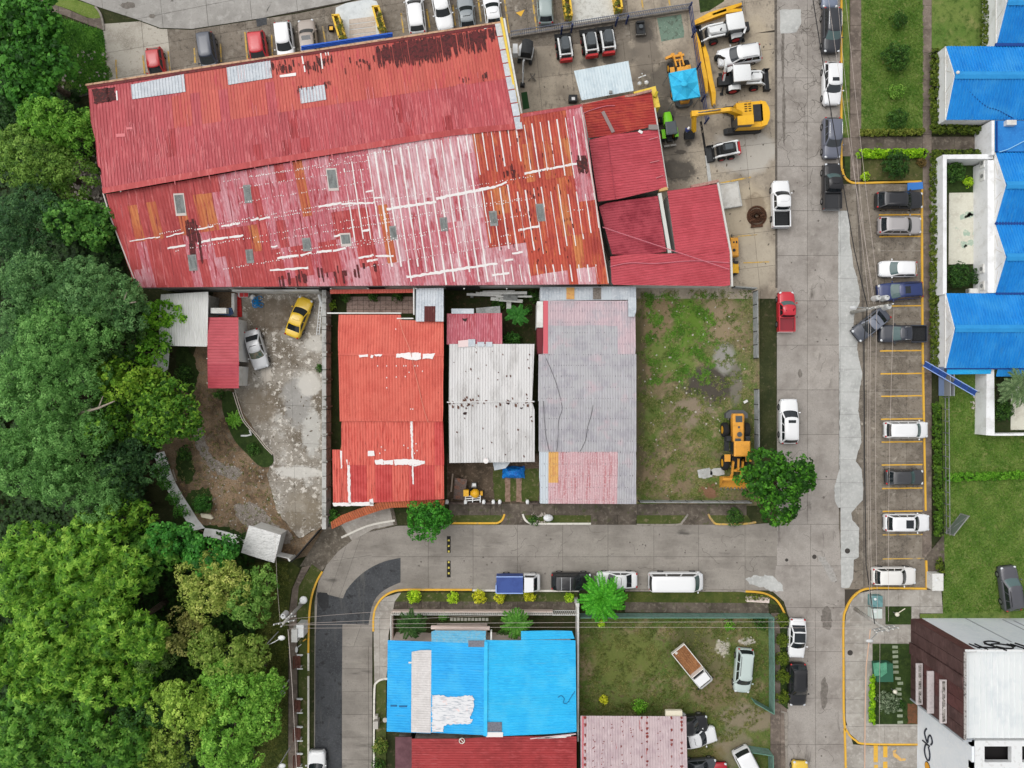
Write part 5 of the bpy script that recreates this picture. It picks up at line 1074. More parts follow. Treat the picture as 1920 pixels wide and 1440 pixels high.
roof(sg,[(p[0],p[1],z_) for p in R_],(0,1),M('white_metal_roof',(224,228,228),.5,[(.6,(212,218,220),.45,.65),(4,(230,232,232),.5,.7,(1,.2))],rand=.015),pitch=.55,per=2,prof='box',amp=.05)
beam(sg,(bx + .1,by - .05,BH + .03),(xe,by - .05,BH + .03),.2,.08,wsg2,'coping'); beam(sg,(bx + .1,by - .2,BH + .03),(bx + .1,yend,BH + .03),.22,.08,M('worn_coping',(176,172,168),.8,[(5,(96,92,90),.5,.62)]),'coping')
# pergola frame and dark flat roof behind the white wall
y1 = yend - .2; y2 = yend - 2.1
for y_,w_ in ((y1,.5),(y2 - .2,.7)): b = MB(); b.box(((xw2 + xe) / 2,y_ - .15,BH - .25),(xe - xw2,w_,.5)); b.build('frame_beam',wsg2,sg)
for x in (xw2 + .75,xw2 + 4.0,xw2 + 4.5,xw2 + 8,xw2 + 11): b = MB(); b.box((x,(y1 + y2) / 2 - .2,BH - .25),(.9 if x < xw2 + 2 else .5,y1 - y2 - .4,.5)); b.build('frame_beam',wsg2,sg)
b = MB(); b.box(((xw2 + xe) / 2 + .2,(y2 - .6 + ye) / 2,BH - .65),(xe - xw2 - .6,y2 - .6 - ye,.1)); b.build('flat_roof',M('dark_flat_roof',(82,78,74),.9,[(.8,(68,64,60),.45,.62),(5,(98,94,90),.52,.7)]),sg)
b = MB(); b.box((xw2 + .35,(y2 - .6 + ye) / 2,BH - .3),(.35,y2 - .6 - ye,.72)); b.build('parapet',MATS['worn_coping'],sg)
for z,my in ((2.5,0),(4.5,1),(6.6,0)):
    b = MB(); b.box((bx - .42,by - 6.0,z),(.66,4.25,.14)); o = b.build('ledge',M('ledge_white',(206,198,198),.75,[(4,(184,176,176),.5,.7)]),sg)
    if my != 1: b = MB(); b.box((bx - .38,by - 6.0,z + .075),(.3,4.0,.012)); b.build('ledge_mould',M('ledge_mould',(150,144,140),.9,[(5,(84,80,76),.48,.58),(2,(206,200,196),.55,.62)]),o)
for y in (4.9,6.6): beam(sg,(bx - .05,by - y,2.0),(bx - .7,by - y - .25,2.5),.08,.08,galvd,'brace')
# script lettering as raised black strokes along the two walls
blk = M('black_letter',(22,22,26),.5); blk2 = M('navy_letter',(40,44,56),.5)
def stroke(pts,fn,w,mat,nm='letter'):
    b = MB(); b.tube([Vector(fn(*p)) for p in smoothp(pts,5)],w,6); return b.build(nm,mat,sg)
def north(X,Y): return (((740 + X / 8.727) / S / 1.127),by + .06,6.9 + (Y / 8.727 - 62) / 7.3)
for pts in ([(1120,598),(1145,632),(1172,668)],[(1213,598),(1234,640),(1262,692)],[(1148,660),(1270,655),(1380,664),(1480,655)],[(1380,593),(1450,640),(1542,706)],[(1662,580),(1560,552),(1440,560),(1410,588),(1470,628)],[(1480,602),(1600,598),(1715,618),(1752,648),(1680,675),(1560,668),(1490,640)],[(1740,600),(1800,642)],[(1800,600),(1850,640),(1905,692)],[(1850,688),(1910,686)],[(1905,585),(1960,640),(2000,690)]): stroke(pts,north,.075,blk)
def west(X,Y):
    k = (740 + X / 8.727) / (xw2 * S); return (xw2 - .05,-(570 + Y / 8.727) / S / k,H * (1 - 1 / k))
for pts in ([(335,665),(312,690),(302,740),(328,850),(352,888),(360,815),(390,772),(418,830),(425,895),(403,930)],[(270,858),(330,910),(382,955)],[(378,948),(322,925),(300,1000),(310,1090),(340,1170),(368,1186),(386,1130),(380,1040),(362,960)]): stroke(pts,west,.085,blk2)
for r_,m_,e in ((.95,blk2,0),(.8,M('amber_disc',(232,166,44),.5),.03)):
    b = MB(); c = west(345,1292); n_ = 20; ring_ = [(r_ * .58 * math.cos(t),r_ * .5 * math.sin(t)) for t in np.linspace(0,2 * math.pi,n_,endpoint=False)]
    b.add([(c[0] - e,c[1] + p[0],c[2] + p[1]) for p in ring_] + [(c[0] + .12 - e,c[1] + p[0],c[2] + p[1]) for p in ring_],[tuple(range(n_))] + [(i,(i + 1) % n_,n_ + (i + 1) % n_,n_ + i) for i in range(n_)]); b.build('letter',m_,sg)

# ---------------------------------------------------------------- vegetation
def leaf_mesh(name,mat,C0,Nn,L,Wd,nrm_jit=.36,up=.5,ros=1,smooth=False,shape='leaf',parent=None,tint=None,droop=0.0):
    """one mesh of separate leaves: C0 (n,3) places, Nn (n,3) outward directions; ros leaves fan round each place"""
    n = len(C0)
    if ros > 1:
        C0 = np.repeat(C0,ros,0); Nn = np.repeat(Nn,ros,0)
        if tint is not None: tint = np.repeat(tint,ros)
        n = len(C0)
    ax = Nn + nr.normal(0,nrm_jit,(n,3)) * (1 if ros == 1 else .35); ax[:,2] += up; ax /= np.linalg.norm(ax,axis=1)[:,None] + 1e-9
    rv = nr.normal(0,1,(n,3)); t = np.cross(ax,rv); t /= np.linalg.norm(t,axis=1)[:,None] + 1e-9
    if ros > 1:
        b0 = np.repeat(np.cross(ax[::ros],nr.normal(0,1,(n // ros,3))),ros,0); b0 = b0 - (b0 * ax).sum(1)[:,None] * ax; b0 /= np.linalg.norm(b0,axis=1)[:,None] + 1e-9
        c0 = np.cross(ax,b0); an = (np.tile(np.arange(ros),n // ros) + nr.uniform(-.25,.25,n)) * 2 * np.pi / ros
        t = b0 * np.cos(an)[:,None] + c0 * np.sin(an)[:,None]; t -= ax * .0
    s = np.cross(ax,t)
    sc = nr.uniform(.7,1.3,n)[:,None]
    l,w = L * sc,Wd * sc
    base = C0 if ros > 1 else C0 - t * l * .5
    V = np.stack([base,base + t * l * .5 + s * w * .5 + ax * l * .06,base + t * l - ax * l * droop,base + t * l * .5 - s * w * .5 + ax * l * .06],1).reshape(-1,3)
    if parent is None:
        loc = np.array([V[:,0].mean(),V[:,1].mean(),V[:,2].min()])
    else: loc = np.array(ORG[parent.name])
    V = V - loc
    me = bpy.data.meshes.new(name)
    me.vertices.add(4 * n); me.loops.add(4 * n); me.polygons.add(n)
    me.vertices.foreach_set('co',V.astype(np.float32).ravel()); me.loops.foreach_set('vertex_index',np.arange(4 * n,dtype=np.int32))
    me.polygons.foreach_set('loop_start',np.arange(0,4 * n,4,dtype=np.int32)); me.polygons.foreach_set('loop_total',np.full(n,4,np.int32))
    if tint is None: tint = np.zeros(n)
    tv = np.clip(tint + nr.normal(.5,.2,n),0,1)
    at = me.attributes.new('tint','FLOAT','FACE'); at.data.foreach_set('value',tv.astype(np.float32))
    me.materials.append(mat); me.update()
    o = bpy.data.objects.new(name,me); COL.objects.link(o)
    if parent is None: o.location = loc; ORG[o.name] = Vector(loc)
    else: o.parent = parent; ORG[o.name] = ORG[parent.name]
    return o
def dirs(n,lo=-.35):
    """random directions, mostly upper side"""
    z = nr.uniform(lo,1,n); a = nr.uniform(0,2 * np.pi,n); q = np.sqrt(1 - z * z)
    return np.stack([q * np.cos(a),q * np.sin(a),z],1)
def lumps(cx,cy,zc,R,hz,n,lr=(.32,.5)):
    """lobes of a crown: an uneven dome of n lobes"""
    out = [(cx,cy,zc + hz * .35,R * .55,R * .55,hz * .6)]
    for i in range(n):
        a = 2 * math.pi * i / n * 1.618 * 2.399 + rnd.uniform(-.4,.4); d = R * (.35 + .4 * rnd.random() ** .7) ; r = R * rnd.uniform(*lr)
        out.append((cx + d * math.cos(a),cy + d * math.sin(a),zc + hz * (.42 * (1 - (d / R) ** 2)) + rnd.uniform(-.14,.12) * hz,r,r,r * rnd.uniform(.65,.9)))
    return out
barkm = M('bark',(112,98,84),.95,[(3,(84,72,60),.45,.62,(1,1)),(12,(140,128,114),.55,.7)],bump=.5,bscale=8)
STY = {   # leaf length, width, lumps bump radius, leaves per m2, rosette, colours
    'broad': dict(L=.42,W=.32,bump=.65,dens=15,ros=1,cols=[(28,62,18),(52,104,30),(84,140,48)],droop=.15),
    'mango': dict(L=.42,W=.15,bump=.6,dens=4.2,ros=7,cols=[(46,84,20),(86,132,34),(142,178,68)],droop=.25),
    'mangod': dict(L=.36,W=.17,bump=.55,dens=4.6,ros=6,cols=[(44,82,24),(74,122,38),(118,160,66)],droop=.2),
    'fine': dict(L=.26,W=.14,bump=.55,dens=34,ros=1,cols=[(56,96,24),(92,142,42),(130,172,70)],droop=.05),
    'rain': dict(L=.17,W=.11,bump=.5,dens=52,ros=1,cols=[(58,98,44),(90,136,66),(128,172,96)],droop=.05),
    'raind': dict(L=.19,W=.12,bump=.5,dens=44,ros=1,cols=[(48,82,44),(78,118,64),(112,150,92)],droop=.05),
    'round': dict(L=.3,W=.24,bump=.6,dens=24,ros=1,cols=[(40,78,26),(68,116,42),(104,150,64)],droop=.1),
    'dark': dict(L=.3,W=.16,bump=.55,dens=22,ros=1,cols=[(20,44,16),(36,70,26),(60,98,42)],droop=.1),
    'olive': dict(L=.28,W=.14,bump=.55,dens=28,ros=1,cols=[(86,106,38),(134,150,66),(182,186,104)],droop=.08),
    'lime': dict(L=.27,W=.15,bump=.55,dens=32,ros=1,cols=[(64,104,30),(98,146,48),(142,182,78)],droop=.08),
    'gloss': dict(L=.36,W=.18,bump=.55,dens=20,ros=1,cols=[(34,68,16),(64,108,26),(122,160,52)],droop=.12),
}
def foliage(parent,lob,sty,name='crown',over=None,mul=1.0,mat=None,lo=-.3):
    s = dict(STY[sty]); s.update(over or {})
    m = mat or leaf_mat('leaf_' + {'broad': 'broad','mango': 'whorl','mangod': 'deep_whorl','fine': 'fine','rain': 'feather','raind': 'deep_feather','round': 'round','dark': 'shade','olive': 'olive','lime': 'lime','gloss': 'gloss'}[sty] + ('' if s['cols'] == STY[sty]['cols'] else '_%d_%d_%d' % s['cols'][1]),s['cols'])
    Cs,Ns,Ts = [],[],[]
    for (x,y,z,rx,ry,rz) in lob:
        A = 2 * math.pi * rx * ry * 1.25
        nb = max(4,int(A / (s['bump'] ** 2 * 1.5))); D = dirs(nb,lo)
        bc = np.array([x,y,z]) + D * np.array([rx,ry,rz]) * nr.uniform(.86,1.06,(nb,1))
        bt = nr.normal(0,.22,nb)
        per = max(2,int(s['dens'] * s['bump'] ** 2 * 2.2 * mul))
        d = dirs(nb * per,-.25); d = d + np.repeat(D,per,0) * .55; d /= np.linalg.norm(d,axis=1)[:,None]
        rb = s['bump'] * nr.uniform(.55,1.0,(nb,1))
        c = np.repeat(bc,per,0) + d * np.repeat(rb,per,0) * nr.uniform(.75,1.03,(nb * per,1))
        Cs.append(c); Ns.append(d); Ts.append(np.repeat(bt,per))
    return leaf_mesh(name,m,np.concatenate(Cs),np.concatenate(Ns),s['L'],s['W'],ros=s['ros'],droop=s['droop'],tint=np.concatenate(Ts) if s['ros'] == 1 else np.concatenate(Ts),parent=parent)
def tree(px,py,Rp,h,sty,label,n=7,group=None,over=None,mul=1.0,name='tree',flat=.55,trunk=True,cat='tree',zc=None):
    """a tree whose crown stands round picture point px,py with radius Rp pixels at crown height"""
    hz = h * flat; zc = h - hz * .85 if zc is None else zc; zt = h - hz * .3
    k = (H - zt) / H; R = Rp / S * k * (1.03 if group else .88); x,y,_ = W(px,py,zt)
    t = empty(name,(x,y,0),label,cat,group)
    lob = lumps(x,y,zc,R,hz,n)
    foliage(t,lob,sty,over=over,mul=mul)
    if trunk:
        b = MB(); rt = max(.08,R * .07); zb = zc + hz * .1
        b.tube([(x,y,-.05),(x + rnd.uniform(-.1,.1),y + rnd.uniform(-.1,.1),zb * .5),(x + rnd.uniform(-.2,.2),y + rnd.uniform(-.2,.2),zb)],rt * 1.25,9,rt * .75)
        b.build('trunk',barkm,t,smooth=True)
        for l in lob[1:7]:
            b = MB(); b.tube([(x,y,zb * .72),((x * 1.1 + l[0] * .9) / 2,(y * 1.1 + l[1] * .9) / 2,(zb + l[2]) / 2 + .1),(l[0],l[1],l[2] + l[5] * .3)],rt * .55,6,rt * .15); b.build('limb',barkm,t,smooth=True)
    return t
WG = 'trees of the wood beside the sheds'
TR = [
 (20,45,80,9,'broad','broad-leaved green tree in the top corner of the wood',7,{}),
 (48,125,78,9,'broad','broad-leaved tree hanging over the grassy slope',7,{}),
 (92,225,70,9,'fine','bright light-green tree beside the warehouse gable',8,{}),
 (60,300,78,9,'fine','soft olive-green tree below the bright light-green one',8,{'cols': [(56,88,26),(94,128,48),(128,158,72)]}),
 (10,215,48,7,'dark','dark tree in the gap between the two bright trees',5,{}),
 (40,420,72,10,'raind','dark bluish tree at the wood edge by the frame',7,{'cols': [(30,58,32),(52,88,48),(80,116,66)]}),
 (128,415,62,9,'round','green tree of rounded leaf clumps below the rubble',8,{}),
 (190,430,44,7,'dark','small dark tree against the slanted warehouse edge',5,{}),
 (70,530,80,12,'raind','grey-green feathery tree left of the warehouse corner',8,{}),
 (180,548,84,12,'raind','grey-green feathery tree beside the warehouse corner',8,{}),
 (30,620,70,12,'raind','feathery dull green tree at the frame edge',7,{}),
 (95,640,92,13,'rain','tall feathery tree with a smooth cauliflower crown',9,{}),
 (55,745,98,13,'rain','broad feathery tree in the middle of the wood edge',9,{}),
 (110,820,66,12,'rain','feathery tree next to the bare grey limbs',7,{}),
 (40,880,86,12,'rain','feathery tree south of the broad one',8,{}),
 (128,915,70,11,'rain','paler feathery tree above the whorled trees',8,{'cols': [(58,96,44),(88,132,66),(120,162,92)]}),
 (200,640,46,9,'dark','dark tree in the hollow behind the white shed',6,{'cols': [(30,56,22),(50,82,34),(78,112,54)]}),
 (222,715,62,9,'gloss','yellow-green glossy tree in front of the white shed',8,{'cols': [(54,92,18),(96,136,34),(146,176,60)]}),
 (298,775,68,9,'gloss','glossy dark-leaved tree leaning over the dirt yard',9,{}),
 (190,800,52,9,'gloss','mid-green glossy tree behind the leaning one',6,{}),
 (225,880,62,8,'dark','dark bluish tree in the shade of the wood',7,{'cols': [(24,50,24),(42,74,36),(70,104,54)]}),
 (222,965,48,8,'gloss','yellowish tree squeezed below the dark bluish one',6,{'cols': [(52,92,20),(88,132,36),(128,162,56)]}),
 (292,590,34,5,'gloss','bright young tree against the white shed',5,{'cols': [(58,104,18),(96,150,32),(140,186,58)]}),
 (275,660,36,6,'gloss','bright bushy tree below the white shed',5,{'cols': [(50,96,18),(88,140,34),(128,172,56)]}),
 (384,1046,47,7,'round','rich green tree along the white curved fence',8,{'cols': [(30,76,24),(54,116,38),(90,152,60)]}),
 (312,1014,42,7,'round','rich green tree touching the bend of the white fence',7,{'cols': [(30,76,24),(54,116,38),(90,152,60)]}),
 (260,1050,52,8,'mangod','dull green whorled tree behind the rich green pair',7,{}),
 (60,1085,92,11,'mango','yellow-green whorled tree at the frame edge',9,{}),
 (165,1075,88,11,'mango','yellow-green whorled tree nearest the feathery trees',9,{}),
 (110,1190,110,12,'mango','largest yellow-green whorled tree in the wood',11,{}),
 (222,1185,76,11,'mango','yellow-green whorled tree beside the pale olive trees',8,{}),
 (30,1250,84,11,'mango','yellow-green whorled tree below the largest one',8,{}),
 (190,1285,70,10,'mango','yellow-green whorled tree above the dull green pair',8,{}),
 (55,1375,92,10,'mangod','dull green whorled tree in the bottom corner',9,{}),
 (170,1390,84,10,'mangod','dull green whorled tree along the bottom edge',8,{}),
 (395,1110,66,8,'olive','pale olive flowering tree by the power pole',9,{}),
 (462,1128,52,8,'lime','green tree beside the pale olive one',7,{'cols': [(56,92,30),(88,126,48),(128,160,78)]}),
 (328,1195,40,7,'olive','thin pale olive tree in the gap of the wood',5,{'cols': [(88,96,44),(132,136,70),(180,176,108)]}),
 (280,1235,44,8,'raind','dull olive round-headed tree among brighter crowns',6,{'cols': [(48,72,28),(76,104,46),(106,132,66)]}),
 (420,1235,62,8,'olive','olive-green tree south of the power pole',8,{'cols': [(70,92,30),(104,132,50),(146,162,80)]}),
 (452,1295,66,8,'lime','bright lime tree beside the bench path',8,{}),
 (350,1330,68,9,'lime','yellowish lime tree among the lower wood',8,{'cols': [(84,114,36),(124,156,56),(168,190,88)]}),
 (425,1380,82,9,'lime','large lime tree at the end of the wood',9,{}),
 (260,1335,48,8,'dark','dark feathery tree in the lower hollow',6,{'cols': [(28,58,20),(48,86,34),(76,116,52)]}),
 (300,1425,60,8,'olive','olive tree on the bottom edge of the wood',7,{'cols': [(74,100,32),(114,140,52),(156,172,84)]}),
]

for i,(x,y,r,h,sty,lab,n,ov) in enumerate(TR):
    tree(x,y,r,h,sty,lab,n,WG,over=ov,mul=1.1)
# undergrowth of the wood: one mass nobody could count
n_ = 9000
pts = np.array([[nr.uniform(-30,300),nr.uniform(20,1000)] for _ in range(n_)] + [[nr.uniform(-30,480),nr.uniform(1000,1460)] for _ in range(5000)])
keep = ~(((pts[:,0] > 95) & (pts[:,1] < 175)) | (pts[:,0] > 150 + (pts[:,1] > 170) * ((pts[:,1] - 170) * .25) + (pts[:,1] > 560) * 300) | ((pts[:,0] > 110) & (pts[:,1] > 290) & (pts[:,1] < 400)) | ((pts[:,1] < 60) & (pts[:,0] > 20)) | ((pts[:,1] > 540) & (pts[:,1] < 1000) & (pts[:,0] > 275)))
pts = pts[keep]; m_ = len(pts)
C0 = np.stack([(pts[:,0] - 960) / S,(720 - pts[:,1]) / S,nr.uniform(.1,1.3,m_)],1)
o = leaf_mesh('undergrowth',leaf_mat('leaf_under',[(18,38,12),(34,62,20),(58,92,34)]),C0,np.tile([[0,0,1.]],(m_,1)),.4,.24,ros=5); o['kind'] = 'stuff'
# rough grass on the slope by the warehouse
def tufts(name,region,n,L,Wd,cols,h=.25,ros=6,z=0.0,jit=1.0,clump=-9):
    x0,y0,x1,y1 = min(p[0] for p in region),min(p[1] for p in region),max(p[0] for p in region),max(p[1] for p in region)
    P = nr.uniform((x0,y0),(x1,y1),(n,2)); ins = np.zeros(n,bool)
    for i in range(len(region)):
        (ax_,ay),(bx_,by_) = region[i],region[(i + 1) % len(region)]
        if ay == by_: continue
        c = ((ay > P[:,1]) != (by_ > P[:,1])) & (P[:,0] < (bx_ - ax_) * (P[:,1] - ay) / (by_ - ay) + ax_); ins ^= c
    cl = np.sin(P[:,0] * .13 + 1.3 * np.sin(P[:,1] * .07)) + np.cos(P[:,1] * .16 + 1.7 * np.sin(P[:,0] * .05)) + .6 * np.sin(P[:,0] * .41 + P[:,1] * .33)
    ins &= (cl + nr.normal(0,1.0,n) > clump)
    P = P[ins]; m = len(P)
    t_ = np.sin(P[:,0] * .11 + 2) * np.cos(P[:,1] * .09) * .22 * jit
    C0 = np.stack([(P[:,0] - 960) / S,(720 - P[:,1]) / S,np.full(m,z + .03)],1)
    N0 = np.tile([[0,0,1.]],(m,1)) + nr.normal(0,.25,(m,3))
    o = leaf_mesh(name,leaf_mat('leaf_' + name,cols,k=1.5),C0,N0,L,Wd,ros=ros,droop=-h,tint=t_); o['kind'] = 'stuff'; return o
tufts('slope_grass',[(30,22),(75,24),(190,60),(196,110),(205,160),(150,175),(100,120),(40,70)],3400,.42,.1,[(38,78,16),(70,124,32),(112,162,56)])
tufts('rubble_weeds',[(100,110),(205,110),(212,170),(120,180)],260,.3,.1,[(60,84,30),(96,120,52),(130,146,80)])
tufts('lot_weeds',[(1196,545),(1412,545),(1412,938),(1196,938)],7000,.24,.07,[(58,84,26),(98,112,52),(150,138,100)],ros=5,clump=.7)
tufts('lot_fresh_grass',[(1210,550),(1340,552),(1350,640),(1330,720),(1215,720)],4200,.28,.08,[(56,98,22),(84,126,38),(112,148,56)],ros=6,clump=1.3)
tufts('lot_dry_grass',[(1196,740),(1350,740),(1360,938),(1196,938)],3600,.26,.06,[(70,96,32),(110,118,58),(156,144,104)],ros=6,clump=1.0)
tufts('field_grass',[(1088,1158),(1440,1158),(1440,1340),(1300,1440),(1292,1340),(1088,1338)],9500,.2,.06,[(56,72,24),(90,98,44),(132,128,76)],ros=5,clump=.2)
tufts('lawn_grass',[(1616,0),(1729,0),(1729,244),(1616,244)],4200,.16,.05,[(54,92,22),(84,116,38),(122,138,70)],z=.08)
tufts('school_lawn_grass',[(1770,705),(1845,705),(1850,820),(1920,820),(1920,1148),(1768,1148),(1768,900)],8000,.16,.05,[(58,96,24),(88,120,40),(126,140,74)],z=.02)
tufts('slope_path_grass',[(470,1060),(540,1056),(536,1440),(470,1440)],2600,.24,.07,[(48,62,18),(78,90,34),(120,122,60)])
tufts('yard_weeds',[(362,740),(400,720),(420,820),(500,900),(560,1010),(440,1000),(350,960),(330,880)],700,.2,.07,[(60,76,30),(100,104,56),(150,134,96)],ros=4)
# hedges, shrubs, topiary
def hedge(pts,w,h,label,cols=None,mul=1.0,nm=None):
    o0 = W(*pts[0]); t = empty('hedge',(o0[0],o0[1],0),label,'hedge'); lob = []
    for a,c in zip(pts[:-1],pts[1:]):
        L_ = math.hypot(a[0] - c[0],a[1] - c[1]); n = max(2,int(L_ / (w * .55)))
        for i in range(n):
            f = i / (n - 1); x,y,_ = W(a[0] + (c[0] - a[0]) * f,a[1] + (c[1] - a[1]) * f,h); r = w / 2 / S
            lob.append((x,y,h * .62,r * 1.0,r * 1.0,h * .42))
    foliage(t,lob,'round','hedge_foliage',over=dict(L=.15,W=.11,bump=.22,dens=170),mul=mul,mat=leaf_mat('leaf_hedge_' + (nm or 'olive'),cols or [(40,58,12),(70,88,22),(104,116,40)]))
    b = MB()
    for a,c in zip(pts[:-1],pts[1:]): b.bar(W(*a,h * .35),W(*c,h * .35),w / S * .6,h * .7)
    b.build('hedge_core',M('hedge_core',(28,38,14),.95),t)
    return t
hedge([(1756,98),(1757,238),(1838,240)],15,1.1,'olive hedge hugging the gable north of the cross path')
hedge([(1838,286),(1757,289),(1757,420),(1757,560),(1758,688)],15,1.1,'long dark olive hedge running along the white courtyard wall')
hedge([(1759,762),(1761,880),(1763,1000)],12,1.0,'green hedge between the parking bays and the lower lawn',[(36,62,10),(60,92,20),(90,120,36)],nm='green')
hedge([(1851,0),(1852,84)],11,1.0,'short hedge under the topmost white gable'); hedge([(1765,1052),(1766,1078)],9,.9,'short dark hedge stub beside the white cabinet')
hedge([(1616,287),(1733,286)],14,.7,'bright lime hedge just below the cross path',[(70,112,8),(112,158,14),(156,192,40)],nm='lime'); hedge([(1617,248),(1730,246)],9,.7,'brownish trimmed hedge along the top of the cross path',[(66,84,20),(92,104,34),(128,130,56)],nm='brown')
hedge([(1637,1270),(1637,1356)],6,.7,'narrow lime hedge beside the corner pavement',[(70,112,8),(112,158,14),(156,192,40)],nm='lime')
hedge([(1778,896),(1850,893),(1925,890)],13,.45,'low bright plant border crossing the lower lawn',[(48,92,12),(78,130,26),(110,156,48)],nm='fresh')
def shrub(px,py,r,h,label,cols,group=None,name='shrub',sty='round',L=.16,Wd=.1,n=5,ros=1,dens=60,mul=1.0,cat='shrub',nm='a',bump=.28,droop=.1):
    z = h * .6; x,y,_ = W(px,py,z); k = (H - z) / H; R = r / S * k
    t = empty(name,(x,y,0),label,cat,group)
    lob = [(x,y,h * .55,R * .72,R * .72,h * .42)] + [(x + R * .5 * math.cos(i * 6.283 / n + .4),y + R * .5 * math.sin(i * 6.283 / n + .4),h * .48 + rnd.uniform(-.05,.05) * h,R * .5,R * .5,h * .36) for i in range(n)]
    foliage(t,lob,sty,'foliage',over=dict(L=L,W=Wd,bump=bump,dens=dens,ros=ros,droop=droop),mul=mul,mat=leaf_mat('leaf_shrub_' + nm,cols))
    b = MB(); b.tube([(x,y,0),(x,y,h * .6)],max(.03,R * .08),6); b.build('stem',barkm,t)
    return t
TG = [(46,62,8),(78,98,22),(112,124,44)]
for i,y in enumerate((1163,1201,1235,1269,1307)):
    shrub(1467 + i * .2,y,13 - (i == 1),1.4,('dark round clipped shrub at the street corner, topmost of its row','dark round clipped shrub, second from the street corner','dark round clipped shrub in the middle of its row','dark round clipped shrub beside the black parked car','dark round clipped shrub nearest the field gate')[i],TG,'clipped shrubs along the kerb',dens=120,L=.11,Wd=.08,bump=.2,nm='clip')
LG = [(92,132,16),(142,178,26),(186,208,60)]; LY = [(128,138,14),(176,178,30),(208,206,70)]
for i,(x,y,r,c,lab) in enumerate(((776,1119,12.5,LG,'lime round shrub nearest the road bend'),(849,1121,11,LG,'lime round shrub beside the round dark bed'),(899,1119,12.5,LY,'yellowest round shrub behind the blue truck tail'),(937,1120,10.5,LY,'small yellow round shrub beside the blue truck'),(993,1117,11,LY,'yellow-green round shrub by the truck cab'),(1067,1120,9,LG,'smallest lime round shrub near the palm'))):
    shrub(x,y,r,1.1,lab,c,'lime shrubs on the verge',dens=100,L=.13,Wd=.09,bump=.22,nm='lime' if c is LG else 'yellow')
DG = [(24,48,14),(46,80,26),(78,114,44)]
for (x,y,r,lab,c,nm) in ((1685,37,15,'loose dark shrub near the top of the lawn',DG,'dk'),(1682,105,26,'biggest dark shrub on the lawn',DG,'dk'),(1682,170,14,'pale small shrub in the middle of the lawn',[(56,92,24),(92,132,44),(134,166,74)],'pl'),(1684,222,18,'dark shrub above the trimmed hedge',DG,'dk'),(1681,308,26,'large dark shrub below the lime hedge',[(20,44,14),(38,70,24),(64,100,38)],'dk2'),(1622,330,7,'tiny lime shrub by the yellow kerb corner',LG,'lime'),(1728,305,7,'tiny brown shrub at the garden edge',[(66,56,28),(96,78,40),(120,104,56)],'br'),
    (1789,322,20,'leafy courtyard shrub behind the white wall',DG,'dk'),(1815,342,9,'lime-leaved little courtyard shrub',LG,'lime'),(1800,515,24,'dense dark courtyard shrubs below the pale floor',[(18,40,12),(34,64,22),(60,94,36)],'dk2'),(1832,520,14,'dark courtyard shrub by the air conditioners',[(18,40,12),(34,64,22),(60,94,36)],'dk2'),(1846,243,8,'small shrub in the corner by the white gable',DG,'dk'),(1846,286,6,'small shrub at the end of the courtyard hedge',DG,'dk'),
    (1883,770,18,'dark shrubs inside the palm garden',DG,'dk'),(1665,1318,20,'silvery grey-green bush in the corner bed',[(54,70,44),(96,112,84),(150,162,136)],'silver'),(1686,1322,10,'dark shrub beside the silvery bush',DG,'dk'),
    (1128,1170,5,'tiny fresh weed under the field fence',LG,'lime'),(1367,1172,9,'small fresh plant inside the field fence',[(60,108,20),(92,146,36),(130,176,60)],'fr'),(1426,1170,12,'dark weed at the field fence corner',DG,'dk'),(1132,1313,6,'yellowish young plant on the grass lot',LY,'yellow'),(1199,1325,13,'bright green plant above the pink roof',[(46,104,20),(78,146,36),(116,180,62)],'fr'),
    (622,970,14,'bushy green shrub at the end of the concrete wall',[(40,84,24),(70,122,44),(104,152,66)],'fr2'),(620,572,9,'yellow-green shrub against the concrete wall',[(70,104,24),(112,146,44),(152,178,70)],'yl'),(648,556,10,'green shrub at the patio corner',DG,'dk'),(700,556,8,'row of green plants above the pink tiles',DG,'dk'),(745,556,10,'green plants near the grey lean-to',DG,'dk'),
    (960,640,18,'dark leafy bush under the banana plant',[(28,64,18),(48,96,32),(76,124,48)],'fr3'),(935,570,12,'low green weeds by the stacked white boards',DG,'dk'),(1000,556,12,'dark green shrub at the garden corner',DG,'dk'),(990,580,8,'dark shrub beside the grey house wall',DG,'dk'),(1378,970,16,'dark shrub on the verge beside the big tree',DG,'dk'),(1000,976,9,'scrubby plant by the white bag',DG,'dk'),
    (832,1155,8,'small green shrub at the garden path',[(46,92,24),(74,126,42),(106,154,64)],'fr2'),(945,1193,12,'palm-like shrub at the blue roof corner',[(46,92,24),(74,126,42),(106,154,64)],'fr2'),(712,1400,14,'flowering shrubs in the narrow bed by the white kerb',[(44,72,20),(84,112,40),(140,140,70)],'fl'),(708,1436,12,'green shrubs at the bottom of the narrow bed',DG,'dk'),(438,788,12,'bright spiky plant on the raised lawn',[(64,112,24),(98,150,40),(136,178,64)],'fr4'),(410,740,8,'small shrub at the foot of the crimson cabin',DG,'dk'),(474,842,11,'dark shrub low on the raised lawn',DG,'dk'),(600,690,6,'small weed against the concrete wall',DG,'dk'),
    (346,700,16,'weedy shrub behind the crimson cabin',DG,'dk'),(345,850,14,'weedy shrub inside the white fence',DG,'dk'),(380,945,18,'dark weeds heaped by the white fence',[(30,60,18),(52,88,30),(80,112,46)],'fr3')):
    shrub(x,y,r,max(.5,r * .075),lab,c,nm=nm)
for i,(x,y) in enumerate(((305,880),(316,905),(330,935),(343,958))):
    shrub(x - 4,y,13,2.2,('creeper over the top of the white fence','creeper over the upper middle of the white fence','creeper over the lower middle of the white fence','creeper over the bend of the white fence')[i],[(30,68,18),(56,106,32),(88,138,52)],'creepers on the white fence',name='creeper',cat='creeper',nm='creep')
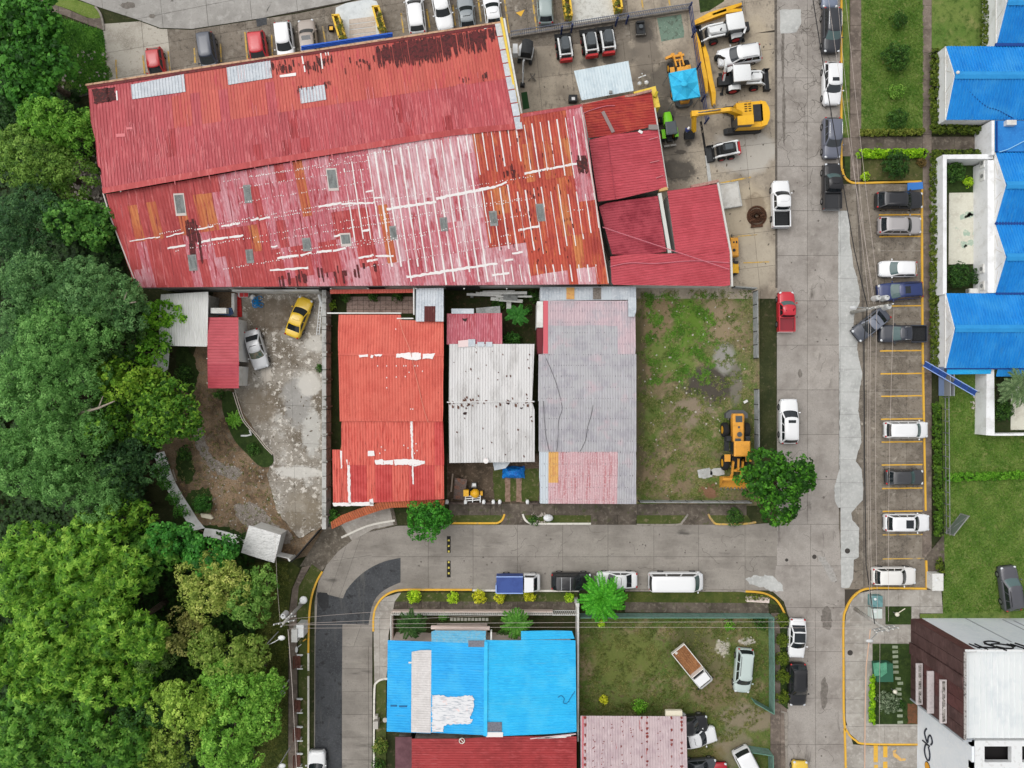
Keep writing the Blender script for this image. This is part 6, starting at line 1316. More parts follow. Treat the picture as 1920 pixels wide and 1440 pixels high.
# specimen trees on the streets
tree(800,976,46,5.0,'round','round dense street tree beside the orange-red house',9,over=dict(L=.2,W=.14,bump=.32,dens=60,cols=[(28,74,16),(48,112,28),(82,150,48)]),mul=.9,flat=.5)
tree(1467,905,76,7.0,'gloss','large glossy street tree over the road junction',10,over=dict(L=.34,W=.22,bump=.5,dens=24,cols=[(22,52,10),(42,88,18),(84,140,38)]),mul=1.0,flat=.5)
tree(1464,970,24,4.6,'gloss','low leafy sapling in the shade of the large street tree',4,over=dict(L=.3,W=.2,bump=.45,dens=24),flat=.5)
def fronds(px,py,r,h,label,n,cols,nm,leafL=.5,name='palm',cat='palm',tw=.05,wid=.09,dens=26,group=None,sag=.35,trunkr=.1):
    """a plant of long fronds, each a midrib with paired leaflets"""
    x,y,_ = W(px,py,h); R = r / S * (H - h) / H
    t = empty(name,(x,y,0),label,cat,group)
    b = MB(); b.tube([(x,y,-.03),(x + .05,y,h * .5),(x,y,h)],trunkr * 1.2,8,trunkr * .8); b.build('trunk',barkm,t,smooth=True)
    for i in range(n):
        a = i * 2.399 + rnd.uniform(-.2,.2); L_ = R * rnd.uniform(.75,1.05); rise = rnd.uniform(.1,.5) * L_
        rib = [(x + L_ * f * math.cos(a + .15 * f),y + L_ * f * math.sin(a + .15 * f),h + rise * math.sin(f * 2.2) - sag * L_ * f * f) for f in np.linspace(0,1,7)]
        C0,N0,D0 = [],[],[]
        fr = MB(); fr.tube(rib,.03,4,.008)
        for q in range(dens):
            f = .08 + .92 * q / dens; j = min(5,int(f * 6)); p = Vector(rib[j]).lerp(Vector(rib[j + 1]),f * 6 - j) if j < 6 else Vector(rib[6])
            d = (Vector(rib[min(j + 1,6)]) - Vector(rib[j])).normalized(); s = d.cross(Vector((0,0,1))).normalized()
            for sg_ in (-1,1):
                e = (s * sg_ + d * .6 + Vector((0,0,rnd.uniform(-.25,.1)))).normalized(); ll = leafL * (1 - .55 * f) * rnd.uniform(.85,1.1); w = e.cross(Vector((0,0,1))).normalized() * wid * .5
                m1 = p + e * ll * .5; tip = p + e * ll - Vector((0,0,.12 * ll)); fr.add([p,m1 + w,tip,m1 - w],[(0,1,2,3)])
        o = fr.build('frond',leaf_mat('leaf_frond_' + nm,cols),t)
        at = o.data.attributes.new('tint','FLOAT','FACE'); at.data.foreach_set('value',nr.uniform(.25,.85,len(o.data.polygons)).astype(np.float32))
    return t
fronds(1128,1122,48,3.4,'feathery bright green palm leaning over the parked white sedan',40,[(36,96,12),(60,138,26),(104,178,56)],'feather',leafL=.62,wid=.12,dens=22)
fronds(1906,728,36,3.6,'grey-green palm in the walled garden at the frame edge',14,[(52,74,44),(88,112,72),(132,150,106)],'grey',leafL=.8,wid=.1)
fronds(772,1172,30,3.0,'dark spiky palm in the fenced garden by the road bend',20,[(22,46,18),(44,76,32),(84,116,60)],'dark',leafL=.55,wid=.08,dens=24)
fronds(968,1170,32,3.0,'yellow-green palm in front of the blue roof notch',16,[(40,84,20),(70,122,40),(108,156,66)],'mid',leafL=.6,wid=.1)
fronds(970,590,24,2.6,'bright broad-leaved banana plant behind the pink lean-to',10,[(26,72,18),(42,100,30),(70,124,50)],'banana',leafL=.5,wid=.2,dens=12,name='banana_plant',cat='plant')
fronds(440,786,20,.7,'spiky pale plant on the raised lawn strip',14,[(64,112,30),(98,150,50),(136,178,74)],'spike',leafL=.2,wid=.06,name='plant',cat='plant',dens=16)
# bare grey limbs showing in the wood
for pts,lab in (([(150,775,8),(185,765,9.5),(215,752,10.5)],'bare pale branch reaching out of the feathery tree'),([(205,588,9),(230,570,10),(255,566,10.5)],'bare pale branch over the dark hollow by the shed')):
    b = MB(); b.tube([W(*p) for p in pts],.16,7,.05); b.tube([W(pts[1][0],pts[1][1],pts[1][2]),W(pts[1][0] + 8,pts[1][1] - 22,pts[1][2] + .8)],.08,5,.03)
    b.tube([W(*pts[0]),W(pts[0][0],pts[0][1],0)],.16,7,.2); b.thing('bare_tree',M('pale_bark',(168,156,142),.9,[(6,(130,118,106),.5,.65)]),lab,'tree',smooth=True)

# ---------------------------------------------------------------- vehicles
def paint(col):
    return M('paint_%d_%d_%d' % col,col,.28,spec=.5,coat=.5)
glass = M('car_glass',(34,40,44),.06,spec=.7); glass_sky = M('sky_reflection_glass',(84,106,106),.08,spec=.7)  # second glass: grey-green reflection of the sky put into its base colour
tyre = M('tyre_rubber',(34,34,34),.9); rimm = M('alloy_rim',(150,150,152),.35,metal=.6); trim = M('black_trim',(30,31,33),.6)
lampw = M('headlamp',(214,218,222),.15,spec=.7); lampr = M('tail_lamp',(176,26,30),.25,spec=.6); chrome = M('chrome_bar',(190,192,194),.2,metal=.8)
MESH = {}
def shared(key,fn,mat,smooth=False):
    if key not in MESH:
        b = MB(); fn(b); o = b.build(key,mat,None,smooth=smooth); me = o.data
        off = o.location.copy(); bpy.data.objects.remove(o)
        me.transform(Matrix.Translation(off)); MESH[key] = me
    return MESH[key]
def put(name,me,parent,loc=(0,0,0),rz=0.0):
    o = bpy.data.objects.new(name,me); COL.objects.link(o); o.parent = parent; o.location = loc; o.rotation_euler = (0,0,rz); return o
def wheel(parent,x,y,r,w,rim=None,key=''):
    me = shared('wheel_%.2f_%.2f' % (r,w),lambda b: b.loft([[(q * math.cos(t),yy,q * math.sin(t)) for t in np.linspace(0,6.283,18,endpoint=False)] for yy,q in ((-w / 2,r * .62),(-w / 2,r * .93),(-w * .36,r),(w * .36,r),(w / 2,r * .93),(w / 2,r * .62))]),tyre,True)
    o = put('wheel',me,parent,(x,y,r))
    rm = rim or rimm
    m2 = shared('rim_%.2f_%.2f_%s' % (r,w,rm.name),lambda b: b.loft([[(q * math.cos(t),yy,q * math.sin(t)) for t in np.linspace(0,6.283,14,endpoint=False)] for yy,q in ((-w * .5 - .004,r * .1),(-w * .5 - .01,r * .5),(-w * .45,r * .64),(w * .45,r * .64),(w * .5 + .01,r * .5),(w * .5 + .004,r * .1))]),rm,True)
    put('rim',m2,o); return o
KINDS = {  # L, W, H, cowl, roof front, roof rear, rear glass foot, hood height, belt height
    'hatch': (3.9,1.72,1.50,.26,.43,.86,.965,.86,.95),'suv': (4.6,1.88,1.72,.265,.425,.89,.97,1.02,1.10),
    'sedan': (4.5,1.78,1.45,.27,.445,.69,.86,.84,.94),'pickup': (5.2,1.87,1.78,.25,.37,.585,.625,1.04,1.14),
    'minivan': (4.6,1.80,1.70,.20,.36,.92,.975,.98,1.04),'van': (5.3,1.92,2.05,.08,.21,.965,.988,1.08,1.18),'box': (5.0,1.86,1.85,.30,.40,.93,.98,1.10,1.16)}
def car(kind,px,py,hd,col,label,L=None,cat='car',name='parked_car',glassm=None,rails=None,sunroof=None,group=None,bedcol=None,roofcol=None,lamps=True,W_=None,rearlamp=True,bars=False,pale=None):
    d = KINDS[kind]; L0,Wd,Ht,fc,frf,frr,frb,zh,zb = d; L = L or L0; Wd = W_ or Wd
    p = W(px,py,.8); t = empty(name,(p[0],p[1],.04),label,cat,group,math.radians(hd))
    P = paint(col); X = lambda f: L / 2 - f * L; hw = Wd / 2; G = glassm or glass
    # body shell
    rear_end = 1.0 if kind != 'pickup' else frb + .01
    st_ = [(0,.70,zh * .74,.34),(.012,.80,zh * .84,.26),(.04,.90,zh * .92,.2),(.10,.975,zh * .97,.2),(fc * .7,1.0,zh,.2),(fc,1.0,zb * .98,.2),((fc + frb) / 2,1.0,zb,.2)]
    if kind == 'pickup': st_ += [(frb,1.0,zb,.2),(frb + .012,.995,zb,.2)]
    elif kind == 'sedan': st_ += [(frb,.99,zb * 1.0,.2),(.94,.95,zb * .97,.22),(.982,.87,zb * .9,.3),(1.0,.76,zb * .78,.38)]
    else: st_ += [(frb - .06,.985,zb,.2),(.965,.95,zb * .99,.24),(.99,.88,zb * .93,.3),(1.0,.78,zb * .8,.38)]
    rings = []
    for f,w,zt,z0 in st_:
        w_ = hw * w; x = X(f); half = [(0,zt + .025),(.45,zt + .02),(.78,zt - .005),(.93,zt - .06),(1.0,zt - .2),(1.0,max(z0 + .14,zt * .5)),(.97,z0 + .05),(.85,z0)]
        ring = [(x,w_ * a,z) for a,z in half] + [(x,-w_ * a,z) for a,z in half[::-1][:-1]]
        rings.append(ring)
    b = MB(); b.loft(rings); b.build('body',P,t,world=False,auto=50)
    # cabin: belt ring to roof ring, then crowned roof
    wb,wr = hw * .93,hw * (.80 if kind not in ('van','box') else .86)
    xa,xb,xc_,xd = X(fc + .012),X(frf),X(frr),X(frb)
    bow = .16 if kind != 'van' else .1
    def ringz(x0,x1,w0,z,bw0,bw1):
        R_ = []
        for i in range(7): yy = -1 + i / 3; R_.append((x0 + bw0 * (1 - yy * yy) - (.10 if abs(yy) == 1 else 0),w0 * yy * (1 if abs(yy) < 1 else .98),z))
        for i in range(7): yy = 1 - i / 3; R_.append((x1 - bw1 * (1 - yy * yy),w0 * yy * .97,z))
        return R_
    r0 = ringz(xa,xd,wb,zb - .06,bow,.07); r1 = ringz(xb,xc_,wr,Ht - .07,bow * .7,.06); r2 = ringz(xb - .10,xc_ + .10,wr * .93,Ht - .015,bow * .7,.06); r3 = ringz(xb - .5,xc_ + .5,wr * .5,Ht + .012,.02,.02)
    cab = MB(); cab.loft([r0,r1,r2,r3]); cab.build('cabin',P if roofcol is None else paint(roofcol),t,world=False,auto=40)
    def pane(nm,i0,i1,lo,hi,m=None,out=.014,sh=.0):
        g = MB(); vs = []
        for f in (lo,hi):
            for i in np.linspace(i0,i1,max(3,int(abs(i1 - i0) * 2) + 1)):
                j = int(min(math.floor(i),12)); q = i - j; a = Vector(r0[j % 14]).lerp(Vector(r0[(j + 1) % 14]),q); c = Vector(r1[j % 14]).lerp(Vector(r1[(j + 1) % 14]),q)
                vs.append(a.lerp(c,f))
        n = len(vs) // 2; ctr = Vector(((xa + xd) / 2,0,zb))
        nrm = (vs[1] - vs[0]).cross(vs[n] - vs[0]).normalized();
        if nrm.dot(vs[0] - ctr) < 0: nrm = -nrm
        vs = [v + nrm * out for v in vs]; fs = [(k,k + 1,n + k + 1,n + k) for k in range(n - 1)]
        if (vs[1] - vs[0]).cross(vs[n] - vs[0]).dot(nrm) < 0: fs = [f[::-1] for f in fs]
        g.add(vs,fs); g.build(nm,m or G,t,world=False,smooth=True)
    pane('windshield',.35,5.65,.06,.95); pane('rear_window',7.4,12.6,.12 if kind != 'sedan' else .06,.93,glass)
    # side windows: between belt and roof on both flanks
    n_s = {'pickup': 2,'van': 3,'minivan': 3,'suv': 3,'box': 3}.get(kind,2)
    for sgn in (1,-1):
        A0,A1 = Vector((xa - .16,sgn * wb * .98,zb - .06)),Vector((xd + .08,sgn * wb * .96,zb - .06)); B0,B1 = Vector((xb - .06,sgn * wr * .98,Ht - .07)),Vector((xc_ + .04,sgn * wr * .96,Ht - .07))
        for k in range(n_s):
            f0,f1 = (k + .05) / n_s,(k + .93) / n_s
            if k == 0: f0 = .02
            q = [A0.lerp(A1,f0).lerp(B0.lerp(B1,f0),.12),A0.lerp(A1,f1).lerp(B0.lerp(B1,f1),.12),A0.lerp(A1,f1).lerp(B0.lerp(B1,f1),.90),A0.lerp(A1,f0).lerp(B0.lerp(B1,f0),.90)]
            nrm = (q[1] - q[0]).cross(q[3] - q[0]).normalized()
            if nrm.y * sgn < 0: nrm = -nrm; q = q[::-1]
            g = MB(); g.add([v + nrm * .022 for v in q],[(0,1,2,3)]); g.build('side_window',glass,t,world=False)
        # mirror, lamps
        g = MB(); g.ell((xa - .12,sgn * (hw + .09),zb + .04),(.09,.11,.08),7,4); g.bar((xa - .12,sgn * (hw - .05),zb),(xa - .12,sgn * (hw + .07),zb + .02),.05,.04); g.build('mirror',P,t,world=False,smooth=True)
        if lamps:
            g = MB(); g.ell((X(.035),sgn * hw * .72,zh * .84),(.15,.17,.085),8,5); g.build('headlight',lampw,t,world=False,smooth=True)
            if rearlamp and kind != 'pickup': g = MB(); g.ell((X(.982),sgn * hw * .77,zb * .88),(.10,.12,.12),8,5); g.build('tail_light',lampr,t,world=False,smooth=True)
    rr = {'hatch': .31,'sedan': .32}.get(kind,.36); tw = .21
    for f in (.185,.80 if kind != 'van' else .77):
        for sgn in (1,-1): wheel(t,X(f),sgn * (hw - tw / 2 + .012),rr,tw)
    # lower trim
    g = MB(); g.box((0,0,.3),(L * .96,Wd * .9,.16)); g.build('underbody',trim,t,world=False)
    for f in (.004,.994):
        if f > .5 and kind == 'pickup': continue
        g = MB(); g.box((X(f),0,.5),(.07,Wd * .6,.14)); g.build('bumper_grille' if f < .5 else 'bumper',trim if pale is None else paint(pale),t,world=False)
    if kind == 'pickup':
        x0,x1 = X(frb + .014),X(.985); xm = (x0 + x1) / 2; ln = x0 - x1; bc = bedcol or (28,29,31); zf = .74
        g = MB(); g.box((xm,0,zf - .2),(ln,Wd * .97,.4))
        for s in (1,-1): g.box((xm,s * (hw * .985 - .05),zf + .17),(ln,.11,.38))
        g.box((x1 + .04,0,zf + .16),(.09,Wd * .84,.36)); g.box((x0 - .03,0,zf + .17),(.06,Wd * .84,.38)); g.build('cargo_bed',P,t,world=False)
        g = MB(); g.box((xm,0,zf + .02),(ln - .2,Wd - .36,.04));
        for s in (1,-1): g.box((xm,s * (hw - .16),zf + .15),(ln - .2,.02,.3))
        g.build('bed_liner',paint(bc) if bedcol else M('bed_liner_black',(32,33,35),.8,[(9,(46,47,49),.45,.65)]),t,world=False)
        g = MB(); g.box((X(.995),0,.52),(.12,Wd * .92,.16)); g.build('bumper',chrome if pale is None else paint(pale),t,world=False)
        for s in (1,-1): g = MB(); g.box((X(.978),s * (hw - .06),zf + .14),(.06,.13,.26)); g.build('tail_light',lampr,t,world=False)
    if rails:
        for s in (1,-1): g = MB(); g.tube([(xb - .35,s * wr * .86,Ht + .0),(xb - .5,s * wr * .87,Ht + .06),(xc_ + .35,s * wr * .87,Ht + .06),(xc_ + .2,s * wr * .86,Ht + .0)],.026,5); g.build('roof_rail',rails,t,world=False)
    if bars:
        for f in (.25,.72): g = MB(); x = xb + (xc_ - xb) * f; g.bar((x,-wr * .9,Ht + .09),(x,wr * .9,Ht + .09),.06,.03); g.build('roof_bar',chrome,t,world=False)
    if sunroof:
        a,c,w = sunroof; x0,x1 = xb + (xc_ - xb) * a,xb + (xc_ - xb) * c
        g = MB(); g.add([(x0,-w * hw,Ht + .006),(x0,w * hw,Ht + .006),(x0,w * hw,Ht + .02),(x0,-w * hw,Ht + .02),(x1,-w * hw,Ht + .006),(x1,w * hw,Ht + .006),(x1,w * hw,Ht + .02),(x1,-w * hw,Ht + .02)],[(0,1,2,3),(5,4,7,6),(3,2,6,7),(1,5,6,2),(4,0,3,7)]); g.build('sunroof',glass,t,world=False)
    for s in (1,-1):      # wiper and door seam
        g = MB(); g.bar((xa + .02,s * .1,zb + .03),(xa - .25,s * .1 + .45,zb + .16),.025,.02); g.build('wiper',trim,t,world=False)
    return t
WH = (236,237,238); BK = (38,39,43); BK2 = (30,30,33); GY = (96,99,106); SV = (182,184,184)
TG_ = 'cars nosed in along the shop front'
car('hatch',293,124,278,(188,34,40),'red hatchback parked nearest the wild slope',group=TG_)
car('minivan',390,100,278,(62,68,82),'dark blue-grey minivan parked between yellow lines',L=4.3,group=TG_)
car('suv',485,97,278,(198,30,42),'bright red SUV parked left of a white hatchback'.replace(' left of',' beside'),L=4.2,group=TG_)
car('suv',534,80,277,WH,'white SUV between the bright red one and the beige one',L=4.3,group=TG_)
car('suv',578,76,97,(160,148,138),'beige SUV with a sunroof beside the yellow planters',sunroof=(.12,.35,.5),L=4.4,group=TG_)
car('suv',779,22,97,WH,'white SUV with black windscreen nearest the washed ramp',L=4.7,group=TG_)
car('pickup',828,12,281,WH,'white pickup with a black load bed facing the warehouse',L=5.1,group=TG_)
car('sedan',875,30,97,(136,144,148),'grey sedan beside the white pickup',L=4.2,group=TG_)
car('sedan',924,24,98,WH,'white car half hidden at the warehouse roof corner',L=4.3,group=TG_)
car('hatch',1022,10,93,(150,164,162),'silver hatchback with red tail lamps by the green planter',L=3.9)
car('suv',1386,104,189,WH,'white SUV parked among the yellow machines',L=4.6,rails=chrome,glassm=M('smoked_glass',(58,62,66),.08,spec=.7))
RG = 'cars parked along the yellow kerb'
car('sedan',1557,-26,270,(120,130,150),'bluish-grey car cut by the top edge of the view',group=RG)
car('suv',1559,57,270,(46,48,54),'black SUV topmost along the yellow kerb',L=4.75,rails=chrome,glassm=glass_sky,group=RG)
car('suv',1560,157,270,WH,'white SUV with a small sunroof along the yellow kerb',L=4.5,sunroof=(.12,.30,.38),glassm=MATS['smoked_glass'],group=RG)
car('suv',1560,259,270,(104,108,122),'grey SUV between the white one and the black pickup',L=4.3,rails=chrome,group=RG,glassm=MATS['smoked_glass'])
car('pickup',1560,350,90,BK2,'black pickup with a covered bed at the kerb corner',L=4.95,bedcol=(40,41,44),glassm=glass_sky,group=RG)
car('pickup',1464,383,91,WH,'white pickup with an empty black load bed',L=5.0)
car('pickup',1474,585,90,(196,44,58),'red pickup with pale bumpers beside the vacant lot',L=4.3,bedcol=(140,30,44),glassm=glass_sky,pale=(226,206,202),W_=1.74)
car('suv',1479,790,90,WH,'white SUV half under the large street tree',L=4.75,sunroof=(.08,.22,.42))
PG = 'cars in the striped parking bays'
car('suv',1686,376,0,BK,'black SUV in the topmost parking bay',L=4.95,rails=trim,group=PG)
car('suv',1687,423,0,(168,164,164),'silver SUV with large red tail lamps',L=4.5,rails=chrome,group=PG)
car('hatch',1684,504,180,WH,'small white hatchback facing out of its bay',L=3.95,glassm=glass_sky,group=PG)
car('suv',1687,546,184,(38,54,104),'blue SUV in the bay beside the power pole',L=4.7,sunroof=(.2,.45,.4),glassm=glass_sky,rails=trim,group=PG)
car('sedan',1634,608,219,(78,82,92),'dark grey car parked askew under the power pole',L=4.2,roofcol=(124,130,144),group=PG)
car('pickup',1693,626,180,(52,56,66),'black pickup backed into its bay',L=5.0,glassm=glass_sky,rails=chrome,group=PG)
car('minivan',1699,806,0,WH,'white minivan in the middle of the parking bays',L=4.6,glassm=glass_sky,group=PG)
car('hatch',1696,895,0,(64,65,68),'charcoal hatchback between painted bay lines',L=4.0,glassm=glass_sky,group=PG)
car('suv',1700,980,0,WH,'white SUV with a wide dark sunroof panel',L=4.75,sunroof=(.06,.42,.46),group=PG)
car('suv',1676,1080,0,(232,230,226),'white SUV in the last bay before the corner pavement',L=4.6,group=PG)
car('suv',1894,1103,97,(84,84,90),'dark grey SUV standing on the lower lawn',L=4.75,glassm=glass_sky,rails=trim)
car('suv',1071,1090,0,BK2,'black SUV with roof bars behind the blue-bodied truck',L=4.2,bars=True)
car('sedan',1157,1088,180,WH,'white sedan partly under the feathery palm',L=4.3)
car('van',1267,1090,0,WH,'long white van parked on the middle road',L=5.8,cat='van',name='van',glassm=M('sky_toned_glass',(74,100,100),.08,spec=.7),W_=1.95)  # van glass colour holds the grey-green of the reflected sky
car('minivan',1394,1257,265,(190,204,200),'pale green-silver minivan on the grass lot',L=4.7,glassm=MATS['smoked_glass'],rails=trim)
car('sedan',1495,1197,268,WH,'white car with black glass roof by the clipped shrubs',L=4.15,sunroof=(.02,.98,.66))
car('suv',1495,1283,270,BK2,'black SUV below the white car with the glass roof',L=4.5,rails=trim)
car('sedan',1306,1384,12,WH,'white sedan nosing out from under the rusty pink roof',L=4.3)
car('suv',1290,1359,6,BK2,'black car almost hidden under the rusty pink roof',L=4.2)
car('van',1405,1440,297,WH,'white van cut by the bottom edge beside the green fence',L=4.6,cat='van',name='van',rearlamp=False)
car('sedan',1349,1468,90,(176,22,40),'red car just entering at the bottom edge',L=4.2)
car('hatch',1500,1462,88,(226,190,70),'yellow car just entering the street at the bottom',L=3.9,name='taxi',cat='taxi')
car('suv',594,1448,90,WH,'white car at the bottom of the asphalt lane',L=4.6)
car('sedan',1312,1440,4,(70,74,78),'dark grey car by the lower end of the rusty pink roof',L=3.6)
car('sedan',480,655,286,(206,208,210),'silver-white sedan beside the crimson cabin',L=4.25,glassm=M('dusty_glass',(120,112,92),.2,[(3,(60,92,80),.45,.6)],spec=.6))
car('sedan',560,595,69,(236,196,50),'yellow sedan in the walled concrete yard',L=4.4,name='taxi',cat='taxi')

# trucks
def truck(px,py,hd,L,Wd,label,body):
    p = W(px,py,.8); t = empty('truck',(p[0],p[1],.04),label,'truck',None,math.radians(hd)); P = paint(WH); hw = Wd / 2; xc = L / 2 - 1.75
    rings = []
    for x,w,zt in ((L / 2,.8,1.0),(L / 2 - .06,.92,1.12),(L / 2 - .3,1,1.25),(L / 2 - .5,1,1.32),(xc,1,1.35)):
        rings.append([(x,hw * w * a,z) for a,z in ((0,zt),(.8,zt),(1,zt - .1),(1,.5),(.9,.4),(-.9,.4),(-1,.5),(-1,zt - .1),(-.8,zt))])
    b = MB(); b.loft(rings); b.build('body',P,t,world=False,auto=40)
    lo = [(L / 2 - .3,hw * .9,1.28),(L / 2 - .3,-hw * .9,1.28),(xc,-hw * .95,1.3),(xc,hw * .95,1.3)]; hi = [(L / 2 - .75,hw * .82,1.95),(L / 2 - .75,-hw * .82,1.95),(xc + .05,-hw * .86,2.0),(xc + .05,hw * .86,2.0)]
    b = MB(); b.loft([lo,hi]); b.build('cabin',P,t,world=False)
    for nm,i,j in (('windshield',0,1),('side_window',1,2),('rear_window',2,3),('side_window',3,0)):
        a,c,e,f = Vector(lo[i]),Vector(lo[j]),Vector(hi[j]),Vector(hi[i]); q = [a.lerp(c,.08).lerp(f.lerp(e,.08),.1),a.lerp(c,.92).lerp(f.lerp(e,.92),.1),a.lerp(c,.92).lerp(f.lerp(e,.92),.88),a.lerp(c,.08).lerp(f.lerp(e,.08),.88)]
        n = (q[1] - q[0]).cross(q[3] - q[0]).normalized(); mid = Vector(((L / 2 + xc) / 2,0,1.6));
        if n.dot(q[0] - mid) < 0: n = -n; q = q[::-1]
        g = MB(); g.add([v + n * .02 for v in q],[(0,1,2,3)]); g.build(nm,glass,t,world=False)
    for s in (1,-1):
        g = MB(); g.ell((L / 2 - .04,s * hw * .7,.85),(.06,.16,.1)); g.build('headlight',lampw,t,world=False); g = MB(); g.box((L / 2 - .45,s * (hw + .12),1.4),(.08,.16,.24)); g.build('mirror',trim,t,world=False)
        for x in (L / 2 - .75,-L / 2 + 1.0): wheel(t,x,s * (hw - .13),.37,.22)
    b = MB(); b.box((-.4,0,.5),(L - 1.4,.7,.18)); b.build('chassis',trim,t,world=False)
    body(t,-L / 2,xc - .08,hw); return t
def flatbed(t,x0,x1,hw):
    P = paint((228,222,216)); wd = M('brown_planks',(152,104,66),.85,[(1.2,(128,84,52),.45,.62,(1,1)),(6,(176,128,88),.5,.68),(14,(110,72,46),.55,.72)],rand=.12)
    for i in range(7):
        y = -hw + .1 + (2 * hw - .2) * (i + .5) / 7
        for j in range(3):
            a = x0 + .08 + (x1 - x0 - .16) * j / 3; c = x0 + .08 + (x1 - x0 - .16) * (j + 1) / 3 - .015
            b = MB(); b.box(((a + c) / 2,y,.93 + rnd.uniform(0,.012)),(c - a,(2 * hw - .2) / 7 - .018,.05)); b.build('plank',wd,t,world=False)
    for s in (1,-1): b = MB(); b.box(((x0 + x1) / 2,s * (hw - .04),1.08),(x1 - x0,.08,.42)); b.build('side_board',P,t,world=False)
    for x in (x0 + .04,x1 - .04): b = MB(); b.box((x,0,1.08 if x < x1 - .1 else 1.25),(.08,2 * hw - .16,.42 if x < x1 - .1 else .76)); b.build('end_board',P,t,world=False)
    b = MB(); b.add([(x0 + .2,-hw + .3,.965),(x0 + .5,-hw + .25,.965),(x0 + .45,-hw + .6,.97),(x0 + .25,-hw + .55,.97)],[(0,1,2,3)]); b.build('pale_scrap',whitek,t,world=False)
def canvas(t,x0,x1,hw):
    b = MB(); b.box(((x0 + x1) / 2,0,1.35),(x1 - x0,2 * hw,1.15)); b.build('box_body',M('blue_truck_body',(58,82,148),.5,[(1,(52,74,138),.45,.6)]),t,world=False)
    for s in (-1,1): b = MB(); b.box(((x0 + x1) / 2,s * (hw - .04),1.96),(x1 - x0 + .02,.1,.08)); b.build('side_rail',M('pale_blue_rail',(150,176,230),.5),t,world=False)
    b = MB(); b.box((x0 - .04,-hw * .45,1.5),(.12,hw * .9,1.1)); b.build('tail_panel',MATS['pale_blue_rail'],t,world=False)
truck(1297,1248,309,5.0,1.75,'white truck with a brown plank flatbed on the grass lot',flatbed)
truck(972,1091,0,4.6,1.8,'white-cabbed truck with a dark blue box body',canvas)

# ---------------------------------------------------------------- plant machines
YEL = M('machine_yellow',(236,180,36),.5,[(1.2,(222,164,34),.5,.66),(7,(190,140,50),.64,.74)],coat=.2); ORG_Y = M('machine_amber',(226,160,62),.55,[(1.2,(206,144,56),.5,.66),(7,(160,116,60),.62,.74)])
MW = M('machine_white',(228,230,230),.45,[(5,(206,206,202),.6,.74)]); MB_ = M('machine_black',(40,42,44),.6,[(4,(54,56,58),.5,.7)]); MR = M('machine_red',(196,44,48),.5,[(4,(166,40,44),.55,.7)]); RIMR = M('red_rim',(188,34,42),.5); RIMY = M('yellow_rim',(222,160,40),.5); STEEL = M('worn_steel',(130,128,124),.5,[(5,(100,94,86),.5,.65)],metal=.5); GRN = M('tractor_green',(128,214,40),.45)
M('cab_grey',(78,84,88),.4)
def mach(name,px,py,z,hd,label,cat,group=None):
    p = W(px,py,z); return empty(name,(p[0],p[1],.035),label,cat,group,math.radians(hd))
def part(t,nm,mat,fn,smooth=False,auto=None):
    b = MB(); fn(b); return b.build(nm,mat,t,world=False,smooth=smooth,auto=auto)
def skid(px,py,hd,label,group,bucket=True,redtail=True,roof=None):
    t = mach('skid_steer',px,py,.9,hd,label,'skid steer',group)
    part(t,'body',MB_,lambda b: (b.box((-.1,0,.72),(2.0,.86,.8),taper=.96),b.box((-1.02,0,.75),(.35,1.0,.7))))
    part(t,'cab_roof',roof or MB_,lambda b: b.loft([[(x,y * w,z) for x,y in ((.55,-1),(.72,-.6),(.72,.6),(.55,1),(-.5,1),(-.6,.7),(-.6,-.7),(-.5,-1))] for z,w in ((1.1,.46),(1.92,.45),(2.02,.36))]),auto=40)
    part(t,'roof_hatch',MATS['cab_grey'],lambda b: b.box((.05,0,2.03),(.8,.55,.03)))
    part(t,'engine_grille',MATS['cab_grey'],lambda b: [b.box((-.78 - .0 + i * .07,0,1.14),(.04,.7,.03)) for i in range(4)])
    for s in (1,-1):
        part(t,'lift_arm',MW,lambda b: (b.bar((-1.05,s * .62,1.45),(.95,s * .6,1.0),.17,.26),b.bar((.95,s * .6,1.05),(1.25,s * .58,.45),.16,.2),b.bar((-1.05,s * .62,1.5),(-1.1,s * .6,.9),.16,.24)))
        for x in (.52,-.5): wheel(t,x,s * .76,.4,.28,RIMR)
    part(t,'arm_cross',MW,lambda b: b.bar((-.92,-.62,1.42),(-.92,.62,1.42),.12,.2))
    if redtail: part(t,'tailgate',MR,lambda b: b.box((-1.3,0,.85),(.26,1.34,.6),taper=.92))
    if bucket: part(t,'bucket',MB_,lambda b: (b.loft([[(x,y,z) for x,z in ((1.2,.1),(1.2,.62),(1.3,.7),(1.36,.16),(1.95,.06),(1.95,.0),(1.25,.0))] for y in (-.85,.85)]),b.box((1.55,-.84,.28),(.62,.04,.5)),b.box((1.55,.84,.28),(.62,.04,.5))))
    return t
SKG = 'red-tailed skid steers in the yard'
for x,y,h,l in ((1059,90,97,'red-tailed skid steer nearest the white mini excavator'),(1107,82,98,'red-tailed skid steer in the middle of the three'),(1139,77,97,'red-tailed skid steer farthest from the mini excavator')): skid(x,y,h,l,SKG,roof=MATS['cab_grey'])
skid(1362,281,189,'lone white and black skid steer near the excavator track',SKG,redtail=True)
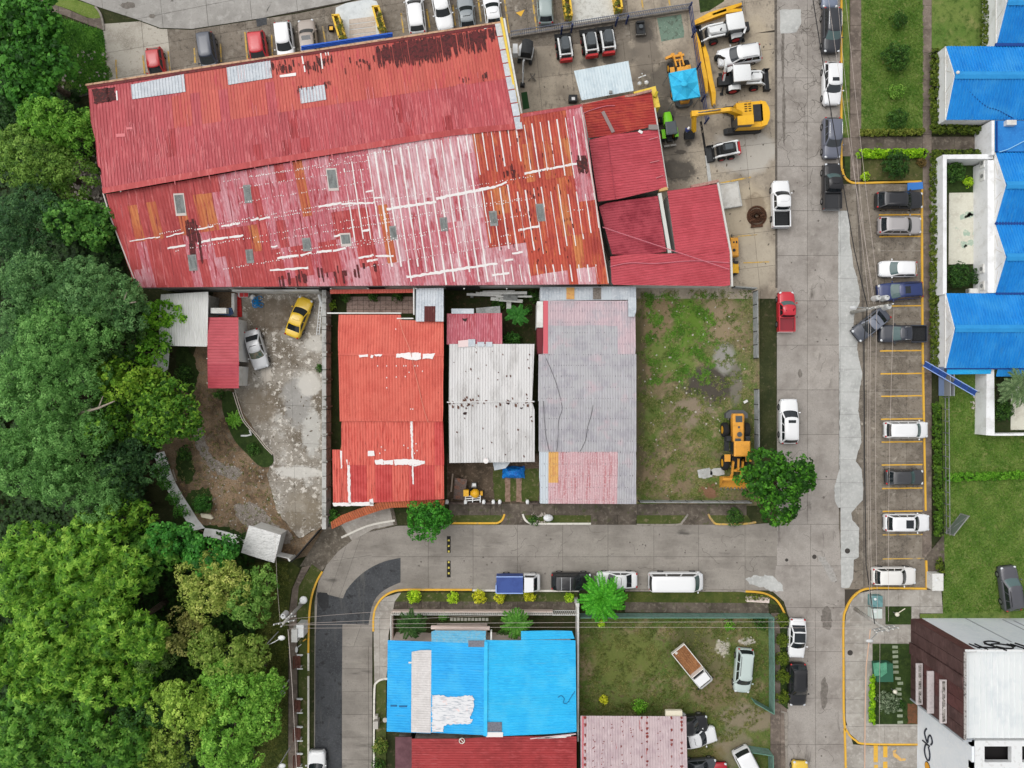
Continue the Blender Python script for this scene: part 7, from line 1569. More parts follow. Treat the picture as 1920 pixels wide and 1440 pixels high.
def backhoe(px,py,hd,boomdir,label,group):
    t = mach('backhoe_loader',px,py,1.3,hd,label,'backhoe',group)
    part(t,'chassis',MB_,lambda b: b.box((0,0,.75),(4.6,.9,.55)))
    part(t,'hood',MW,lambda b: b.loft([[(x,y * w,z) for y,z in ((-.42,1.0),(-.42,1.5),(-.3,1.62),(.3,1.62),(.42,1.5),(.42,1.0))] for x,w in ((.35,1.1),(1.2,1.0),(2.0,.9),(2.15,.7))]),auto=40)
    part(t,'exhaust',MB_,lambda b: b.disc((1.0,.2,1.75),.07,.5,8));
    part(t,'cab',MB_,lambda b: b.loft([[(x,y,z) for x,y in ((.4,-.75),(.4,.75),(-1.15,.8),(-1.15,-.8))] for z in (1.0,1.2)]))
    part(t,'cab_glass',glass,lambda b: b.loft([[(x * k,y * k,z) for x,y in ((.38,-.73),(.38,.73),(-1.1,.78),(-1.1,-.78))] for z,k in ((1.2,1),(2.55,.93))]))
    part(t,'cab_roof',MW,lambda b: b.loft([[(x,y,z) for x,y in ((.55 - e,-.82 + e),(.62 - e,0),(.55 - e,.82 - e),(-1.2 + e,.86 - e),(-1.2 + e,-.86 + e))] for z,e in ((2.55,0),(2.72,.0),(2.78,.12))]),auto=40)
    for s in (1,-1):
        wheel(t,-.75,s * .95,.72,.42,RIMR); wheel(t,1.55,s * .85,.48,.32,RIMR)
        part(t,'fender',MW,lambda b: b.loft([[(x,s * .72 + y,z) for y,z in ((0,0 + zz),(.5 * s,0 + zz),(.5 * s,-.07 + zz),(0,-.07 + zz))] for x,zz in ((-.1,1.35),(-.35,1.58),(-1.1,1.58),(-1.35,1.3))]))
        part(t,'lift_arm',MW,lambda b: (b.bar((.5,s * .62,1.35),(2.1,s * .62,1.25),.15,.24),b.bar((2.1,s * .62,1.28),(2.75,s * .6,.55),.15,.22)))
        part(t,'stabiliser',MB_,lambda b: (b.bar((-1.7,s * .5,.7),(-1.75,s * 1.0,.15),.14,.14),b.box((-1.75,s * 1.05,.06),(.35,.3,.08))))
    part(t,'arm_cross',MW,lambda b: b.bar((2.05,-.62,1.22),(2.05,.62,1.22),.2,.2))
    part(t,'bucket',MB_,lambda b: (b.loft([[(x,y,z) for x,z in ((2.7,.05),(2.62,.75),(2.75,.8),(2.85,.15),(3.4,.06),(3.4,0),(2.75,0))] for y in (-1.1,1.1)]),b.box((3.0,-1.1,.35),(.7,.05,.62)),b.box((3.0,1.1,.35),(.7,.05,.62))))
    ca,sa = math.cos(boomdir),math.sin(boomdir); q = lambda r,z: (-1.75 + r * ca,r * sa,z)
    part(t,'boom',MW,lambda b: (b.bar(q(0,.9),q(.9,2.4),.2,.26),b.bar(q(.9,2.4),q(1.6,2.55),.18,.24)))
    part(t,'stick',MB_,lambda b: b.bar(q(1.6,2.6),q(2.6,1.1),.16,.22)); part(t,'ram',MR,lambda b: b.bar(q(.1,1.0),q(.55,1.9),.24,.2))
    part(t,'digging_bucket',MB_,lambda b: b.loft([[(lambda P: (P[0] - sa * y,P[1] + ca * y,P[2]))(q(r,z)) for r,z in ((2.55,1.15),(2.85,.9),(2.8,.4),(2.4,.35),(2.5,.8))] for y in (-.28,.28)]))
    return t
BG = 'white backhoe loaders'
backhoe(1366,53,190,math.radians(250 - 190 + 0) + math.pi * .0 + math.radians(0),'white backhoe with its digging arm up by the twin yellow booms',BG)
backhoe(1389,147,4,math.radians(98),'white backhoe parked beside the white SUV',BG)
# yellow excavator
t = mach('excavator',1398,218,1.6,184,'yellow tracked excavator with folded boom in the yard','excavator')
for s in (1,-1):
    part(t,'track',MB_,lambda b: b.loft([[(x,s * 1.15 + y,z) for x,z in ((-1.9,.35),(-1.75,.08),(1.75,.08),(2.05,.35),(2.05,.6),(1.75,.85),(-1.75,.85),(-1.9,.6))] for y in (-.28,.28)]))
    part(t,'track_pads',M('track_shoe',(58,56,54),.8),lambda b: [b.box((-1.75 + i * .14,s * 1.15,.865),(.07,.58,.04)) for i in range(26)])
part(t,'undercarriage',MB_,lambda b: b.box((0,0,.65),(2.4,1.9,.4)))
part(t,'house',YEL,lambda b: b.loft([[(x,y,z) for x,y in ((1.05,-1.3),(1.05,1.3),(-1.6,1.35),(-2.15,1.0),(-2.3,0),(-2.15,-1.0),(-1.6,-1.35))] for z in (1.05,2.0)]))
part(t,'counterweight',YEL,lambda b: b.loft([[(x,y,z) for x,y in ((-1.45,-1.36),(-1.45,1.36),(-2.0,1.2),(-2.3,.6),(-2.38,0),(-2.3,-.6),(-2.0,-1.2))] for z in (1.0,2.12)]))
part(t,'engine_hood',MB_,lambda b: b.box((-1.15,-.1,2.05),(.95,1.75,.14)))
part(t,'cab',glass,lambda b: b.loft([[(x,y * k + .85 * (1 - k),z) for x,y in ((1.3,.4),(1.3,1.3),(-.3,1.3),(-.3,.4))] for z,k in ((1.1,1),(2.75,.96))]))
part(t,'cab_roof',YEL,lambda b: b.loft([[(x,y,z) for x,y in ((1.3,.38),(1.3,1.32),(-.36,1.32),(-.36,.38))] for z in (2.75,2.9)]))
part(t,'hood_vent',MATS['dark_void'],lambda b: [b.box((-.35 + (i // 4) * .42,-1.1 + (i % 4) * .24 + (i // 4) * .0,2.01),(.28,.1,.03)) for i in range(8)])
part(t,'handrail',YEL,lambda b: (b.tube([(.9,-1.25,2.0),(.9,-1.25,2.5),(-.4,-1.25,2.5),(-.4,-1.25,2.0)],.025,5)))
part(t,'boom',YEL,lambda b: (b.bar((.7,-.15,1.9),(2.3,-.15,3.4),.42,.55),b.bar((2.2,-.15,3.35),(5.6,-.15,2.9),.38,.5),b.box((5.7,-.15,2.85),(.7,.55,.5))))
part(t,'stick',YEL,lambda b: b.bar((5.75,-.1,2.85),(5.35,.95,.95),.34,.42)); part(t,'bucket',MB_,lambda b: b.loft([[(5.3 + x,.9 + y,z) for y,z in ((-.2,.7),(.35,.95),(.75,.5),(.55,.05),(.1,.1))] for x in (-.05,.95)]))
part(t,'ram',STEEL,lambda b: (b.tube([(1.2,.12,1.6),(2.6,.12,3.0)],.07,7),b.tube([(1.2,-.42,1.6),(2.6,-.42,3.0)],.07,7),b.tube([(3.2,-.15,3.65),(5.4,-.15,3.15)],.07,7)))
# long-reach boom sections lying on the slab
def boompiece(pts,w,label,z=.3,cut=.55):
    P = [W(x,y,z) for x,y in pts]; b = MB(); rings = []
    for i,p in enumerate(P):
        d = Vector(P[min(i + 1,len(P) - 1)]) - Vector(P[max(0,i - 1)]); d.normalize(); n = Vector((-d.y,d.x,0)); k = (.6 if i in (0,len(P) - 1) else 1.0); h = .62 * k
        rings.append([tuple(Vector(p) + n * (w * k * a) + Vector((0,0,zz))) for a,zz in ((-.5,-z + .05),(.5,-z + .05),(.5,h - z + .1),(-.5,h - z + .1))])
    b.loft(rings); o = b.thing('boom_section',YEL,label,'boom section','spare yellow booms')
    for i in (0,len(P) - 1):
        c = MB(); c.disc((P[i][0],P[i][1],.42),.09,.55,10,'Y'); c.build('pin',STEEL,o)
    return o
boompiece([(1303,62),(1308,85),(1315,122),(1321,150),(1325,176)],.42,'thinner yellow boom section lying beside the blue tent')
boompiece([(1318,84),(1323,110),(1330,150),(1336,176),(1338,198)],.5,'thicker yellow boom section lying beside the backhoes')
boompiece([(1298,44),(1330,30),(1362,20),(1391,8)],.42,'upper yellow boom section along the yard lawn')
boompiece([(1300,46),(1335,33),(1360,24),(1391,20)],.46,'lower yellow boom section of the pair by the yard lawn',z=.3)
# wheel loaders
def loader(px,py,hd,label,mat,bucket=True,s_=1.0):
    t = mach('wheel_loader',px,py,1.6,hd,label,'wheel loader','yellow wheel loaders')
    z = lambda *a: tuple(v * s_ for v in a)
    part(t,'rear_frame',MB_,lambda b: b.box(z(-1.9,0,.9),z(3.2,1.1,.6)))
    part(t,'hood',mat,lambda b: b.loft([[z(x,y * w,zz) for y,zz in ((-.62,1.1),(-.62,1.85),(-.45,2.0),(.45,2.0),(.62,1.85),(.62,1.1))] for x,w in ((-.5,.92),(-2.4,.95),(-3.3,1.0),(-3.5,.85))]),auto=40)
    part(t,'hood_grille',MATS['cab_grey'],lambda b: (b.box(z(-2.95,0,2.02),z(.65,.7,.05)),b.disc(z(-1.35,.05,2.05),.26 * s_,.06,14),b.box(z(-.75,-.1,2.02),z(.35,.6,.05)),b.disc(z(-2.1,0,2.03),.12 * s_,.05,10)))
    part(t,'counterweight',M('loader_grey',(86,88,90),.6),lambda b: b.loft([[z(x,y,zz) for x,y in ((-3.0,-1.15),(-3.0,1.15),(-3.5,1.15),(-3.85,.7),(-3.85,-.7),(-3.5,-1.15))] for zz in (.7,1.35)]))
    part(t,'cab',glass,lambda b: b.loft([[z(x,y,zz) for x,y in ((.75 * k,-.72),(.75 * k,.72),(-.6,.75),(-.6,-.75))] for zz,k in ((1.4,1.35),(2.9,1))]))
    part(t,'cab_roof',mat,lambda b: b.loft([[z(x,y,zz) for x,y in ((.85 - e,-.82 + e),(.85 - e,.82 - e),(-.72 + e,.82 - e),(-.72 + e,-.82 + e))] for zz,e in ((2.9,0),(3.08,0),(3.14,.12))]))
    for s in (1,-1):
        wheel(t,-1.75 * s_,s * 1.12 * s_,.78 * s_,.55 * s_,RIMY); wheel(t,1.75 * s_,s * 1.12 * s_,.78 * s_,.55 * s_,RIMY)
        part(t,'fender',mat,lambda b: b.box(z(1.15,s * 1.1,1.68),z(.75,.62,.08))); part(t,'step',MB_,lambda b: (b.box(z(-.3,s * 1.1,1.35),z(1.5,.5,.1)),b.box(z(-.9,s * 1.0,1.6),z(.5,.5,.5))))
        part(t,'lift_arm',mat,lambda b: (b.bar(z(1.5,s * .5,1.7),z(2.9,s * .5,1.25),.17 * s_,.32 * s_),b.bar(z(2.9,s * .5,1.25),z(3.55,s * .5,.55),.17 * s_,.3 * s_)))
        part(t,'ram',STEEL,lambda b: b.tube([z(1.0,s * .36,1.1),z(2.4,s * .42,1.25)],.07 * s_,7))
    part(t,'front_frame',MB_,lambda b: (b.box(z(1.4,0,1.0),z(1.5,.85,.6)),b.box(z(.35,0,.9),z(.9,.5,.4))))
    part(t,'z_linkage',mat,lambda b: (b.bar(z(1.2,0,1.85),z(2.3,0,1.75),.18 * s_,.2 * s_),b.bar(z(2.25,0,2.0),z(2.55,0,.9),.2 * s_,.26 * s_),b.bar(z(2.5,-.55,1.35),z(2.5,.55,1.35),.22 * s_,.2 * s_)))
    if bucket:
        part(t,'bucket',mat,lambda b: (b.loft([[z(x,y,zz) for x,zz in ((3.35,.08),(3.2,.6),(3.3,1.15),(3.55,1.3),(3.55,.3),(4.3,.08),(4.6,0),(3.5,0))] for y in (-1.45,1.45)]),b.add([z(3.3,-1.46,.05),z(4.5,-1.46,.02),z(3.55,-1.46,1.25),z(3.3,-1.46,1.1)],[(0,1,2,3)]),b.add([z(3.3,1.46,.05),z(4.5,1.46,.02),z(3.55,1.46,1.25),z(3.3,1.46,1.1)],[(3,2,1,0)])))
        part(t,'bucket_tooth',STEEL,lambda b: [b.bar(z(4.45,-1.3 + i * .37,.05),z(4.75,-1.3 + i * .37,.03),.12,.06) for i in range(8)])
    else:
        part(t,'fork_carriage',mat,lambda b: (b.box(z(3.3,0,.75),z(.3,2.0,.4)),b.box(z(3.55,-.5,.7),z(.4,.45,.4)),b.box(z(3.55,.5,.7),z(.4,.45,.4)),b.bar(z(3.4,.6,.9),z(3.1,1.6,.9),.25,.25)))
    return t
loader(1383,838,270,'yellow wheel loader with a wide bucket in the vacant lot',ORG_Y)
loader(1279,143,98,'amber wheel loader half under the blue tent',ORG_Y,bucket=False,s_=.78)
# mini excavator
t = mach('mini_excavator',986,97,1.0,262,'small black and white excavator near the skid steers','excavator')
for s in (1,-1): part(t,'track',MB_,lambda b: b.loft([[(x,s * .6 + y,z) for x,z in ((-.95,.25),(-.85,.03),(.85,.03),(.98,.25),(.85,.48),(-.85,.48))] for y in (-.17,.17)]))
part(t,'house',MW,lambda b: b.loft([[(x,y,z) for x,y in ((.6,-.75),(.6,.75),(-.4,.8),(-.85,.5),(-.95,0),(-.85,-.5),(-.4,-.8))] for z in (.5,1.15)]),auto=40)
part(t,'cab',MB_,lambda b: b.loft([[(x,y * k,z) for x,y in ((.7,-.5),(.7,.62),(.3,.72),(-.6,.7),(-.75,.3),(-.75,-.3),(-.55,-.5))] for z,k in ((1.1,1),(2.2,.95),(2.28,.7))]),auto=40)
part(t,'boom',MW,lambda b: (b.bar((.75,-.1,.8),(1.5,-.05,1.9),.2,.24),b.bar((1.5,-.05,1.9),(2.5,.05,1.5),.18,.22))); part(t,'stick',MW,lambda b: b.bar((2.45,.05,1.55),(3.1,.1,.5),.14,.18)); part(t,'bucket',MB_,lambda b: b.box((3.2,.1,.28),(.5,.5,.4),taper=.7)); part(t,'ram',STEEL,lambda b: b.tube([(1.5,.0,2.1),(2.5,.08,1.75)],.04,6))
# green tractor
t = mach('tractor',1254,238,1.2,98,'lime green tractor with a dark canopy by the red annex','tractor')
part(t,'hood',GRN,lambda b: b.loft([[(x,y * w,z) for y,z in ((-.45,.8),(-.45,1.3),(-.3,1.42),(.3,1.42),(.45,1.3),(.45,.8))] for x,w in ((.1,1.05),(1.1,.95),(1.5,.75))]),auto=40)
part(t,'canopy',MATS['cab_grey'],lambda b: b.loft([[(x,y,z) for x,y in ((.25 - e,-.55 + e),(.25 - e,.55 - e),(-1.1 + e,.6 - e),(-1.1 + e,-.6 + e))] for z,e in ((2.0,0),(2.12,0),(2.16,.12))]))
part(t,'canopy_post',MB_,lambda b: [b.bar((x,y,.9),(x,y,2.0),.06,.06) for x in (-1.0,.15) for y in (-.5,.5)]); part(t,'chassis',MB_,lambda b: b.box((0,0,.65),(2.8,.5,.4))); part(t,'seat',MB_,lambda b: (b.box((-.6,0,1.05),(.45,.45,.15)),b.box((-.82,0,1.3),(.1,.45,.45))))
for s in (1,-1): wheel(t,-.7,s * .68,.6,.36,RIMY); wheel(t,1.05,s * .6,.4,.26,RIMY); part(t,'fender',GRN,lambda b: b.box((-.7,s * .66,1.28),(.95,.4,.06)))
part(t,'rear_hitch',STEEL,lambda b: (b.bar((-1.2,.4,.5),(-1.7,.4,.6),.08,.08),b.bar((-1.2,-.4,.5),(-1.7,-.4,.6),.08,.08),b.box((-1.8,0,.5),(.2,1.3,.4))))
# attachments and compressors
t = mach('attachment',1201,52,.5,95,'black steel attachment standing alone on the oily slab','attachment')
part(t,'frame',MB_,lambda b: (b.box((0,0,.35),(1.3,.9,.35)),b.box((.5,0,.65),(.2,.8,.3)))); part(t,'motor',MATS['cab_grey'],lambda b: b.disc((0,0,.65),.22,.3,10)); part(t,'blade',STEEL,lambda b: b.box((-.68,0,.25),(.1,1.05,.4)))
for x,y,h,l in ((1376,464,92,'yellow compressor with a round lid against the annex wall'),(1379,502,88,'small yellow machine below the compressor')):
    t = mach('compressor',x,y,.9,h,l,'compressor')
    big = y < 480
    part(t,'housing',ORG_Y if big else YEL,lambda b: b.loft([[(xx * k,yy * k,z) for xx,yy in ((1.0,-.42),(1.0,.42),(-1.0,.42),(-1.0,-.42))] for z,k in ((.35,1),(1.1,1),(1.2,.9))]) if big else b.loft([[(xx * k,yy * k,z) for xx,yy in ((.6,-.32),(.6,.32),(-.6,.42),(-.6,-.42))] for z,k in ((.3,1),(.9,.9))]))
    part(t,'lid',MB_,lambda b: (b.disc((-.35,.1,1.22),.16,.06,12),b.disc((.5,.1,1.22),.1,.05,10),b.box((.5,-.2,1.21),(.25,.15,.04))) if big else (b.box((.55,0,.8),(.3,.5,.3)),b.disc((-.55,-.1,.5),.2,.5,10)))
    for s in (1,-1): wheel(t,0,s * (.5 if big else .45),.26,.16)
    part(t,'tow_bar',MB_,lambda b: b.bar((1.0 if big else .6,0,.4),(1.5 if big else 1.0,0,.3),.08,.08))
# blue tent
t = empty('tent',W(1284,158,0),'sky-blue square canopy tent over the amber loader','tent')
cs = [W(1254,137,3.0),W(1305,127,3.0),W(1313,181,3.0),W(1263,189,3.0)]; ap_ = W(1283,157,3.75); tb = M('tent_blue',(54,186,228),.7,[(1,(44,176,222),.45,.62),(5,(70,198,236),.5,.7)])
b = MB(); ms = [tuple((np.array(cs[i]) + np.array(cs[(i + 1) % 4])) / 2) for i in range(4)]
b.add(cs + ms + [ap_] + [(p[0],p[1],p[2] - .28) for p in cs],[(0,4,8,7)[::-1],(1,5,8,4)[::-1],(2,6,8,5)[::-1],(3,7,8,6)[::-1],(0,1,10,9),(1,2,11,10),(2,3,12,11),(3,0,9,12)]); b.build('canopy',tb,t)
for i in range(4): beam(t,(cs[i][0],cs[i][1],3.0),(cs[i][0],cs[i][1],0),.06,.06,galvd,'pole'); beam(t,(cs[i][0],cs[i][1],3.015),(ap_[0] * .96 + cs[i][0] * .04,ap_[1] * .96 + cs[i][1] * .04,3.74),.05,.03,M('tent_blue_seam',(40,160,214),.7),'seam')
b = MB(); b.ell((ap_[0],ap_[1],3.74),(.35,.28,.07),9,4); b.build('peak_cap',tb,t)
# round rusty chain coil, concrete block, lamp stand, tripod, mats
t = empty('chain_coil',W(1419,407,0),'rusty brown coil of track chain on the stained concrete','chain'); rus = M('rusty_chain',(84,56,40),.9,[(3,(60,42,32),.45,.62),(9,(116,80,56),.52,.7)])
for i,(r,z) in enumerate(((.95,.1),(.75,.22),(.55,.32),(.3,.38))):
    b = MB();
    for k in range(int(26 * r) + 6):
        a = k / (int(26 * r) + 6) * 6.283; c = W(1419,405,z); b.box((c[0] + r * math.cos(a),c[1] + r * math.sin(a) * (1.05 if i == 0 else .9),z),(.24,.2,.13),rz=a + 1.57 + rnd.uniform(-.1,.1))
    o = b.build('chain_links',rus,t); o['kind'] = 'stuff'
b = MB(); b.bar(W(1405,415,.3),W(1432,402,.4),.2,.12); b.bar(W(1408,425,.15),W(1430,423,.15),.25,.15); b.build('loose_links',rus,t)
b = MB(); b.prism([W(*p,.5)[:2] for p in ((1350,345),(1383,341),(1391,385),(1354,391))],0,.5); o = b.build('concrete_platform',M('pale_slab',(206,204,198),.85,[(.8,(184,180,172),.45,.64),(5,(160,156,148),.6,.74)])); tag(o,'pale square concrete platform against the crimson annex','platform')
strip([(1350,345,.56),(1383,341,.56),(1391,385,.56),(1354,391,.56),(1350,345,.56)],.1,0,.56,'rim',MATS['new_concrete'],o,kind=None)
t = empty('lamp_stand',W(1205,152,0),'white stand with two round lamp heads beside the open shed','lamp stand')
beam(t,W(1205,160,0),W(1204,138,1.9),.1,.1,MW,'mast'); beam(t,W(1197,146,1.5),W(1211,141,1.5),.1,.08,MW,'cross_bar')
for x,y in ((1199,157),(1212,155)): b = MB(); b.ell(W(x,y,.9),(.24,.24,.2),10,6); b.build('lamp_head',MW,t,smooth=True); beam(t,W(x,y,.8),W(x,y,0),.06,.06,galvd,'leg')
t = empty('tripod',W(998,146,0),'folded grey tripod frame beside the mini excavator','tripod')
for a in ((990,152),(1005,152),(994,137),(1003,138)): beam(t,W(998,145,.5),W(*a,.03),.07,.07,STEEL,'leg')
b = MB(); b.prism([W(*p)[:2] for p in ((977,174),(988,172),(993,203),(981,206))],.0,.05); b.thing('mat',M('green_mat',(40,74,40),.95),'dark green mat beside the yellow warehouse parapet','mat')
b = MB(); b.box(W(1074,186,.4),(.9,.7,.7)); o = b.thing('generator',MB_,'black generator box by the corner of the open shed','generator'); b = MB(); b.box(W(1075,185,.78),(.35,.3,.08)); b.build('cap',MW,o)
b = MB(); b.box(W(966,95,1.6),(.5,1.0,1.0)); o = b.thing('air_conditioner',MW,'white box fixed to the yellow warehouse wall near the mini excavator','air conditioner'); b = MB(); b.box(W(963,96,1.0),(.2,.8,.1)); b.build('bracket',galvd,o)

# ---------------------------------------------------------------- walls, fences, gates
def seg(par,a,c,t,z0,z1,mat,nm):
    """upright panel from ground point a to c (picture points at z=0)"""
    A,B = W(*a),W(*c); b = MB(); b.bar((A[0],A[1],(z0 + z1) / 2),(B[0],B[1],(z0 + z1) / 2),t,z1 - z0); return b.build(nm,mat,par)
blockm = M('block_wall',(184,184,180),.9,[(.8,(140,140,136),.45,.62),(3,(182,182,178),.52,.68),(1.4,(66,70,62),.6,.72)],rand=.08)
t = empty('wall',W(616,760),'weathered concrete block wall between the cluttered yard and the orange-red house','wall')
for i in range(18): seg(t,(617 + .15,548 + i * 24.3 + .6),(617 + .15,548 + (i + 1) * 24.3 - .6),.42 + rnd.uniform(0,.03),0,2.1 + rnd.uniform(-.02,.02),blockm,'wall_panel')
for i in range(9): seg(t,(619,560 + i * 50),(619,563 + i * 50),.5,0,2.14,wallg,'wall_pier')
t = empty('wall',W(530,547),'white-topped yard wall below the warehouse','wall'); seg(t,(448,549),(607,549),.18,0,2.0,wallw,'wall_panel'); seg(t,(330,546),(440,546),.18,0,1.8,wallg,'wall_panel')
wf = M('white_fence_sheet',(250,250,248),.7,[(1.2,(232,232,228),.48,.64),(5,(176,172,164),.62,.74)],rand=.03)
t = empty('fence',W(360,960),'white sheet fence curving round the dirt yard','fence')
F = [(308,846),(318,876),(329,905),(343,930),(358,953),(371,974),(384,990)]
def leanfence(F,ox,oy,h):  # panels leaned back so their faces catch more sky light and look whiter
    for a,c in zip(F[:-1],F[1:]):
        P = [W(a[0],a[1],.1),W(c[0],c[1],.1),W(c[0] + ox,c[1] + oy,h),W(a[0] + ox,a[1] + oy,h)]; b = MB(); b.add(P + [(x - .04,y - .04,z - .05) for x,y,z in P],[(0,1,2,3),(7,6,5,4),(0,4,5,1),(2,6,7,3),(1,5,6,2),(3,7,4,0)]); b.build('fence_panel',wf,t)
    for p in F: b = MB(); b.bar(W(p[0] + ox,p[1] + oy,0),W(p[0] + ox,p[1] + oy,h - .05),.09,.09); b.build('post',galvd,t)
leanfence(F,-20,5,.95)
leanfence([(384,990),(408,993),(432,999),(460,1007)],-4,16,.9)
t = empty('guard_hut',W(500,1015),'small hut with streaked pale roof at the yard gate','hut')
q = [(467,985,2.6),(527,1003,2.6),(514,1056,2.75),(452,1036,2.75)]
roof(t,q,(1,.3),M('streaked_hut_roof',(222,222,220),.7,[(3,(198,198,196),.48,.64,(.6,1.6)),(7,(140,140,138),.6,.7,(.5,1.8))],rand=.03),pitch=.16,per=6,prof='wave',amp=.025); walls(t,[(474,986,2.5),(525,1003,2.5),(512,1051,2.6),(459,1034,2.6)],wallw,inset=.05,drop=.02)
t = empty('gate',W(582,1018),'black sliding metal gate closing the yard corner','gate'); gm = M('black_gate',(30,31,33),.5); n_ = 26
for i in range(n_): f = (i + .5) / n_; p = W(556 + 50 * f,1046 - 58 * f); b = MB(); b.box((p[0],p[1],1.0),(.16,.05,1.9),rz=math.atan2(58,50)); b.build('slat',gm,t)
for z in (.15,1.95): b = MB(); b.bar(W(556,1046)[:2] + (z,),W(606,988)[:2] + (z,),.09,.09); b.build('rail',gm,t)
t = empty('gate',W(540,1040),'white half-open gate leaf beside the small hut','gate'); seg(t,(521,1034),(552,1041),.06,.1,1.6,wf,'gate_panel'); seg(t,(551,1040),(554,1044),.2,0,1.9,wallw,'gate_post')
mesh_ = M('green_screen_mesh',(122,152,142),.8,[(2,(104,134,122),.45,.62),(9,(140,164,154),.55,.7)],rand=.05); gp_ = M('green_pipe',(104,146,130),.5)
def meshfence(pts,h,label,name='fence',cat='fence'):
    t = empty(name,W(*pts[0]),label,cat)
    for a,c in zip(pts[:-1],pts[1:]):
        seg(t,a,c,.03,.1,h,mesh_,'screen_panel'); A,B = W(*a),W(*c)
        for z in (h,.1): b = MB(); b.bar((A[0],A[1],z),(B[0],B[1],z),.07,.07); b.build('rail',gp_,t)
    for p in pts: A = W(*p); b = MB(); b.disc((A[0],A[1],h / 2 + .05),.05,h + .1,8); b.build('post',gp_,t)
    return t
meshfence([(1086 + i * 44.4,1150) for i in range(9)],1.5,'green screened fence along the top of the grass lot'); meshfence([(1441,1152),(1441.5,1195),(1442,1240),(1442,1285),(1442,1326)],1.5,'green screened fence on the street side of the grass lot')
meshfence([(1441,1327),(1408,1308)],1.4,'open green gate leaf of the grass lot','gate','gate'); meshfence([(1402,1398),(1422,1401),(1440,1404),(1441,1440),(1441,1490)],1.5,'green screened fence corner at the bottom by the white van')
zf_ = M('zinc_fence',(164,168,170),.6,[(1,(140,144,146),.45,.62),(5,(184,188,190),.52,.7)],rand=.05)
def zfence(pts,h,label,n=6):
    t = empty('fence',W(*pts[0]),label,'fence')
    for a,c in zip(pts[:-1],pts[1:]):
        for i in range(n):
            f0,f1 = i / n + .004,(i + 1) / n - .004; seg(t,(a[0] + (c[0] - a[0]) * f0,a[1] + (c[1] - a[1]) * f0),(a[0] + (c[0] - a[0]) * f1,a[1] + (c[1] - a[1]) * f1),.06 + rnd.uniform(0,.02),0,h,zf_,'fence_panel')
        for z in (h * .55,h + .02): A,B = W(*a),W(*c); b = MB(); b.bar((A[0],A[1],z),(B[0],B[1],z),.12,.05); b.build('rail',galvd,t)
        for i in range(n + 1): f = i / n; p = W(a[0] + (c[0] - a[0]) * f,a[1] + (c[1] - a[1]) * f); b = MB(); b.box((p[0],p[1],h / 2),(.1,.1,h + .06)); b.build('post',M('dark_post',(60,60,60),.7),t)
zfence([(1412,548),(1413,672)],1.4,'grey zinc fence along the upper side of the vacant lot',5); zfence([(1414,730),(1415,842)],1.4,'grey zinc fence behind the yellow wheel loader',4); zfence([(1196,938),(1402,939)],1.3,'grey zinc fence along the bottom of the vacant lot',7)
zfence([(1372,540),(1412,543)],1.2,'short grey fence return by the annex corner',2)
t = empty('fence',W(905,1146),'pale low wall with white picket railing round the blue house garden','fence'); cop = MATS['pale_coping']
def picket(a,c):
    seg(t,a,c,.22,0,.8,cop,'low_wall'); L_ = math.hypot(c[0] - a[0],c[1] - a[1]); n = int(L_ / 3.4)
    A,B = W(*a),W(*c)
    for z in (.95,1.55): b = MB(); b.bar((A[0],A[1],z),(B[0],B[1],z),.06,.06); b.build('rail',wallw,t)
    m = MB()
    for i in range(n): f = (i + .5) / n; p = (A[0] + (B[0] - A[0]) * f,A[1] + (B[1] - A[1]) * f); b = MB(); b.box((p[0],p[1],1.2),(.06,.06,.8)); b.build('picket',wallw,t)
picket((737,1144),(1036,1144)); picket((737,1146),(737,1196));
t = empty('gate',W(1056,1144),'sliding white bar gate at the end of the picket railing','gate')
for i in range(12): p = W(1036 + i * 3.7,1144); b = MB(); b.box((p[0],p[1],.85),(.08,.05,1.5)); b.build('bar',wallw,t)
for z in (.15,1.6): A,B = W(1034,1144),W(1079,1144); b = MB(); b.bar((A[0],A[1],z),(B[0],B[1],z),.07,.07); b.build('rail',wallw,t)
t = empty('wall',W(1082,1250),'long white party wall between the blue house and the grass lot','wall')
for i in range(10): seg(t,(1080.5,1122 + i * 25),(1080.5,1122 + (i + 1) * 25 - .4),.18,0,2.2 + rnd.uniform(-.02,.02),wallw,'wall_panel')
b = MB(); b.box(W(1081,1128,1.2),(.35,.35,2.4)); b.build('wall_pier',wallw,t)
t = empty('fence',W(1768,850),'thin grey rail fence between the hedge and the lower lawn','fence')
for i in range(12):
    y = 745 + i * 22; p = W(1768,y); b = MB(); b.box((p[0],p[1],.55),(.07,.07,1.1)); b.build('post',galvd,t)
for z in (.4,1.05): A,B = W(1768,742),W(1770,1000); b = MB(); b.bar((A[0],A[1],z),(B[0],B[1],z),.06,.05); b.build('rail',galvd,t)
t = empty('gate',W(1770,690),'grey steel turnstile gate at the corner of the school','gate')
for x in (1762,1769): seg(t,(x,688),(x,742),.08,.2,1.9,M('steel_grey_pipe',(150,154,158),.5),'frame')
b = MB(); b.box(W(1765,715,2.0),(.55,3.0,.06)); b.build('gate_roof',M('dusty_blue_panel',(92,108,136),.6),t)
t = empty('gate',W(1788,985),'grey braced gate leaf swung open on the lower lawn','gate')
A,B = W(1772,998),W(1800,963)
for z in (.15,1.5): b = MB(); b.bar((A[0],A[1],z),(B[0],B[1],z),.09,.08); b.build('rail',galvd,t)
b = MB(); b.bar((A[0],A[1],.2),(B[0],B[1],1.45),.07,.06); b.build('brace',galvd,t); b = MB(); b.bar((A[0],A[1],.82),(B[0],B[1],.82),.02,1.25); b.build('mesh_panel',M('grey_mesh',(104,116,104),.8),t)
for p in (A,B): b = MB(); b.box((p[0],p[1],.8),(.1,.1,1.6)); b.build('post',galvd,t)
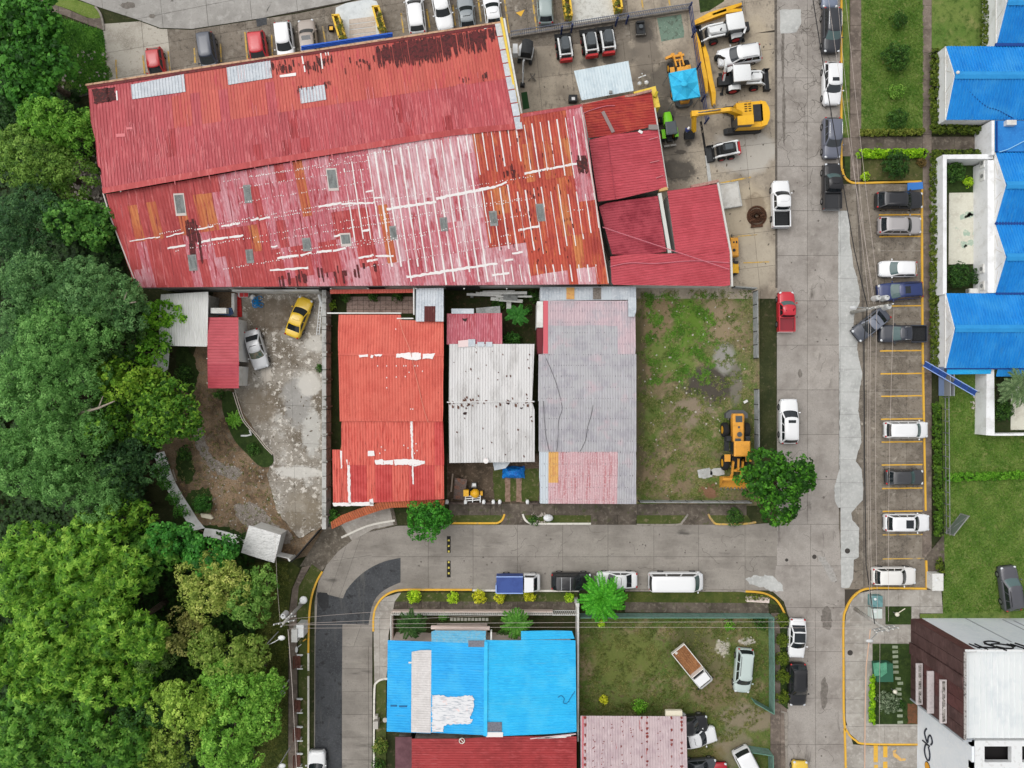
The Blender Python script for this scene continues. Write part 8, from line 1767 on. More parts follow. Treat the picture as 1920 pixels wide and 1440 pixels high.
t = empty('walkway_cover',W(1785,715),'slanting blue walkway cover crossing from the bays to the lawn','canopy'); nb_ = M('navy_cover',(28,62,124),.6,[(2,(24,60,128),.45,.62),(6,(60,106,176),.58,.7)],rand=.06)
for i in range(7):
    f0,f1 = i / 7 + .006,(i + 1) / 7 - .006; A,B = (1733 + 97 * f0,682 + 56 * f0),(1733 + 97 * f1,682 + 56 * f1)
    if 3 == i: continue
    b = MB(); b.prism([W(A[0] + 2.2,A[1] - 4.4,2.3)[:2],W(B[0] + 2.2,B[1] - 4.4,2.3)[:2],W(B[0] - 2.2,B[1] + 4.4,2.3)[:2],W(A[0] - 2.2,A[1] + 4.4,2.3)[:2]],2.25,2.3); b.build('roof_panel',nb_,t)
for s in (-1,1): b = MB(); b.bar(W(1733 + s * 2.4,682 - s * 4.6,2.3),W(1830 + s * 2.4,738 - s * 4.6,2.3),.07,.08); b.build('side_rail',MATS['pale_blue_rail'],t)
for x,y in ((1737,684),(1790,715),(1824,735)): b = MB(); b.box(W(x,y,1.1),(.09,.09,2.2)); b.build('post',galvd,t)
t = empty('board',W(1713,349),'blue board standing behind the topmost parked black SUV','board'); b = MB(); b.prism([W(*p,1.0)[:2] for p in ((1702,343),(1730,341),(1731,354),(1702,357))],.9,1.0); b.build('panel',M('board_blue',(54,116,190),.6),t)
for x in (1705,1728): b = MB(); b.box(W(x,349,.45),(.08,.08,.9)); b.build('leg',galvd,t)
# yard fences at the top
t = empty('fence',W(1100,50),'long grey picket fence along the top of the machinery yard','fence'); gyp = M('blue_grey_paint',(120,128,146),.6)
seg(t,(957,70),(1292,18),.45,0,.45,MATS['grey_kerb'],'low_wall')
for z in (.7,1.5): A,B = W(957,72),W(1292,20); b = MB(); b.bar((A[0],A[1],z),(B[0],B[1],z),.05,.05); b.build('rail',gyp,t)
for i in range(96): f = (i + .5) / 96; p = W(957 + 335 * f,72 - 52 * f); b = MB(); b.box((p[0],p[1],1.05),(.05,.05,1.2)); b.build('picket',gyp,t)
nvy = M('navy_paint',(44,60,108),.6)
for x,y in ((1053,57),(1072,53),(1156,41),(1176,37)): b = MB(); b.box(W(x,y,.9),(.16,.16,1.8)); b.build('gate_post',nvy,t)
t = empty('fence',W(1305,140),'navy blue rail fence running down past the tent','fence'); F = [(1290,20),(1297,70),(1306,130),(1315,190),(1321,232)]
for a,c in zip(F[:-1],F[1:]):
    for z in (.5,1.0,1.5): A,B = W(*a),W(*c); b = MB(); b.bar((A[0],A[1],z),(B[0],B[1],z),.06,.07); b.build('rail',nvy,t)
for p in F: A = W(*p); b = MB(); b.box((A[0],A[1],.85),(.14,.14,1.7)); b.build('post',nvy,t)
st('drain',[(1312,228),(1316,227),(1326,290),(1322,292)],.042,MATS['dark_void']); st('drain_kerb',[(1322,292),(1328,291),(1334,340),(1328,342)],.042,newc)
# yellow planters by the shop fronts
for pts,lab in ((((628,38),(640,78)),'yellow planter wall nearest the beige car'),(((702,22),(714,64)),'yellow planter wall beside the brick ramp'),(((1054,-8),(1060,38)),'yellow planter wall beside the silver hatchback'),(((1146,-20),(1153,26)),'yellow planter wall at the end of the washed ramp')):
    (x0,y0),(x1,y1) = pts; t = empty('planter',W(x0,y0),lab,'planter'); py_ = M('planter_yellow',(236,194,66),.7,[(3,(212,168,70),.55,.7)])
    for dx in (0,11): seg(t,(x0 + dx,y0),(x1 + dx,y1),.2,0,1.1,py_,'side_wall')
    for x,y in ((x0,y0),(x1,y1)): seg(t,(x - 1.6,y),(x + 12.4,y - 1),.18,0,1.1,py_,'end_wall')
    b = MB(); b.bar(W(x0 + 5.5,y0,.75),W(x1 + 5.5,y1,.75),.5,.1); b.build('soil',soil,t)
    lob = [W(x0 + 5.5 + (x1 - x0) * f,y0 + (y1 - y0) * f,.95) + (.28,.28,.25) for f in np.linspace(.08,.92,7)]
    foliage(t,lob,'round','planting',over=dict(L=.2,W=.1,bump=.25,dens=50),mat=leaf_mat('leaf_planter',[(50,56,20),(86,96,34),(130,140,60)]))
t = empty('bollard',W(621,54),'small yellow-topped utility box by the planter','utility box'); b = MB(); b.box(W(621,54,.3),(.5,.5,.6)); b.build('casing',MATS['dark_void'],t); b = MB(); b.box(W(621,53,.64),(.36,.36,.08)); b.build('cap',MATS['machine_yellow'],t)
# ---------------------------------------------------------------- poles, lamps and wires
pole_m = M('concrete_pole',(190,188,182),.85,[(2,(166,164,158),.45,.65)]); wirem = M('wire_black',(40,40,42),.7); wirel = M('wire_pale',(196,184,176),.6); tfm = M('transformer_grey',(206,208,208),.5)
def pole(bx_,by_,h,label,arms,cans=(),lamp=None):
    p = W(bx_,by_); t = empty('power_pole',p,label,'power pole')
    b = MB(); b.tube([(p[0],p[1],-.05),(p[0],p[1],h)],.2,9,.12); b.build('shaft',pole_m,t,smooth=True)
    for z,a,L_ in arms:
        c,s = math.cos(a) * L_ / 2,math.sin(a) * L_ / 2; b = MB(); b.bar((p[0] - c,p[1] - s,z),(p[0] + c,p[1] + s,z),.1,.1); ar = b.build('cross_arm',galvd,t)
        for f in (-.9,-.45,.45,.9): b = MB(); b.disc((p[0] + c * f,p[1] + s * f,z + .14),.06,.2,8); b.build('insulator',wallw,ar)
    for dx,dy,z in cans:
        b = MB(); b.tube([(p[0] + dx,p[1] + dy,z - .5),(p[0] + dx,p[1] + dy,z + .4),(p[0] + dx,p[1] + dy,z + .5)],.3,12,.24); tr = b.build('transformer',tfm,t); b = MB(); b.disc((p[0] + dx,p[1] + dy + .1,z + .62),.06,.25,7); b.build('bushing',galvd,tr)
    if lamp:
        a,L_,z = lamp; e = (p[0] + math.cos(a) * L_,p[1] + math.sin(a) * L_,z + .5); b = MB(); b.tube([(p[0],p[1],z),((p[0] + e[0]) / 2,(p[1] + e[1]) / 2,z + .4),e],.05,6); b.build('lamp_arm',galvd,t); b = MB(); b.ell(e,(.4,.18,.1),10,5); b.build('lamp_head',tfm,t,smooth=True)
    return p
PA = pole(1596,586,6.6,'power pole with three transformers over the car park edge',[(6.1,.2,2.6),(5.3,.1,2.2)],[(.15,.95,5.0),(1.0,.95,5.0),(1.2,.05,5.0)],(math.pi,2.2,4.6))
b = MB(); b.bar(W(1614,585,3.2),W(1604,588,2.0),.6,.05); b = MB()
PB = pole(1602,1141,7.0,'concrete power pole on the corner pavement by the green boxes',[(6.6,.2,2.4),(6.0,.2,2.2)],[],(-2.4,1.9,5.6))
PC = pole(571,1127,7.2,'power pole with tangled crossarms at the road bend',[(6.8,.2,2.2),(6.0,.9,1.8),(5.2,.2,1.4)],[(-.5,.2,5.2)],None)
t = empty('wires',(0,0,5.5),'overhead wires strung between the three power poles','wires')
def wire(pts,r,m,sag=.0,nm='wire'):
    P = [Vector(W(*p)) for p in pts]; out = []
    for a,c in zip(P[:-1],P[1:]):
        for i in range(8): f = i / 8; q = a.lerp(c,f); q.z -= sag * 4 * f * (1 - f); out.append(q)
    out.append(P[-1]); b = MB(); b.tube(out,r,5); b.build(nm,m,t)
wire([(1518,-40,5.6),(1545,130,5.2),(1578,330,5.2),(1602,470,5.3),(1626,574,5.4)],.045,wirem); wire([(1626,574,5.4),(1620,640,5.0),(1621,860,4.8),(1624,1060,5.2),(1640,1170,6.2)],.045,wirem)
for a,c in (((1548,-40,6.4),(1641,570,6.2)),((1582,-40,6.4),(1650,570,6.2)),((1606,290,6.3),(1638,570,6.1)),((1568,-30,6),(1630,570,5.6))): wire([a,c],.014,wirel,.25)
for x0,x1,z in ((1629,1632,6.2),(1633,1636,6.2),(1644,1646,6.4),(1676,1666,6.4)): wire([(x0,580,z),(x1,1165,z + .3)],.014,wirel,.35)
for a,c in (((530,1172,7),(1634,1166,6.6)),((545,1178,6.6),(1640,1178,6.6)),((548,1170,6.0),(1088,1150,2.2)),((552,1160,5.4),(740,1146,1.8))): wire([a,c],.014,wirel,.3)
wire([(1632,1180,5.5),(1624,1250,5.4),(1622,1350,5.4),(1621,1500,5.4)],.05,M('peach_cable',(214,176,150),.6)); wire([(1650,1184,6.4),(1649,1330,6.2),(1648,1480,6.2)],.013,wirel)
wire([(540,1180,6.0),(548,1290,5.4),(556,1440,5.2)],.03,wirel); wire([(526,1176,6.8),(520,1100,5.6),(515,1000,5)],.012,wirel)
for i,(x,y,dx,dy) in enumerate(((528,1196,-34,18),(528,1299,-12,10),(529,1436,-10,6))):
    p = W(x,y,5.2); q = W(x + dx,y + dy,4.6); t2 = empty('street_lamp',(q[0],q[1],0),('white street lamp with a long arm just below the tangled power pole','white street lamp beside the middle benches','white street lamp cut near the bottom edge of the wood')[i],'street lamp')
    b = MB(); b.tube([(q[0],q[1],0),(q[0],q[1],4.4),((p[0] + q[0]) / 2,(p[1] + q[1]) / 2,5.0),(p[0],p[1],5.2)],.06,7,.04); b.build('arm',tfm,t2); b = MB(); b.ell((p[0],p[1],5.2),(.38,.26,.12),10,5); b.build('lamp_head',MW,t2,smooth=True)
t = empty('water_tap',W(565,1128),'white round-capped standpipe beside the curved kerb','standpipe'); b = MB(); b.tube([W(563,1132,.0),W(566,1128,2.2)],.2,10); b.build('pipe',MW,t); b = MB(); b.ell(W(569,1125,2.3),(.42,.42,.2),12,6); b.build('cap',MW,t,smooth=True)
# ---------------------------------------------------------------- benches, kiosk, bumps, stepping stones
bw = M('bench_brown',(108,66,54),.7,[(4,(88,52,42),.45,.65)],rand=.06)
def bench(y,label,g):
    p = W(562,y); t = empty('park_bench',(p[0],p[1],.1),label,'bench',g)
    for i in range(4): b = MB(); b.box((-.28 + i * .15,0,.42),(.12,1.35,.05)); b.build('slat',bw,t,world=False)
    for i in range(2): b = MB(); b.box((-.38 - i * .03,0,.62 + i * .16),(.05,1.35,.12)); b.build('back_slat',bw,t,world=False)
    for s in (-1,1): b = MB(); b.box((0,s * .6,.2),(.6,.1,.4)); b.build('leg',MW,t,world=False); b = MB(); b.box((.2,s * .74,.5),(.62,.12,.08)); b.build('arm_rest',MW,t,world=False)
    return t
for y,l in ((1237,'brown slatted bench nearest the power pole'),(1319,'brown slatted bench, second below the power pole'),(1371,'brown slatted bench, third below the power pole'),(1421,'brown slatted bench nearest the bottom edge')): bench(y,l,'benches along the slope path')
t = empty('cabinet',W(564,1182),'white two-part cabinet with yellow brackets by the kerb','cabinet')
b = MB(); b.box(W(567,1178,.9),(.75,1.3,1.8)); b.build('body',MW,t); b = MB(); b.box(W(557,1186,1.0),(.6,1.35,2.0)); b.build('door_panel',M('cabinet_grey',(206,206,202),.6),t)
for y in (1168,1202): b = MB(); b.bar(W(568,y,.3),W(574,y - 4,.3),.12,.12); b.build('bracket',yel,t)
t = empty('litter_bin',W(556,1216),'white slim post lamp lying by the cabinet','post'); b = MB(); b.ell(W(556,1218,.5),(.16,.36,.14),9,5); b.build('head',MW,t); b = MB(); b.bar(W(557,1215,.3),W(565,1208,.2),.06,.06); b.build('stem',MW,t); b = MB(); b.box(W(556,1218,.2),(.08,.08,.4)); b.build('foot',galvd,t)
by_ = M('bump_yellow',(206,190,90),.8,[(9,(150,140,80),.5,.65)]); bb_ = M('bump_black',(36,36,36),.9)
for i,y0 in enumerate((1005,1051)):
    t = empty('speed_bump',W(841,y0 + 15),('black and yellow speed bump nearest the round street tree','black and yellow speed bump on the lower half of the road')[i],'speed bump',None)
    for k in range(6):
        b = MB(); c = W(841.5,y0 + 2.6 + k * 5.2,0); b.loft([[(c[0] + x,c[1] + yy,z) for x,z in ((-.2,.045),(-.12,.1),(.12,.1),(.2,.045))] for yy in (-.142,.142)]); sgm = b.build('segment',bb_,t)
        if k % 2 == (i == 0): b = MB(); b.box((c[0],c[1],.104),(.2,.2,.012)); b.build('reflector',by_,sgm)
ss = M('stepping_stone',(196,196,184),.9,[(4,(176,176,164),.5,.65)],rand=.05)
st0 = None
for i in range(11):
    b = MB(); c = W(846.5 + i * 6.65,1161 + .15 * math.sin(i * 2),0); b.box((c[0],c[1],.04),(.29,.31,.05),rz=rnd.uniform(-.06,.06)); tag(b.build('stepping_stone',ss),('square white stepping stone nearest the small green shrub' if i == 0 else 'square white stepping stone nearest the palm-like shrub' if i == 10 else 'square white stepping stone inside the row before the blue house'),'stepping stone','stepping stones before the blue house')
for i in range(15):
    y = [1213,1222,1231,1241,1250,1260,1272,1281,1292,1301,1311,1322,1331,1342,1354][i]; x = 1678 + (.3 * i if i < 6 else 2 + .55 * i) + (4 if i == 7 else 0)
    b = MB(); c = W(x,y,.14); b.box((c[0],c[1],.155),(.58,.3,.05),rz=rnd.uniform(-.08,.08)); tag(b.build('stepping_stone',M('stone_greenish',(150,160,136),.9,[(4,(128,140,112),.5,.65)],rand=.06)),('greenish stepping stone nearest the cross pavement' if i == 0 else 'greenish stepping stone at the far end beside the bare red bed' if i == 14 else 'tilted greenish stepping stone standing out of its row' if i == 7 else 'greenish stepping stone inside the long row beside the brown facade'),'stepping stone','stepping stones in the corner bed')
# boxes on the corner pavement
gbm = M('dumpster_green',(92,160,128),.7,[(1.5,(76,140,110),.45,.62),(6,(110,176,146),.55,.7)])
t = empty('dumpster',W(1648,1255),'large green lidded dumpster on the corner bed','dumpster'); b = MB(); b.loft([[W(x,y,0)[:2] + (z,) for x,y in q] for q,z in ((((1633,1238),(1660,1237),(1660,1270),(1635,1270)),.1),(((1634,1236),(1663,1236),(1664,1270),(1634,1270)),1.2))]); b.build('bin',M('dumpster_dark',(50,100,78),.8),t)
for i in range(2): b = MB(); b.prism([W(*p,1.3)[:2] for p in ((1637 + i * 13,1244),(1649 + i * 13,1242),(1650 + i * 13,1262 + 4 - i * 5),(1640 + i * 11,1268 + i * 2))],1.25,1.32 + .03 * i); b.build('lid',gbm,t)
for x,y,sx,sy,h,m,lab in ((1643,1127,1.15,1.1,.8,M('teal_box',(112,154,156),.7,[(3,(92,132,134),.45,.6)]),'teal covered box beside the corner power pole'),(1643,1150,1.05,.95,.9,M('pale_mint_box',(204,216,210),.6),'pale mint box just below the teal one'),(1757,1091,1.1,1.7,1.1,M('white_cabinet',(222,222,218),.6,[(3,(196,194,188),.55,.68)]),'white cabinet at the end of the parking bays')):
    p = W(x,y,h); b = MB(); b.box((p[0],p[1],h / 2 + .1),(sx,sy,h)); o = b.thing('utility_box',m,lab,'utility box'); b = MB(); b.box((p[0],p[1],h + .12),(sx * 1.06,sy * 1.06,.05)); b.build('lid',m,o); b = MB(); b.disc((p[0] - .2,p[1] + .25,h + .17),.14,.06,10); b.build('cap',MW,o)
for x,y,lab in ((1682,1152,'white garden lamp on the small lawn square'),(1678,1297,'white ball lamp beside the silvery bush')):
    p = W(x,y,.9); t = empty('garden_lamp',(p[0],p[1],.14),lab,'lamp'); b = MB(); b.tube([(p[0],p[1],.14),(p[0],p[1],.8)],.04,6); b.build('post',galvd,t); b = MB(); b.ell((p[0],p[1],.92),(.24,.24,.2),12,6); b.build('globe',M('lamp_white',(228,224,206),.4),t,smooth=True)
    if y < 1200: b = MB(); b.bar((p[0],p[1],.8),W(1697,1141,.9),.08,.05); b.build('arm',MATS['cream_paint'],t)
t = empty('planter',W(1420,1122),'long pale trough with dark plants at the street corner','planter'); b = MB(); b.bar(W(1399,1123,.3),W(1441,1125,.3),.5,.5); b.build('trough',M('pale_trough',(224,208,200),.8,[(4,(196,176,166),.55,.7)]),t)
foliage(t,[W(1401 + i * 5,1120,.65) + (.22,.22,.18) for i in range(8)],'round','planting',over=dict(L=.14,W=.09,bump=.2,dens=80),mat=leaf_mat('leaf_planter',[(0,0,0)] * 3))
# ---------------------------------------------------------------- clutter in the yards
t = empty('board_stack',W(932,555),'heap of white boards and pipes in the back garden','boards')
for (x0,y0,x1,y1,z,w) in ((875,552,940,554,.9,.25),(900,550,988,549,1.05,.3),(920,560,980,565,.8,.35),(905,547,965,546,.7,.22),(930,556,998,556,.95,.2),(935,563,978,566,1.0,.2),(892,549,916,552,.8,.2)): b = MB(); b.bar(W(x0,y0,z),W(x1,y1,z),w,.07); b.build('board',M('board_white',(222,222,218),.7,[(4,(196,194,188),.5,.66)],rand=.06),t)
b = MB(); b.box(W(957,558,1.12),(1.5,.55,.08),rz=-.08); b.build('grey_panel',MATS['cab_grey'] if False else galvd,t); b = MB(); b.bar(W(954,566,.5),W(954,580,.5),.5,.12); b.build('loose_panel',MATS['board_white'],t)
for x in (885,950,985): b = MB(); b.box(W(x,554,.35),(.3,.5,.7)); b.build('trestle',galvd,t)
t = empty('tarpaulin',W(965,885),'crumpled bright blue tarpaulin over a heap in the front yard','tarpaulin'); tq = M('tarp_blue',(16,130,222),.5,[(2,(12,96,190),.45,.6),(7,(60,160,236),.54,.66)])
b = MB(); G_ = 14; vs = []
for i in range(G_ + 1):
    for j in range(G_ + 1):
        u,v = i / G_,j / G_; e = min(u,1 - u,v,1 - v) * 3.2; x,y = 942 + 42 * u + rnd.uniform(-.8,.8),874 + 22 * v + rnd.uniform(-.8,.8); vs.append(W(x,y,0)[:2] + (.06 + .8 * min(1,e) ** .7 + rnd.uniform(0,.07),))
b.add(vs,[(i * (G_ + 1) + j,i * (G_ + 1) + j + 1,(i + 1) * (G_ + 1) + j + 1,(i + 1) * (G_ + 1) + j) for i in range(G_) for j in range(G_)]); b.build('sheet',tq,t)
t = empty('plywood',W(860,912),'dark weathered plywood sheet leaning in the front yard','plywood'); b = MB(); b.add([W(853,896,1.0),W(876,899,1.0),W(870,938,.2),W(850,936,.2)] + [W(853,896,.95),W(876,899,.95),W(870,938,.15),W(850,936,.15)],[(0,3,2,1),(4,5,6,7),(0,1,5,4),(1,2,6,5),(2,3,7,6),(3,0,4,7)]); b.build('sheet',M('weathered_ply',(112,98,92),.9,[(1.5,(140,96,76),.5,.62),(6,(84,76,72),.5,.66)]),t); b = MB(); b.box(W(862,900,.45),(1.0,.1,.9)); b.build('trestle',galvd,t)
b = MB(); b.bar(W(849,888,.3),W(846,922,.2),.16,.12); b.thing('plank',M('pale_plank',(176,160,144),.9),'pale loose plank beside the dark plywood','plank')
t = mach('concrete_mixer',890,925,.8,0,'yellow concrete mixer behind the front wall','mixer')
part(t,'engine_box',YEL,lambda b: b.box((-.9,.05,.7),(.6,.72,.7),taper=.92)); part(t,'drum',YEL,lambda b: b.loft([[(x,r * math.cos(a),.85 + r * math.sin(a)) for a in np.linspace(0,6.283,14,endpoint=False)] for x,r in ((-.45,.2),(-.1,.48),(.25,.48),(.5,.25))]),smooth=True); part(t,'spout',YEL,lambda b: b.box((.72,0,.75),(.3,.5,.3),taper=.8)); part(t,'frame',MB_,lambda b: (b.box((-.1,0,.3),(2.0,.5,.12)),))
for s in (1,-1): wheel(t,-.5,s * .42,.28,.14)
t = empty('rack',W(887,936),'white slatted metal rack against the front wall','rack')
for i in range(3): b = MB(); b.bar(W(872,934 + i * 4 - 3,.8),W(901,932 + i * 4 - 3,.8),.1,.06); b.build('rail',MW,t)
for x in (872.5,886,900.5): b = MB(); b.bar(W(x,930,.8),W(x,942,.8),.1,.05); b.build('cross_bar',MW,t); b = MB(); b.box(W(x,938,.38),(.08,.08,.76)); b.build('leg',MW,t)
b = MB(); b.box(W(889,909,.4),(.5,.45,.7)); o = b.thing('metal_drum',galvd,'small silver metal box behind the yellow mixer','metal box'); b = MB(); b.box(W(889,909,.78),(.36,.3,.05)); b.build('lid',MW,o)
t = empty('wall',W(920,943),'low dark front wall with white round-capped posts','wall');
for a,c in ((840,876),(879,906),(909,934),(988,1010)): seg(t,(a,942),(c,942),.2,0,.7,M('dark_low_wall',(96,84,78),.9,[(3,(70,62,56),.45,.62)]),'wall_panel')
for x in (838,873,907,925,937,989): b = MB(); b.box(W(x,941,.45),(.3,.34,.9)); ps_ = b.build('post',wallw,t); b = MB(); b.ell(W(x,941,.95),(.2,.26,.14),10,5); b.build('post_cap',MW,ps_,smooth=True)
b = MB(); b.ell(W(1028,971,.3),(.55,.4,.32),10,6); b.thing('bag',M('bag_white',(232,234,236),.6,[(4,(206,206,206),.5,.66)]),'white full bag dumped on the verge rubble','bag',smooth=True)
b = MB()
for i in range(26): x,y = rnd.uniform(996,1024),rnd.uniform(962,980); s = rnd.uniform(.1,.3); p = W(x,y,.12); b.box(p,(s,s * .8,s * .6),rz=rnd.random() * 3)
o = b.build('rubble_stones',M('stone_pale',(176,168,158),.9,[(5,(140,130,120),.5,.65)])); o['kind'] = 'stuff'
for (x,y,sx,sy,r,lab) in ((1322,886,1.4,1.0,.1,'broken pale concrete slab in the vacant lot, the squarer one'),(1345,884,1.5,.7,-.15,'broken pale concrete slab beside the loader front wheel')):
    p = W(x,y); b = MB(); b.prism([(p[0] + sx * (u - .5) + rnd.uniform(-.08,.08),p[1] + sy * (v - .5) + rnd.uniform(-.08,.08)) for u,v in ((0,0),(.5,-.1),(1,.05),(1.02,.6),(.8,1),(.3,.95),(-.05,.8))],0,.12); b.thing('concrete_slab',newc,lab,'slab')
b = MB(); b.box(W(1398,753,.12),(.45,.25,.2),rz=.5); b.thing('block',wallw,'white block lying near the zinc fence','block')
# left yard
t = empty('table',W(460,553),'red table with white legs under the warehouse wall','table')
for x in (453,461.5): b = MB(); b.box(W(x,553,.8),(.42,.42,.05)); b.build('top',MR,t)
b = MB(); b.box(W(457,553,.74),(1.0,.5,.05)); b.build('frame',MW,t)
for x in (449,465): b = MB(); b.box(W(x,553,.37),(.06,.4,.74)); b.build('leg',MW,t)
t = empty('steps',W(447,580),'red painted strip of steps beside the cabin','steps')
for i in range(4): b = MB(); b.box(W(447.5 + .6 * i,556 + i * 11,.12 + .0),(.5,.6,.2 - .03 * i)); b.build('step',M('red_step',(196,40,40),.7,[(4,(170,60,50),.55,.7)]),t)
b = MB(); b.box(W(440,572,.5),(.3,2.4,1.0)); b.build('side_wall',wallw,t)
t = empty('hose_heap',W(483,566),'tangled heap of bright blue plastic chairs and hose','plastic heap'); bp = M('plastic_blue',(20,130,196),.4)
for i in range(11):
    b = MB(); c = W(483 + rnd.uniform(-6,6),566 + rnd.uniform(-7,7),.15 + .05 * i); r = rnd.uniform(.12,.32); b.tube([(c[0] + r * math.cos(a),c[1] + r * .8 * math.sin(a),c[2] + rnd.uniform(-.05,.05)) for a in np.linspace(0,5.6,12)],.045,5); b.build('loop',bp,t)
b = MB(); b.ell(W(474,557,.4),(.3,.3,.3)); b.build('white_bucket',MW,t)
t = empty('ladder',W(600,598),'white ladder leaning along the concrete wall','ladder')
for dx in (-2.4,2.4): b = MB(); b.bar(W(602 + dx,566,1.4),W(596 + dx,628,.1),.07,.06); b.build('side_rail',MW,t)
for i in range(11): f = i / 10; b = MB(); b.bar(W(602 - 6 * f - 2.4,568 + 58 * f,1.36 - 1.2 * f),W(602 - 6 * f + 2.4,568 + 58 * f,1.36 - 1.2 * f),.04,.04); b.build('rung',MW,t)
b = MB(); b.tube([W(598,552,1.0),W(604,575,.8)],.16,8); b.thing('pipe',MW,'white pipe leaning in the corner behind the yellow sedan','pipe')
t = empty('handrail',W(470,795),'pale double handrail curving along the raised lawn','handrail')
P_ = smoothp([(437,736),(446,765),(456,790),(478,815),(496,838),(510,852)],3)
for dz,off in ((.85,0),(.85,4)): b = MB(); b.tube([W(x + off,y,dz) for x,y in P_],.05,5); b.build('rail',M('rail_pale',(196,184,174),.6),t)
for x,y in P_[::3]: b = MB(); b.box(W(x + 2,y,.42),(.06,.06,.85)); b.build('post',galvd,t)
b = MB(); b.tube([W(468,806,.5),W(471,815,.3),W(462,817,.12),W(452,817,.08)],.1,7); b.thing('drain_pipe',MW,'white bent drain pipe on the raised lawn edge','pipe')
b = MB(); b.prism([W(*p)[:2] for p in ((378,962),(396,964),(402,971),(398,973),(380,969))],.03,.3); b.thing('mattress',MATS['cream_paint'],'cream slab dumped near the white fence','slab')
b = MB(); b.bar(W(324,880,.3),W(330,902,.2),.15,.1); b.thing('log',MATS['pale_bark'],'pale log propped inside the white fence','log')
b = MB(); b.bar(W(312,862,.4),W(336,950,.3),.3,.12); b = MB()
for i in range(150):
    x,y = rnd.uniform(390,530),rnd.uniform(850,1010)
    if y > 990 and x < 450: continue
    s = rnd.uniform(.06,.2); p = W(x,y,.04); b.box(p,(s,s * rnd.uniform(.4,1),s * .4),rz=rnd.random() * 3)
o = b.build('stones',MATS['stone_pale']); o['kind'] = 'stuff'
b = MB()
for i in range(140):
    x,y = (rnd.uniform(105,205),rnd.uniform(95,175)) if i < 60 else (rnd.uniform(125,200),rnd.uniform(290,385)); s = rnd.uniform(.08,.3); b.box(W(x,y,.08),(s,s * rnd.uniform(.5,1),s * .5),rz=rnd.random() * 3)
o = b.build('rubble_stones',MATS['stone_pale']); o['kind'] = 'stuff'
b = MB()
for i in range(120):
    x,y = (rnd.uniform(1200,1405),rnd.uniform(545,930)); s = rnd.uniform(.06,.2); b.box(W(x,y,.06),(s,s * rnd.uniform(.5,1),s * .5),rz=rnd.random() * 3)
for i in range(50): x,y = (rnd.gauss(1356,6),rnd.gauss(1214,7)) if i < 30 else (rnd.gauss(1400,7),rnd.gauss(1203,3)); s = rnd.uniform(.1,.3); b.box(W(x,y,.06),(s,s * rnd.uniform(.4,1),s * .3),rz=rnd.random() * 3)
for i in range(20): x,y = rnd.uniform(1820,1848),rnd.uniform(742,768); s = rnd.uniform(.1,.35); b.box(W(x,y,.08),(s,s * rnd.uniform(.4,1),s * .4),rz=rnd.random() * 3)
o = b.build('stones',M('stone_grey',(184,178,166),.9,[(5,(150,144,132),.5,.65)])); o['kind'] = 'stuff'
# cables between roof edges, blue curtain, small white finials on the warehouse gutter
b = MB(); b.disc(W(722,1356 - 6,1.2),.25,.1,10); b.box(W(706,1356,.6),(.5,.8,1.0)); b.box(W(706,1343,.7),(.3,.3,.5)); b.thing('meter_box',M('meter_grey',(186,182,174),.7),'grey meter box beside the white kerb by the blue house','meter box')
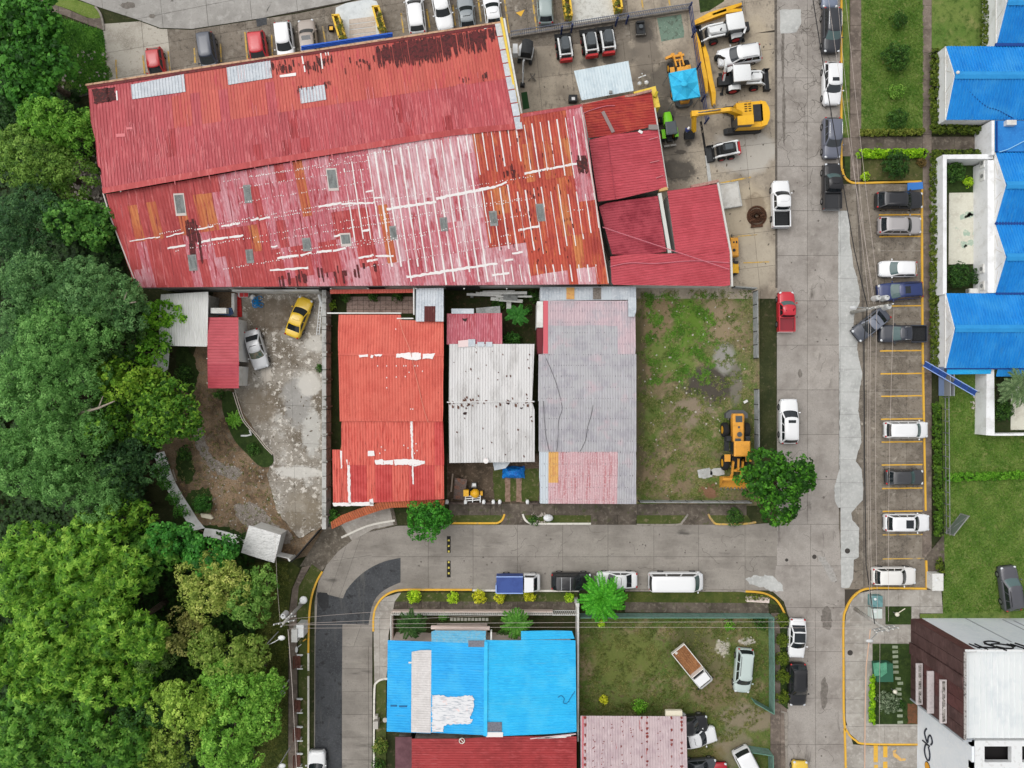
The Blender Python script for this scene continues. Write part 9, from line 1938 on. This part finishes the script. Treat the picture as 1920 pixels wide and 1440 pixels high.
# person beside the excavator bucket
def person(px,py,hd,shirt,trousers,hat,label):
    p = W(px,py,.9); t = empty('person',(p[0],p[1],.035),label,'person',None,math.radians(hd))
    V = [((0,0,.93),.15),((0,0,1.15),.15),((0,0,1.36),.16),((0,0,1.5),.065),((0,.01,1.58),.07)]
    E = [(0,1),(1,2),(2,3),(3,4)]
    for s in (1,-1):
        i = len(V); V += [((.0,s * .19,1.40),.07),((.06,s * .25,1.16),.05),((.2,s * .22,.98),.04)]; E += [(2,i),(i,i + 1),(i + 1,i + 2)]
        i = len(V); V += [((s * .05,s * .1,.86),.1),((s * .1 + .03,s * .11,.47),.07),((s * .12 - .02,s * .12,.08),.05),((s * .12 + .12,s * .13,.03),.045)]; E += [(0,i),(i,i + 1),(i + 1,i + 2),(i + 2,i + 3)]
    me = bpy.data.meshes.new('body'); me.from_pydata([v[0] for v in V],E,[]); o = bpy.data.objects.new('body',me); COL.objects.link(o)
    md = o.modifiers.new('skin','SKIN');
    for v,(c,r) in zip(me.skin_vertices[0].data,V): v.radius = (r,r)
    me.skin_vertices[0].data[0].use_root = True
    o.modifiers.new('sub','SUBSURF').levels = 1; o.modifiers['sub'].render_levels = 2
    dg = bpy.context.evaluated_depsgraph_get(); m2 = bpy.data.meshes.new_from_object(o.evaluated_get(dg)); bpy.data.objects.remove(o)
    for q in (shirt,trousers,M('skin',(150,104,80),.6),M('boot',(50,46,42),.8)): m2.materials.append(q)
    for f in m2.polygons:
        c = f.center; f.use_smooth = True; f.material_index = 3 if c.z < .1 else (1 if c.z < .96 and abs(c.y) < .3 and not (c.x > .1 and c.z > .9) else (2 if c.z > 1.5 or (c.x > .12 and c.z < 1.06) else 0))
    o = bpy.data.objects.new('body',m2); COL.objects.link(o); o.parent = t
    b = MB(); b.ell((.01,0,1.66),(.1,.085,.125),12,8); b.box((.11,0,1.65),(.03,.025,.04))
    for s in (1,-1): b.ell((0,s * .088,1.65),(.02,.015,.03),6,4)
    b.build('head',MATS['skin'],t,world=False,smooth=True)
    b = MB(); b.ell((0,0,1.72),(.135,.12,.1),12,6,zmin=-.2); b.box((.13,0,1.705),(.12,.17,.02)); b.build('hard_hat',hat,t,world=False,smooth=True)
    for s in (1,-1):
        b = MB(); b.ell((.25,s * .21,.95),(.05,.025,.04),8,5)
        for k in range(4): b.tube([(.27,s * .21,.965 - k * .018),(.33,s * (.2 - .01 * k),.955 - k * .02),(.345 - .01 * k,s * .18,.94 - k * .02)],.009,5)
        b.tube([(.24,s * .2,.975),(.28,s * .17,.985),(.31,s * .165,.975)],.01,5); b.build('hand',MATS['skin'],t,world=False,smooth=True)
person(1287,246,60,M('shirt_blue',(70,84,150),.8),M('trousers_white',(214,214,214),.8),M('hat_white',(236,236,236),.5),'worker in blue shirt and white hard hat beside the excavator bucket')
